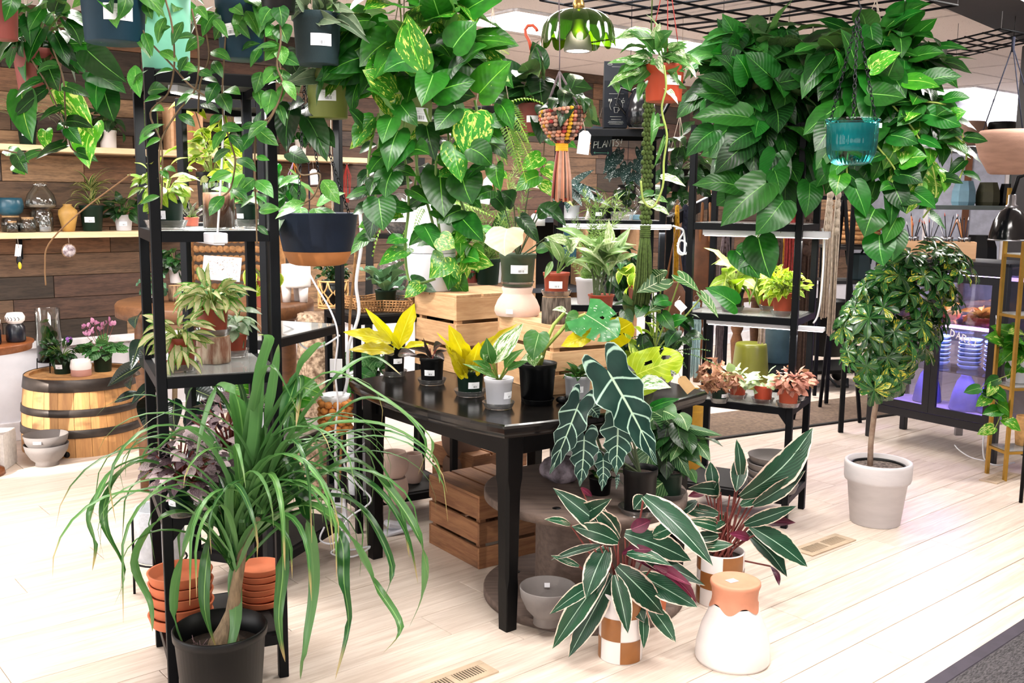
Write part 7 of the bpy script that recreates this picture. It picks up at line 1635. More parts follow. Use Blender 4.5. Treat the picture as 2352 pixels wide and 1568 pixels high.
for k,(px,py,lab)in enumerate(((2225,320,'pinkish ribbed clay pot with a drip pattern on top of the shop shelf, left one'),(2300,320,'dark ribbed clay pot on top of the shop shelf, right one'))):
 P=PY(px,py,8.2);s_=P.y/F;r_=(36 if k==0 else 30)*s_;t=thing('clay_pot',lab,'pot',V((P.x,P.y,1.988 if 0 else 2.0)));h_=52*s_
 m=MB();m.lathe([(r_*.85,0),(r_,h_*.3),(r_*1.02,h_*.55)],32);m.build('pot','brown_clay',t);m=MB();m.lathe([(r_*1.03,h_*.5),(r_*1.04,h_*.6),(r_*.95,h_*.93),(r_*.88,h_),(r_*.8,h_*.95)],64,cap0=False,mod=lambda a,q:1+.03*math.cos(30*a));m.build('ribbed_band','brown_clay' if k==0 else 'black_plastic',t)
o=struct(MB().build('window_1','white_trim'))if 0 else None
m=MB();m.box((0,0,0),(.75,.04,1.5));wn_=struct(m.build('window_1','white_trim',None,PY(2215,520,9.6),-.15))
m=MB();m.box((0,-.025,0),(.32,.01,1.4));m.build('blind',plain('blind','#a9aec0',.8),wn_,(-.18,0,0));m=MB();m.box((0,-.025,0),(.30,.01,1.4));m.build('blind','blind',wn_,(.17,0,0));m=MB();m.box((-.01,-.03,0),(.06,.03,1.5));m.build('mullion','leather',wn_)
P=PY(1970,560,7.6);t=thing('rope_basket','thick brown rope basket on a dark stand behind the hanging pothos','basket',P);m=MB()
for k in range(7):m.tube([((.145+.012*(k%2))*math.cos(a),(.145+.012*(k%2))*math.sin(a),.02+k*.034)for a in[i*PI/10 for i in range(21)]],.02,6,cap=False)
m.build('coils','rope_jute',t);m=MB();m.lathe([(.14,0),(.14,.01)],24,cap1=True);m.build('base','rope_jute',t)
t=thing('plant_stand','dark plant stand under the rope basket and the grey watering can','stand',V((P.x,P.y,0)))
for z in(P.z-.012,.95):m=MB();m.box((0,0,z-.012),(.48,.34,.024));m.build('shelf_board','black_board',t)
for x in(-.22,.22):
 for y in(-.15,.15):m=MB();m.box((x,y,P.z/2),(.025,.025,P.z-.03));m.build('leg','black_metal',t)
P2=V((P.x+.02,P.y-.04,.952));t=thing('watering_can','matte grey watering can with a long spout on the dark plant stand','watering can',P2);m=MB();m.lathe([(.075,0),(.08,.01),(.07,.19),(.06,.2)],6,cap1=True,sharp=True);m.build('body','slate_plastic',t);m=MB();m.tube([(-.05,0,.03),(-.1,0,.12),(-.12,0,.22)],[.014,.011,.008],7);m.build('spout','slate_plastic',t);m=MB();m.tube([(0,0,.2),(.03,0,.27),(.09,0,.25),(.07,0,.12)],.008,6);m.build('handle','slate_plastic',t)
# right edge: gold shelf, pothos, dome lamp
GS=PZ(2287,1085)*.97;gyaw=WANG-.5
t=thing('gold_shelf','slim gold metal shelf unit with glass boards at the right edge','shelf',GS+V((.255,.105,0)),.15)
for x in(-.22,.22):
 for y in(-.08,.08):m=MB();m.bar((x,y,0),(x,y,1.62),.018);m.build('post','gold_metal',t)
for z in(.16,.52,.92,1.25):
 m=MB()
 for s in(-1,1):m.bar((-.21,s*.08,z),(.21,s*.08,z),.015);m.bar((s*.22,-.072,z),(s*.22,.072,z),.015)
 m.build('shelf_frame','gold_metal',t);m=MB();m.box((0,0,z+.011),(.43,.16,.006));m.build('glass_shelf','shelf_glass',t)
GB=t.location.copy()
def f_gp(t,s,z,r):
 crown(t,'golden2',(0,0,z+30*s),(46*s,40*s,45*s),30,52*s,38*s,.7,.5,src=(0,0,z));vine(t,'golden2',loc(t,PY(2300,870,5.4),PY(2272,900,5.4),PY(2300,940,5.4),PY(2285,985,5.4)),7,44*s,32*s,mat='stem_pale');vine(t,'jade',loc(t,PY(2320,860,5.42),PY(2260,885,5.4),PY(2255,905,5.4)),4,40*s,28*s,mat='stem_pale')
potplant('potted_pothos','trailing pothos on the gold shelf at the right edge',2335,905,('yz',5.5,.535),62,55,'white_plastic',f_gp,.8)
potplant('wicker_vase','knotted wicker vase on the lowest board of the gold shelf at the right edge',2347,1040,('yz',5.5,.175),36,70,'rattan',None,.9,soil=None,cat='vase',style='round')
P=PY(2318,550,4.9);s_=P.y/F;t=thing('dome_lamp','black metal dome lamp with a silver neck at the right edge','lamp',P);r_=44*s_
m=MB();m.lathe([(r_*1.02,-.004),(r_,0),(r_*.97,.03),(r_*.82,.09),(r_*.55,.135),(r_*.26,.155)],40,cap0=False);m.build('shade','gloss_black',t);m=MB();m.lathe([(r_*.3,.15),(r_*.3,.165),(r_*.2,.17),(r_*.2,.215),(r_*.12,.22)],24,cap1=True);m.build('neck','steel',t);m=MB();m.lathe([(r_*1.02,-.005),(r_*1.03,0),(r_*1.0,.002)],40,cap0=False);m.build('rim','steel',t)
m=MB();m.tube([(0,0,.215),(.02,.0,.30),(.10,0,.33),(.20,.05,.1),(.22,.1,-.45),(.22,.1,-P.z+.0)],.01,8);m.build('arm','black_metal',t)
P=PY(2322,400,5.6);s_=P.y/F;r_=78*s_;t=thing('hanging_planter','pinkish-brown clay bowl planter on black cords beside the dark column','hanging planter',P)
m=MB();m.lathe([(r_*.55,0),(r_*.62,.008),(r_*.88,38*s_),(r_,68*s_),(r_*.99,86*s_),(r_*.9,97*s_),(r_*.86,95*s_),(r_*.9,70*s_)],44);m.build('bowl',plain('rose_clay','#a5806f',.85,0,.12,8,.2,120,stretch=(1,1,5)),t)
top=PY(2327,106,5.6)-t.location
for a in(.3,2.4,4.5):m=MB();m.tube([top,V((r_*.9*math.cos(a),r_*.9*math.sin(a),88*s_))],.0035,5);m.build('cord','navy_cord',t)
m=MB();m.tube([top+V((0,0,-.03)),top+V((0,0,.05))],.009,6);m.build('knot','navy_cord',t);m=MB();m.tube([top,top+V((0,0,CEIL-t.location.z-top.z))],.002,4);m.build('wire','black_metal',t)
crown(t,'fern',(.06,-.05,60*s_),(.05,.04,.05),8,.12,.05,.6,.8)
# wire grids under the ceiling
def grid(label,pts,n1,n2,z,r=.006):
 P=[PZ(x,y,z)for x,y in pts];t=thing('wire_grid',label,'grid',P[0]);o=P[0]
 for k in range(n1+1):q=k/n1;m=MB();a=P[0].lerp(P[1],q)-o;b=P[3].lerp(P[2],q)-o;m.tube([a,a.lerp(b,.5)+V((0,0,rnd(-.02,.01))),b],r,5);m.build('bar','black_metal',t)
 for k in range(n2+1):q=k/n2;m=MB();a=P[0].lerp(P[3],q)-o;b=P[1].lerp(P[2],q)-o;m.tube([a,a.lerp(b,.5)+V((0,0,rnd(-.02,.01))),b],r,5);m.build('bar','black_metal',t)
 for q in((0,0),(1,0),(1,1),(0,1)):c=P[0].lerp(P[1],q[0]).lerp(P[3].lerp(P[2],q[0]),q[1])-o;m=MB();m.tube([c,c+V((0,0,CEIL-z))],.002,4);m.build('wire','steel',t)
 return t
grid('large black wire grid hung under the ceiling over the middle of the shop',((1660,84),(2200,12),(1700,-80),(1240,0)),5,9,2.45)
grid('smaller black wire grid hung under the ceiling by the dark beam',((2070,116),(2196,134),(2400,90),(2300,66)),4,6,2.45,.005)
def ceilhook(t,p,z1=None,mat='cream_cord',r=.0025):m=MB();m.tube([p,V((p.x,p.y,(z1 or CEIL)-t.location.z))],r,5);m.build('hanging_cord',mat,t)
# green glass pendant lamp
P=PY(1328,78,3.6);s_=P.y/F;t=thing('pendant_lamp','dark green glass petal pendant lamp with a white ribbed bulb and brass cap','pendant lamp',P)
tg=NT('green_glass');tg.b.inputs['Base Color'].default_value=lin('#1f3a08');tg.b.inputs['Roughness'].default_value=.08;tg.b.inputs['Coat Weight'].default_value=.6
tb=tg.n('BsdfTransparent');tb.inputs[0].default_value=lin('#5a8a08');mx=tg.n('MixShader');lw=tg.n('LayerWeight');lw.inputs[0].default_value=.4;tg.set(mx.inputs[0],tg.math('ADD',tg.math('MULTIPLY',lw.outputs[1],.75),.35,clamp=True));tg.t.links.new(tb.outputs[0],mx.inputs[1]);tg.t.links.new(tg.b.outputs[0],mx.inputs[2]);tg.t.links.new(mx.outputs[0],tg.o.inputs[0]);MATS['green_glass']=tg.m
R_l=78*s_;n=12
for k in range(n):
 m=MB();vv=[];ff=[];N_,W_=8,6
 for i in range(N_+1):
  q=i/N_;rr=R_l*(.24+.78*math.sin(q*PI/2*.98));z=52*s_*math.cos(q*PI/2)-26*s_*max(0,q-.7)/.3*1.0
  for j in range(W_+1):
   u=j/W_*2-1;tip=(1-abs(u)**2.5)if i==N_ else 1;a=2*PI*(k+u*.5)/n;zz=z+(22*s_*(1-tip)if i==N_ else 0);r2=rr*(1+.06*(1-u*u));vv.append((r2*math.cos(a),r2*math.sin(a),zz))
 for i in range(N_):
  for j in range(W_):a=i*(W_+1)+j;ff.append((a,a+1,a+W_+2,a+W_+1))
 m.add(vv,ff);m.build('petal','green_glass',t)
m=MB();m.lathe([(13*s_,48*s_),(13*s_,66*s_),(11*s_,70*s_),(11*s_,78*s_),(6*s_,82*s_)],24,cap1=True);m.build('cap','brass',t)
m=MB();m.lathe([(30*s_,-38*s_),(31*s_,-30*s_),(26*s_,-4*s_),(16*s_,10*s_),(12*s_,30*s_)],48,cap0=False,mod=lambda a,q:1+.025*math.cos(24*a));m.build('bulb_housing','grey_clay',t)
m=MB();m.lathe([(25*s_,-37*s_),(.001,-38*s_)],28,cap0=False);glow('bulb','#fff2e0',14);m.build('bulb','bulb',t)
m=MB();m.tube([(0,0,80*s_),(0,0,CEIL-P.z)],.004,6);m.build('cord','black_metal',t)
pl=bpy.data.lights.new('pendant_bulb_light','POINT');pl.energy=1.2;pl.color=(1,.95,.7);pl.shadow_soft_size=.02;plo=bpy.data.objects.new('pendant_bulb_light',pl);COL.objects.link(plo);plo.location=P+V((0,0,-.0))
plo.location=P+V((.0,-.045,.012))
# hanging plants
def hangpot(name,label,px,py,Y,w,h,mat,fn,lab=None,taper=.78,cords=True,rot=0.0,labmat='price_label',labz=.45,cordmat='cream_cord'):
 t=potplant(name,label,px,py,('y',Y),w,h,mat,fn,taper,None,lab,rot,cat='hanging plant',back=False,labmat=labmat,labz=labz)
 s=Y/F
 if cords:
  m=MB();rt=w*s/2;tp=V((0,0,h*s+.34));tp.z=min(tp.z,CEIL-t.location.z-.02)
  for a in(.5,2.6,4.7):m.tube([V((rt*math.cos(a),rt*math.sin(a),h*s)),tp],.0022,4)
  m.tube([tp,V((0,0,CEIL-t.location.z))],.0022,4);m.build('hanger',cordmat,t)
 return t
def trail(t,key,items,L,W,s,**k):
 for pts,n in items:vine(t,key,loc(t,*[PY(*p)for p in pts]),n,L*s,W*s,**k)
def f_l1(t,s,z,r):crown(t,'jade',(0,0,z+10*s),(60*s,60*s,30*s),14,80*s,46*s)
hangpot('hanging_pothos','dull red hanging pot cut by the top left corner',8,92,2.5,76,120,'red_brown_plastic',f_l1)
def f_l2(t,s,z,r):
 crown(t,'jade',(10*s,0,z+50*s),(80*s,60*s,70*s),60,74*s,40*s,.6,.6,src=(0,0,z))
 for a,b,w in(((200,115),(292,190),70),((210,165),(290,215),60),((230,170),(222,255),50),((240,210),(262,280),66),((110,150),(135,210),56),((50,215),(75,330),66),((140,210),(215,315),62),((215,290),(205,388),84),((105,205),(30,270),36),((105,300),(110,350),34),((20,345),(68,375),34),((38,378),(58,402),34),((160,290),(130,300),30)):LP(t,'jade' if b[1]<300 else 'golden2',a,b,2.85,2.8,w)
 trail(t,'jade',[(((120,110,2.85),(145,180,2.8),(150,260,2.8),(160,330,2.8),(175,350,2.8)),6),(((60,120,2.85),(110,200,2.8),(150,320,2.8),(60,350,2.8),(10,345,2.8)),4)],60,36,s)
hangpot('hanging_pothos','dull red hanging pot of trailing mixed pothos at the upper left',90,208,2.9,108,88,'red_brown_plastic',f_l2)
def f_l3(t,s,z,r):
 crown(t,'hoya',(0,0,z+10*s),(90*s,70*s,30*s),24,80*s,40*s,src=(0,0,z))
 for a,b,w in(((240,-10),(300,78),52),((238,20),(232,100),26),((310,150),(322,225),36),((318,80),(345,135),30),((335,5),(350,45),26),((380,40),(362,100),26),((340,210),(385,205),34),((370,222),(330,235),24),((320,318),(378,285),30),((330,75),(350,130),26),((420,50),(395,105),24),((430,130),(412,168),28),((300,205),(340,160),20)):LP(t,'hoya',a,b,2.5,2.48,w)
 trail(t,'hoya',[(((380,0,2.5),(395,60,2.48),(400,150,2.5),(385,215,2.5),(345,260,2.5),(370,330,2.5),(372,420,2.52),(370,480,2.52)),7),(((300,20,2.5),(340,90,2.5),(395,150,2.5),(430,190,2.5),(470,220,2.5)),5),(((440,20,2.5),(455,100,2.5),(450,200,2.5),(405,260,2.5),(368,330,2.5),(368,420,2.5)),6)],42,24,s)
 vine(t,'hoya',loc(t,PY(300,400,2.6),PY(180,490,2.62),PY(112,560,2.62),PY(103,610,2.62),PY(105,655,2.62)),0,.05,.03,r=.002,mat='aerial_root')
hangpot('hanging_hoya','large dark blue-green hanging pot with a white price label, top left over the rack',264,100,2.5,148,130,'blue_green_plastic',f_l3,.52,.84)
def f_l4(t,s,z,r):
 crown(t,'hoya',(0,0,z),(80*s,60*s,36*s),26,70*s,36*s,src=(0,0,z))
 for a,b,w in(((452,15),(478,48),24),((492,45),(524,88),24),((535,40),(575,90),28),((555,115),(598,100),24),((598,110),(575,155),24),((600,165),(585,215),34),((590,205),(600,245),30),((500,190),(475,240),32),((505,215),(530,262),38),((490,140),(512,180),24),((530,15),(560,35),30),((510,290),(560,300),28),((518,300),(490,345),30),((600,60),(640,40),30),((585,25),(620,5),30)):LP(t,'hoya',a,b,2.6,2.57,w)
 trail(t,'hoya',[(((520,60,2.6),(512,170,2.6),(512,260,2.6),(530,330,2.6),(540,370,2.6),(530,430,2.6),(512,450,2.6)),9),(((470,60,2.6),(480,130,2.6),(460,190,2.6),(455,260,2.6)),6)],48,28,s)
 for a,b,w in(((582,305),(552,350),32),((590,295),(640,335),36),((585,410),(542,448),34),((588,415),(628,455),36),((560,400),(530,460),30),((595,485),(645,480),28),((590,300),(600,255),24)):LP(t,'hoya',a,b,2.7,2.68,w)
 trail(t,'hoya',[(((640,130,2.7),(645,190,2.7),(625,260,2.7),(590,300,2.7),(585,400,2.7),(588,480,2.7),(590,560,2.7)),6)],40,24,s)
hangpot('hanging_hoya','dark blue-green hanging pot with a tilted price label, above the strip light',556,138,2.65,112,130,'blue_green_plastic',f_l4,-.25,.84,rot=.1)
def f_l5(t,s,z,r):
 for a,b,w in(((680,45),(712,55),18),((720,35),(735,62),34),((755,40),(745,-10),34),((735,30),(712,-15),24),((770,45),(840,82),34),((765,35),(815,30),30),((775,25),(800,-15),30),((760,50),(850,100),26),((705,40),(680,10),30),((745,40),(725,60),24)):LP(t,'greyhoya',a,b,2.75,2.7,w)
 crown(t,'greyhoya',(0,0,z+20*s),(50*s,46*s,20*s),26,60*s,28*s,.8,-.1,src=(0,0,z))
hangpot('hanging_hoya','slate green hanging pot of thick grey-green leaves with a price label at its right',730,150,2.75,112,110,'slate_plastic',f_l5,.36,.82)
def f_l6(t,s,z,r):
 crown(t,'greyhoya',(0,0,z+10*s),(50*s,46*s,26*s),20,66*s,30*s,.8,.3)
 for a,b,w in(((668,245),(658,350),58),((705,270),(752,372),58),((670,240),(700,235),40),((665,350),(712,372),40),((700,250),(750,260),40),((655,120),(690,185),50),((650,180),(690,200),40),((735,300),(770,340),40)):LP(t,'darkheart',a,b,2.95,2.9,w)
 vine(t,'hoya',loc(t,PY(676,350,2.95),PY(690,400,2.95),PY(735,400,2.9),PY(720,450,2.9),PY(690,470,2.9)),3,.09,.05)
hangpot('hanging_hoya','olive translucent hanging pot with a price label below the slate green pot',754,272,2.95,100,104,'olive_plastic',f_l6,.12,.86)
t6=hangpot('hanging_hoya','sprays of glossy oval hoya leaves from a dark pot before the nearest rack',640,30,2.45,90,90,'black_plastic',None)
for a,b,w in(((628,15),(600,60),40),((640,10),(648,62),40),((640,55),(660,100),46),((640,100),(604,118),32),((645,105),(650,150),34),((640,110),(608,140),32),((648,130),(688,150),34),((640,155),(604,195),40),((650,160),(640,190),40),((625,205),(612,265),40),((620,225),(598,250),28),((650,195),(645,235),24),((640,240),(655,290),20),((632,62),(610,85),30)):LP(t6,'hoya',a,b,2.42,2.4,w)
vine(t6,'hoya',loc(t6,PY(640,20,2.42),PY(645,90,2.4),PY(636,150,2.4),PY(650,200,2.4),PY(625,265,2.4),PY(598,300,2.4)),3,.07,.035)
def f_gold(t,s,z,r):
 Yb=t.location.y
 crown(t,'golden',(10*s,0,z+125*s),(160*s,110*s,108*s),80,115*s,76*s,.75,.5,src=(0,0,z),mat='stem_pale',shell=(.5,1),face=.6)
 LL=[((970,160),(935,30),72,1),((995,170),(968,245),70,0),((1100,215),(1175,140),86,1),((1000,210),(1092,185),84,1),((1088,260),(1082,372),86,1),((905,215),(832,160),62,1),((885,240),(840,205),60,1),((930,90),(870,50),66,0),((950,160),(880,165),74,0),((1010,40),(985,-40),70,0),((1020,60),(1030,-20),66,0),((1040,110),(1095,50),80,0),((1060,140),(1120,105),60,0),((1030,170),(1070,140),70,0),
((860,270),(812,340),48,1),((900,270),(878,330),48,0),((915,300),(890,395),62,0),((945,320),(900,390),44,1),((940,350),(988,355),56,1),((1040,330),(1060,420),60,1),((1080,340),(1130,380),56,1),((1100,290),(1160,330),50,1),((900,395),(885,455),60,0),((880,400),(850,450),44,0),((1010,390),(1020,500),84,1),((1060,400),(1085,470),80,1),((870,455),(880,530),70,0),((865,480),(850,550),50,0),((975,520),(1002,575),54,0),((1010,545),(1045,570),50,1),((1060,500),(1110,555),56,1),((1020,590),(985,640),60,1),((935,570),(870,610),40,1),((855,545),(820,552),22,1),((1150,240),(1180,300),40,1),((1130,280),(1190,270),36,1),((980,290),(1000,370),50,0),((840,300),(800,250),40,0),((1045,250),(1000,300),56,0),((920,240),(960,290),50,0),((1140,380),(1150,440),40,1)]
 for a,b,w,k in LL:LP(t,'golden' if k else 'jade',a,b,Yb-.18+rnd(-.06,.04),Yb-.24+rnd(-.06,.04),w*1.1,(rnd(-.35,.35),-1,.5))
 for pts in(((930,260),(925,330),(935,400),(938,480),(930,560),(938,640),(965,650),(1000,640)),((975,250),(1000,330),(1000,420),(1005,500),(1015,560)),((870,260),(850,340),(845,420),(850,490),(860,545)),((1040,260),(1060,340),(1050,430),(1075,500)),((1090,230),(1110,320),(1130,400),(1140,450)),((900,330),(890,430),(875,520)),((950,300),(960,400),(985,480),(1000,540))):
  vine(t,'golden',loc(t,*[PY(x,y,Yb-.16)for x,y in pts]),5,58*s,40*s,r=.004,mat='stem_green')
 for pts in(((960,240),(960,320),(955,400),(950,470)),((1020,240),(1030,320),(1025,420)),((890,250),(870,330),(862,420),(865,480))):vine(t,'dark',loc(t,*[PY(x,y,Yb+.1)for x,y in pts]),9,62*s,40*s,r=.004,mat='stem_green')
hangpot('hanging_pothos','very large golden pothos with yellow-splashed leaves spilling from a sage green hanging pot',932,315,2.9,128,104,'sage_plastic',f_gold,.62,.9)
def f_fern(t,s,z,r):
 for a,b in(((1150,260),(1195,400)),((1160,230),(1215,330)),((1140,110),(1170,125)),((1090,40),(1080,15)),((1170,300),(1210,420)),((1130,300),(1165,380)),((1185,300),(1222,380))):LP(t,'fern',a,b,3.5,3.45,150)
 rosette(t,'fern',(0,0,z),16,.19,.10,(.1,1.2),.05,1.8)
hangpot('hanging_fern','yellow-green fern hanging in a dark pot right behind the large golden pothos',1130,330,3.6,90,80,'black_plastic',f_fern)
def f_rb(t,s,z,r):
 crown(t,'darkheart',(20*s,0,z+40*s),(75*s,60*s,60*s),40,80*s,56*s,.7,.5,src=(0,0,z))
 vine(t,'golden2',loc(t,PY(1255,260,4.0),PY(1250,330,4.0),PY(1245,390,4.0),PY(1235,430,4.0)),6,60*s,46*s)
t=hangpot('hanging_pothos','red-brown hanging pot of dark pothos with a plastic hook, below the green pendant lamp',1222,305,4.0,64,64,'red_brown_plastic',f_rb,0,.8,cords=False)
m=MB();A=lambda x,y:PY(x,y,4.0)-t.location
for x in(1205,1218,1232):m.tube([A(1218,118),A(x,245)],.0022,4)
m.tube([A(1220,115),A(1216,95),A(1208,80),A(1206,68),A(1212,59),A(1224,58),A(1232,66),A(1234,72)],.0065,7);m.build('hook','orange_plastic',t)
def f_or(t,s,z,r):
 Yb=t.location.y
 for a,b,w in(((1490,85),(1410,90),40),((1500,115),(1440,70),36),((1460,150),(1395,145),24),((1465,165),(1395,200),30),((1510,100),(1545,70),34),((1530,120),(1580,100),34),((1540,130),(1590,155),26),((1520,110),(1505,70),34),((1545,115),(1575,130),30),((1440,180),(1448,210),36),((1480,190),(1465,235),22),((1505,265),(1495,335),22),((1530,205),(1558,240),18),((1525,318),(1502,385),10),((1500,470),(1465,465),22),((1500,445),(1465,455),20),((1520,410),(1575,428),18),((1505,455),(1535,465),16),((1410,190),(1420,215),22),((1470,140),(1430,165),26)):LP(t,'marble',a,b,Yb-.06,Yb-.1,w)
 crown(t,'marble',(-20*s,0,z+25*s),(60*s,45*s,50*s),46,56*s,22*s,.8,.2,src=(0,0,z))
 vine(t,'marble',loc(t,*[PY(x,y,Yb-.12)for x,y in((1525,150),(1530,200),(1520,250),(1532,310),(1525,370),(1522,430),(1500,475),(1478,460),(1472,415))]),2,40*s,16*s,mat='stem_pale',r=.004)
plain('hand_label','#eef0f4',.6)
t=hangpot('hanging_pothos','bright orange hanging pot of marbled pothos with a handwritten white label',1524,234,3.7,92,80,'orange_plastic',f_or,.42,.86,cordmat='rust_cord',labmat='hand_label',labz=.55)
m=MB();s_=3.7/F
for k,(z,n_)in enumerate(((50,9),(45,11),(39,5))):
 for i in range(n_-1):
  a=-PI/2+.42+(i-n_/2)*.048;r0=43.6*s_*.95+.0024;m.tube([((r0)*math.cos(a+q*.03),(r0)*math.sin(a+q*.03),(z+d)*s_)for q,d in((0,0),(.3,2.2+(i%3)*.6),(.6,.2),(1,1.6))],.0006,3)
m.build('handwriting','black_plastic',t)
def f_p1(t,s,z,r):
 Yb=t.location.y
 crown(t,'philo',(10*s,0,z+40*s),(140*s,110*s,115*s),150,100*s,60*s,.75,.65,src=(0,0,z),shell=(.5,1),face=.5)
 crown(t,'philo',(20*s,-.1,z-110*s),(120*s,80*s,100*s),60,100*s,62*s,.5,.9,shell=(.4,1),face=.7)
 for a,b,w in(((1690,170),(1640,125),36),((1720,180),(1690,125),80),((1775,180),(1710,120),80),((1690,220),(1600,175),60),((1680,225),(1595,215),60),((1720,270),(1590,270),66),((1640,300),(1575,360),60),((1715,330),(1640,400),70),((1730,300),(1660,350),72),((1760,420),(1655,520),90),((1800,460),(1735,540),84),((1700,430),(1590,425),60),((1860,420),(1850,500),60),((1770,545),(1720,650),0),((1830,165),(1875,215),60),((1790,190),(1880,180),60)):
  if w:LP(t,'philo',a,b,Yb-.32,Yb-.36,w)
 for a,b,w in(((1742,545),(1770,640),84),((1690,575),(1745,640),70),((1690,700),(1620,660),60)):LP(t,'jade',a,b,Yb-.2,Yb-.25,w)
 vine(t,'jade',loc(t,*[PY(x,y,Yb-.2)for x,y in((1770,440),(1765,500),(1740,545),(1735,600),(1740,640),(1722,690))]),1,50*s,30*s,mat='stem_green',r=.004)
hangpot('potted_philodendron','huge dark green heart-leaved philodendron cascading over the right rack',1735,290,4.75,96,90,'olive_plastic',f_p1,cords=False)
bpy.context.view_layer.update()
def f_p2(t,s,z,r):
 Yb=t.location.y
 crown(t,'jade',(0,0,z+60*s),(150*s,110*s,100*s),130,84*s,52*s,.7,.6,src=(0,0,z),mat='stem_pale',shell=(.5,1),face=.5)
 crown(t,'jade',(10*s,-.05,z-90*s),(140*s,90*s,130*s),110,82*s,56*s,.5,.9,src=(0,0,z),mat='stem_pale',shell=(.4,1),face=.7)
 crown(t,'golden2',(80*s,-.15,z-120*s),(70*s,60*s,110*s),26,70*s,52*s,.5,.9,shell=(.4,1),face=.7)
 for a,b,w in(((1965,145),(1930,65),50),((1930,150),(1915,110),20),((2000,160),(2070,120),50),((2040,175),(2060,130),60),((2120,190),(2210,175),46),((2080,185),(2160,200),50),((1995,215),(2080,225),70),((2130,260),(2210,290),60),((2170,230),(2230,225),30),((2180,270),(2220,255),40),((2045,310),(2110,330),60),((2070,370),(2130,360),60),((2060,400),(2120,420),64),((2010,480),(1985,545),80),((2050,420),(2080,490),60),((2060,500),(2030,560),50),((2020,540),(2030,612),76),((2060,530),(2050,600),60),((1960,420),(1990,500),64),((1930,400),(1920,450),50),((2100,440),(2150,480),56),((2050,440),(2045,520),44),((2110,240),(2060,290),50)):LP(t,'jade' if b[0]%3 else 'golden2',a,b,Yb-.25,Yb-.3,w)
 for pts in(((2040,230),(2100,300),(2140,380),(2150,450),(2120,500)),((2010,330),(2060,400),(2040,470),(2030,560)),((2100,250),(2180,300),(2220,350),(2200,420)),((1960,300),(1945,380),(1955,450)),((2060,230),(2170,240),(2200,280),(2215,330))):vine(t,'jade',loc(t,*[PY(x,y,Yb-.24)for x,y in pts]),6,52*s,36*s,mat='stem_pale',r=.004)
hangpot('hanging_pothos','huge bright green pothos hanging from the wire grid behind the teal glass planter',1995,300,4.4,130,110,'grey_clay',f_p2)
P=PY(1953,380,3.5);s_=P.y/F;t=thing('hanging_planter','teal ribbed glass planter hanging on black chains before the bright green pothos','hanging planter',P);r_=56*s_;h_=104*s_
m=MB();m.lathe([(r_*.5,0),(r_*.75,6*s_),(r_*.93,26*s_),(r_*.98,50*s_),(r_,92*s_),(r_*1.05,98*s_),(r_*1.06,102*s_),(r_*1.0,104*s_)],96,mod=lambda a,q:1+.018*math.cos(32*a));m.build('outer_glass','teal_glass',t)
m=MB();m.lathe([(r_*.74,34*s_),(r_*.86,90*s_),(r_*.9,92*s_)],48,mod=lambda a,q:1+.012*math.cos(32*a));tl=NT('teal_liner');tl.b.inputs['Base Color'].default_value=lin('#18a9ad');tl.b.inputs['Roughness'].default_value=.35;MATS['teal_liner']=tl.m;m.build('inner_pot','teal_liner',t)
top=PY(1970,40,3.5)-t.location
for a in(.2,2.3,4.4):chain(t,[top,V((r_*1.0*math.cos(a),r_*1.0*math.sin(a),102*s_))],link_=.020)
m=MB();m.tube([top,top+V((.01,0,.03)),top+V((0,0,.05)),top+V((0,0,CEIL-t.location.z-top.z))],.003,5);m.build('hook','black_metal',t);m=MB();m.box((r_*.98,-.03,88*s_),(.012,.002,.016));m.build('price_label','paper',t)
P=PY(1291,310,3.4);s_=P.y/F;t=thing('tassel_hanger','multicoloured knitted bowl hanger with a long striped tassel bound in yellow','plant hanger',P);m_cols=['rust_cord','mustard_cord','brown_cord','dip_clay','red_brown_plastic','rose_clay']
ms=[MB()for _ in m_cols];r_=49*s_
m=MB();m.lathe([(r_*.2,-14*s_),(r_*.55,4*s_),(r_*.9,36*s_),(r_*.96,52*s_),(r_*.8,40*s_)],32);m.build('lining','grey_cord',t)
for row in range(10):
 q=row/9;rr=r_*(.28+.72*math.sin(q*PI/2)**.8);z=-14*s_+68*s_*q**1.1;n=int(12+22*q)
 for k in range(n):
  a=2*PI*(k+.5*(row%2))/n;c=random.choice((0,2,2,3,5,5,5,3,4,2));c=1 if abs(((a+.1)%1.6)-.4)<.12 and k%2 else c;zt=z+6*s_*q*math.cos(a)
  ms[c].ball((rr*math.cos(a),rr*math.sin(a),zt),(6.4*s_,6.4*s_,5*s_),seg=6,rings=4)
for c,mm in zip(m_cols,ms):
 if mm.v:mm.build('knitting',c,t)
ms=[MB()for _ in m_cols]
for k in range(44):
 c=random.choice((0,1,2,3,3,4,5));c=min(c,5);a=rnd(0,6.3);q=math.sqrt(rnd(.02,1));x,y=q*math.cos(a),q*math.sin(a)
 ms[c].tube([(x*20*s_,y*20*s_,-8*s_),(x*11*s_,y*11*s_,-22*s_),(x*13*s_,y*13*s_,-40*s_),(x*20*s_,y*18*s_,-90*s_),(x*24*s_,y*20*s_,-rnd(138,150)*s_)],2.6*s_,5)
for c,mm in zip(m_cols,ms):
 if mm.v:mm.build('tassel',c,t)
m=MB()
for z in range(5):m.tube([(12.5*s_*math.cos(a),12.5*s_*math.sin(a),(-34+z*3.6)*s_)for a in[k*PI/8 for k in range(17)]],2.4*s_,5,cap=False)
m.build('binding','yellow_cord' if 'yellow_cord' in MATS else plain('yellow_cord','#d99c1e',.9,0,.15),t)
m=MB();tp=PY(1285,165,3.4)-t.location
for a in(.4,2.5,4.6):m.tube([tp,V((r_*math.cos(a),r_*math.sin(a),52*s_))],.004,5)
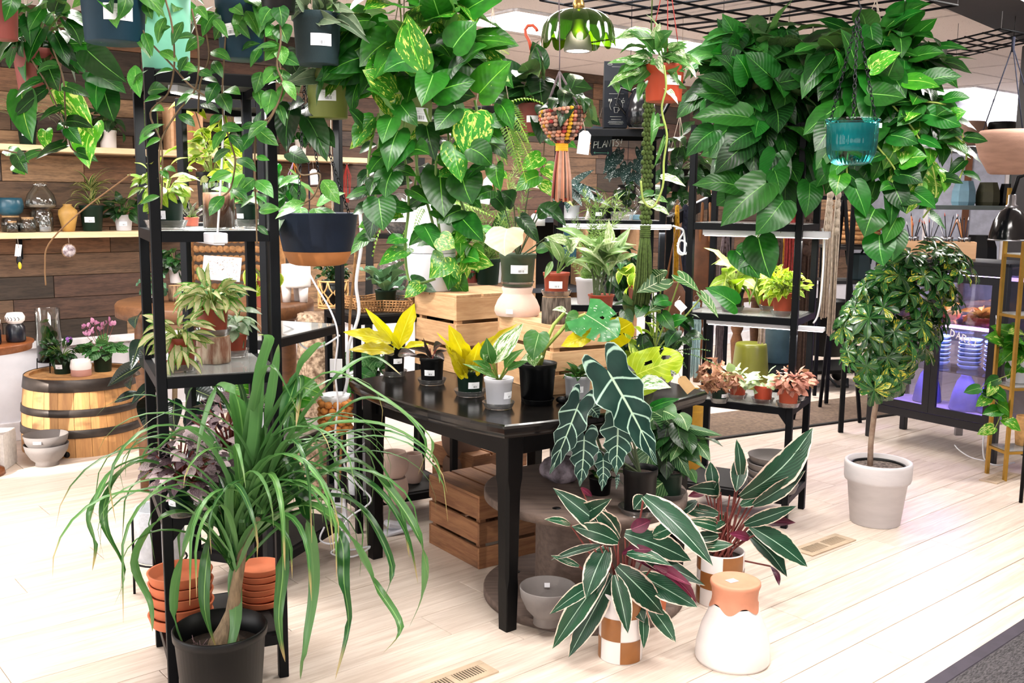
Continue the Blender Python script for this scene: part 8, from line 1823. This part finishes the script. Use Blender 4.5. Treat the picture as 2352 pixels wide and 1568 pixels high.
m.tube([tp,tp+V((0,0,.06)),PY(1284,5,3.4)-t.location,V((tp.x,0,CEIL-P.z))],.002,5);m.build('cord','grey_cord',t)
crown(t,'dark',(.02,0,70*s_),(.05,.04,.05),14,.09,.05)
tt=hangtag('white and orange printed tag hanging from the knitted bowl hanger',(1345,300),(1338,354),3.36,27,'tag_print' if 'tag_print' in MATS else 'paper',cord=(1338,272))
m=MB();m.box((.004,-.0015,-.05),(.016,.0005,.03),Matrix.Rotation(.5,3,'Y'));m.build('print','orange_cord',tt)
tt=hangtag('white and orange printed tag hanging among the golden pothos vines',(1123,405),(1113,468),3.0,22,'paper',cord=(1100,200));m=MB();m.box((.006,-.0015,-.04),(.012,.0005,.04),Matrix.Rotation(.2,3,'Y'));m.build('print','orange_clay',tt)
P=PY(1492,200,4.2);s_=P.y/F;t=thing('macrame_hanger','long moss green knotted macrame hanger with a heavy tassel before the back shelf','plant hanger',P);L1,L2,L3=310*s_,335*s_,488*s_;m=MB()
for j in range(3):
 for k in range(30):
  z=-L1*k/30;x=(j-1)*8*s_;m.ball((x+(2*s_ if k%2 else -2*s_),rnd(-.003,.003),z),(5.5*s_,.012,6.8*s_),seg=7,rings=4)
m.build('knots','moss_cord',t);m=MB()
for z in range(6):m.tube([(10*s_*math.cos(a),10*s_*math.sin(a),-L1-z*4.5*s_)for a in[k*PI/8 for k in range(17)]],3*s_,5,cap=False)
m.build('binding','moss_cord',t);m=MB()
for k in range(52):a=rnd(0,6.3);q=math.sqrt(rnd(.02,1));x,y=q*math.cos(a),q*math.sin(a);m.tube([(x*9*s_,y*9*s_,-L2+.01),(x*15*s_,y*13*s_,-L2-40*s_),(x*18*s_,y*15*s_,-L2-90*s_),(x*20*s_-6*s_,y*16*s_,-L3+rnd(-6,6)*s_)],2.6*s_,5)
m.build('tassel','moss_cord',t);m=MB();m.tube([(0,0,0),(0,0,CEIL-P.z)],.003,5);m.build('cord','moss_cord',t)
P=V((-.83,2.80,0));P=PZ(500,1640);P.y+=.05;s_=P.y/F;t=thing('ponytail_palm','ponytail palm with long drooping strap leaves in a black nursery pot at the front','potted palm',P);r_=112*s_;h_=.255
m=MB();m.lathe([(r_*.80,0),(r_*.82,.004),(r_*.95,h_-.028),(r_*.99,h_-.026),(r_,h_-.003),(r_*.985,h_),(r_*.95,h_),(r_*.92,h_-.07)],56);m.build('pot','black_plastic',t);m=MB();m.lathe([(r_*.92,h_-.07),(r_*.4,h_-.06),(.001,h_-.06)],28,cap0=False);m.build('soil','soil',t)
Q=lambda x,y,d=0:PY(x,y,P.y+d)-t.location
m=MB();m.tube([Q(515,1530),Q(512,1505),Q(515,1475),Q(525,1440),Q(535,1405),Q(540,1360),Q(558,1260),Q(595,1190)],[.050,.056,.045,.030,.022,.018,.013,.010],18);m.build('caudex',plain('caudex_bark','#7d6a52',.9,0,.3,30,.7,60,stretch=(3,3,.7)),t)
m=MB()
for k in range(30):b=Q(rnd(445,475),rnd(1475,1510),-.04);m.tube([b,b+unit()*.03],.0012,3)
m.build('dry_roots','polka_root' if 'polka_root' in MATS else plain('polka_root','#8a7078',.9),t,stuff=True)
heads=[(Q(540,1310),30),(Q(560,1235,.02),30),(Q(600,1190,.03),24)]
def strapl(pts,w):link('leaf',strapmesh('leaf','lf_palm',pts,w),t)
for hb,n in heads:
 for i in range(n):
  az=rnd(0,2*PI);el=rnd(.7,1.5);L=rnd(.42,.82);strapl(droop(hb+V((rnd(-.015,.015),rnd(-.015,.015),rnd(0,.05))),az,el,L,rnd(.30,.55),15,.05),rnd(.015,.029))
def sm_(pts,n=5):
 P_=[PY(*p)for p in pts];out=[]
 for i in range(len(P_)-1):
  p0,p1,p2,p3=P_[max(i-1,0)],P_[i],P_[i+1],P_[min(i+2,len(P_)-1)]
  for k in range(n):s=k/n;out.append(.5*((2*p1)+(p2-p0)*s+(2*p0-5*p1+4*p2-p3)*s*s+(3*p1-p0-3*p2+p3)*s**3)-t.location)
 return out+[P_[-1]-t.location]
Yp=P.y
BIG=[(((600,1180),(620,1060),(720,985),(870,975),(990,1040),(1010,1110)),22),(((600,1200),(700,1040),(810,925),(900,930),(975,1010),(960,1090)),18),(((600,1220),(680,1140),(800,1060),(880,1110),(960,1230),(975,1350),(940,1440)),24),(((590,1230),(700,1160),(800,1230),(860,1340),(920,1440),(880,1500)),24),(((620,1150),(760,1080),(860,1120),(930,1220),(960,1340)),18),
(((560,1200),(590,1000),(600,860),(618,780),(592,770)),30),(((570,1180),(612,1000),(630,870),(640,790)),26),(((580,1180),(640,1000),(690,850),(735,790),(745,800)),30),(((590,1170),(670,1000),(760,880),(850,820),(920,860)),20),(((560,1200),(590,1040),(660,900),(690,870),(680,980)),24),(((560,1200),(560,1020),(540,900),(500,880),(470,950),(450,1050)),26),(((550,1220),(500,1050),(430,985),(350,1040),(260,1080),(215,1160),(206,1200)),20),
(((550,1230),(440,1110),(330,1060),(250,1110),(205,1180),(220,1250),(212,1310)),16),(((550,1240),(420,1150),(320,1060),(250,1130),(240,1210),(285,1310),(262,1390)),18),(((550,1250),(440,1180),(360,1200),(310,1290),(345,1380),(350,1450)),20),(((600,1100),(700,1150),(780,1230),(790,1340),(800,1440),(770,1560)),24),(((600,1120),(660,1060),(700,1180),(720,1330),(700,1480),(690,1560)),26),(((590,1150),(640,1150),(650,1300),(640,1420),(655,1520)),26),
(((560,1180),(480,1150),(420,1280),(400,1400),(430,1500)),24),(((560,1180),(520,1120),(480,1260),(470,1400),(500,1500)),28),(((570,1170),(560,1100),(540,1300),(540,1420),(520,1530),(560,1560)),26),(((620,1180),(760,1140),(840,1180),(900,1300),(880,1380)),20),(((610,1160),(780,1030),(860,1050),(920,1170),(940,1280)),14),(((560,1160),(580,960),(620,840),(690,960)),22),(((560,1200),(620,1000),(740,860),(860,900),(985,1000),(985,1060)),14)]
for pts,w in BIG:
 n=len(pts);strapl(sm_([(x,y,Yp+.03-.10*k/n+rnd(-.05,.05))for k,(x,y)in enumerate(pts)]),w*1.55*s_)
t=thing('black_sign','black hanging panel behind the huge dark philodendron under the ceiling','sign',PY(1785,150,5.2));m=MB();m.box((0,0,0),(.17,.012,.12));m.build('panel','black_metal',t);m=MB()
for x in(-.05,.05):m.tube([(x,0,.06),(x,0,CEIL-t.location.z)],.004,5)
m.build('cord','cream_cord',t)
for lab,px,py in(('loose cream cord knotted to the wire grid left of the bright pothos',1868,60),('thin cream cord hanging from the grid above the dark philodendron',1788,70)):
 P=PZ(px,py,2.44);t=thing('cord',lab,'cord',P);m=MB();m.tube([(0,0,0),(.004,0,-.10),(-.004,0,-.2)],.004,5);m.tube([(0,0,-.05),(.03,0,-.08)],.004,5);m.build('strand','cream_cord',t)
cable('power_cable','thin white cord dropping straight from the top strip light of the nearest rack',[(511,196,2.9),(513,260,2.88),(510,360,2.87),(505,450,2.86),(499,546,2.86)],.0035,'white_plastic')
t=hangpot('hanging_plant','shadowy plant of dark drooping leaves between the two back racks under the wall',1556,440,6.4,60,50,'black_plastic',lambda t,s,z,r:crown(t,'dark',(0,0,z+20*s),(60*s,50*s,80*s),60,44*s,26*s,.6,.6,src=(0,0,z)))
for o in[q for q in bpy.data.objects if q.type=='MESH' and q.parent and q.name.split('.')[0]in('leaf','frond')and(q.parent.location-W0).dot(WN)<.7]:
 if min((o.parent.location+o.matrix_local@v.co-W0).dot(WN)for v in o.data.vertices)<.012:bpy.data.objects.remove(o)
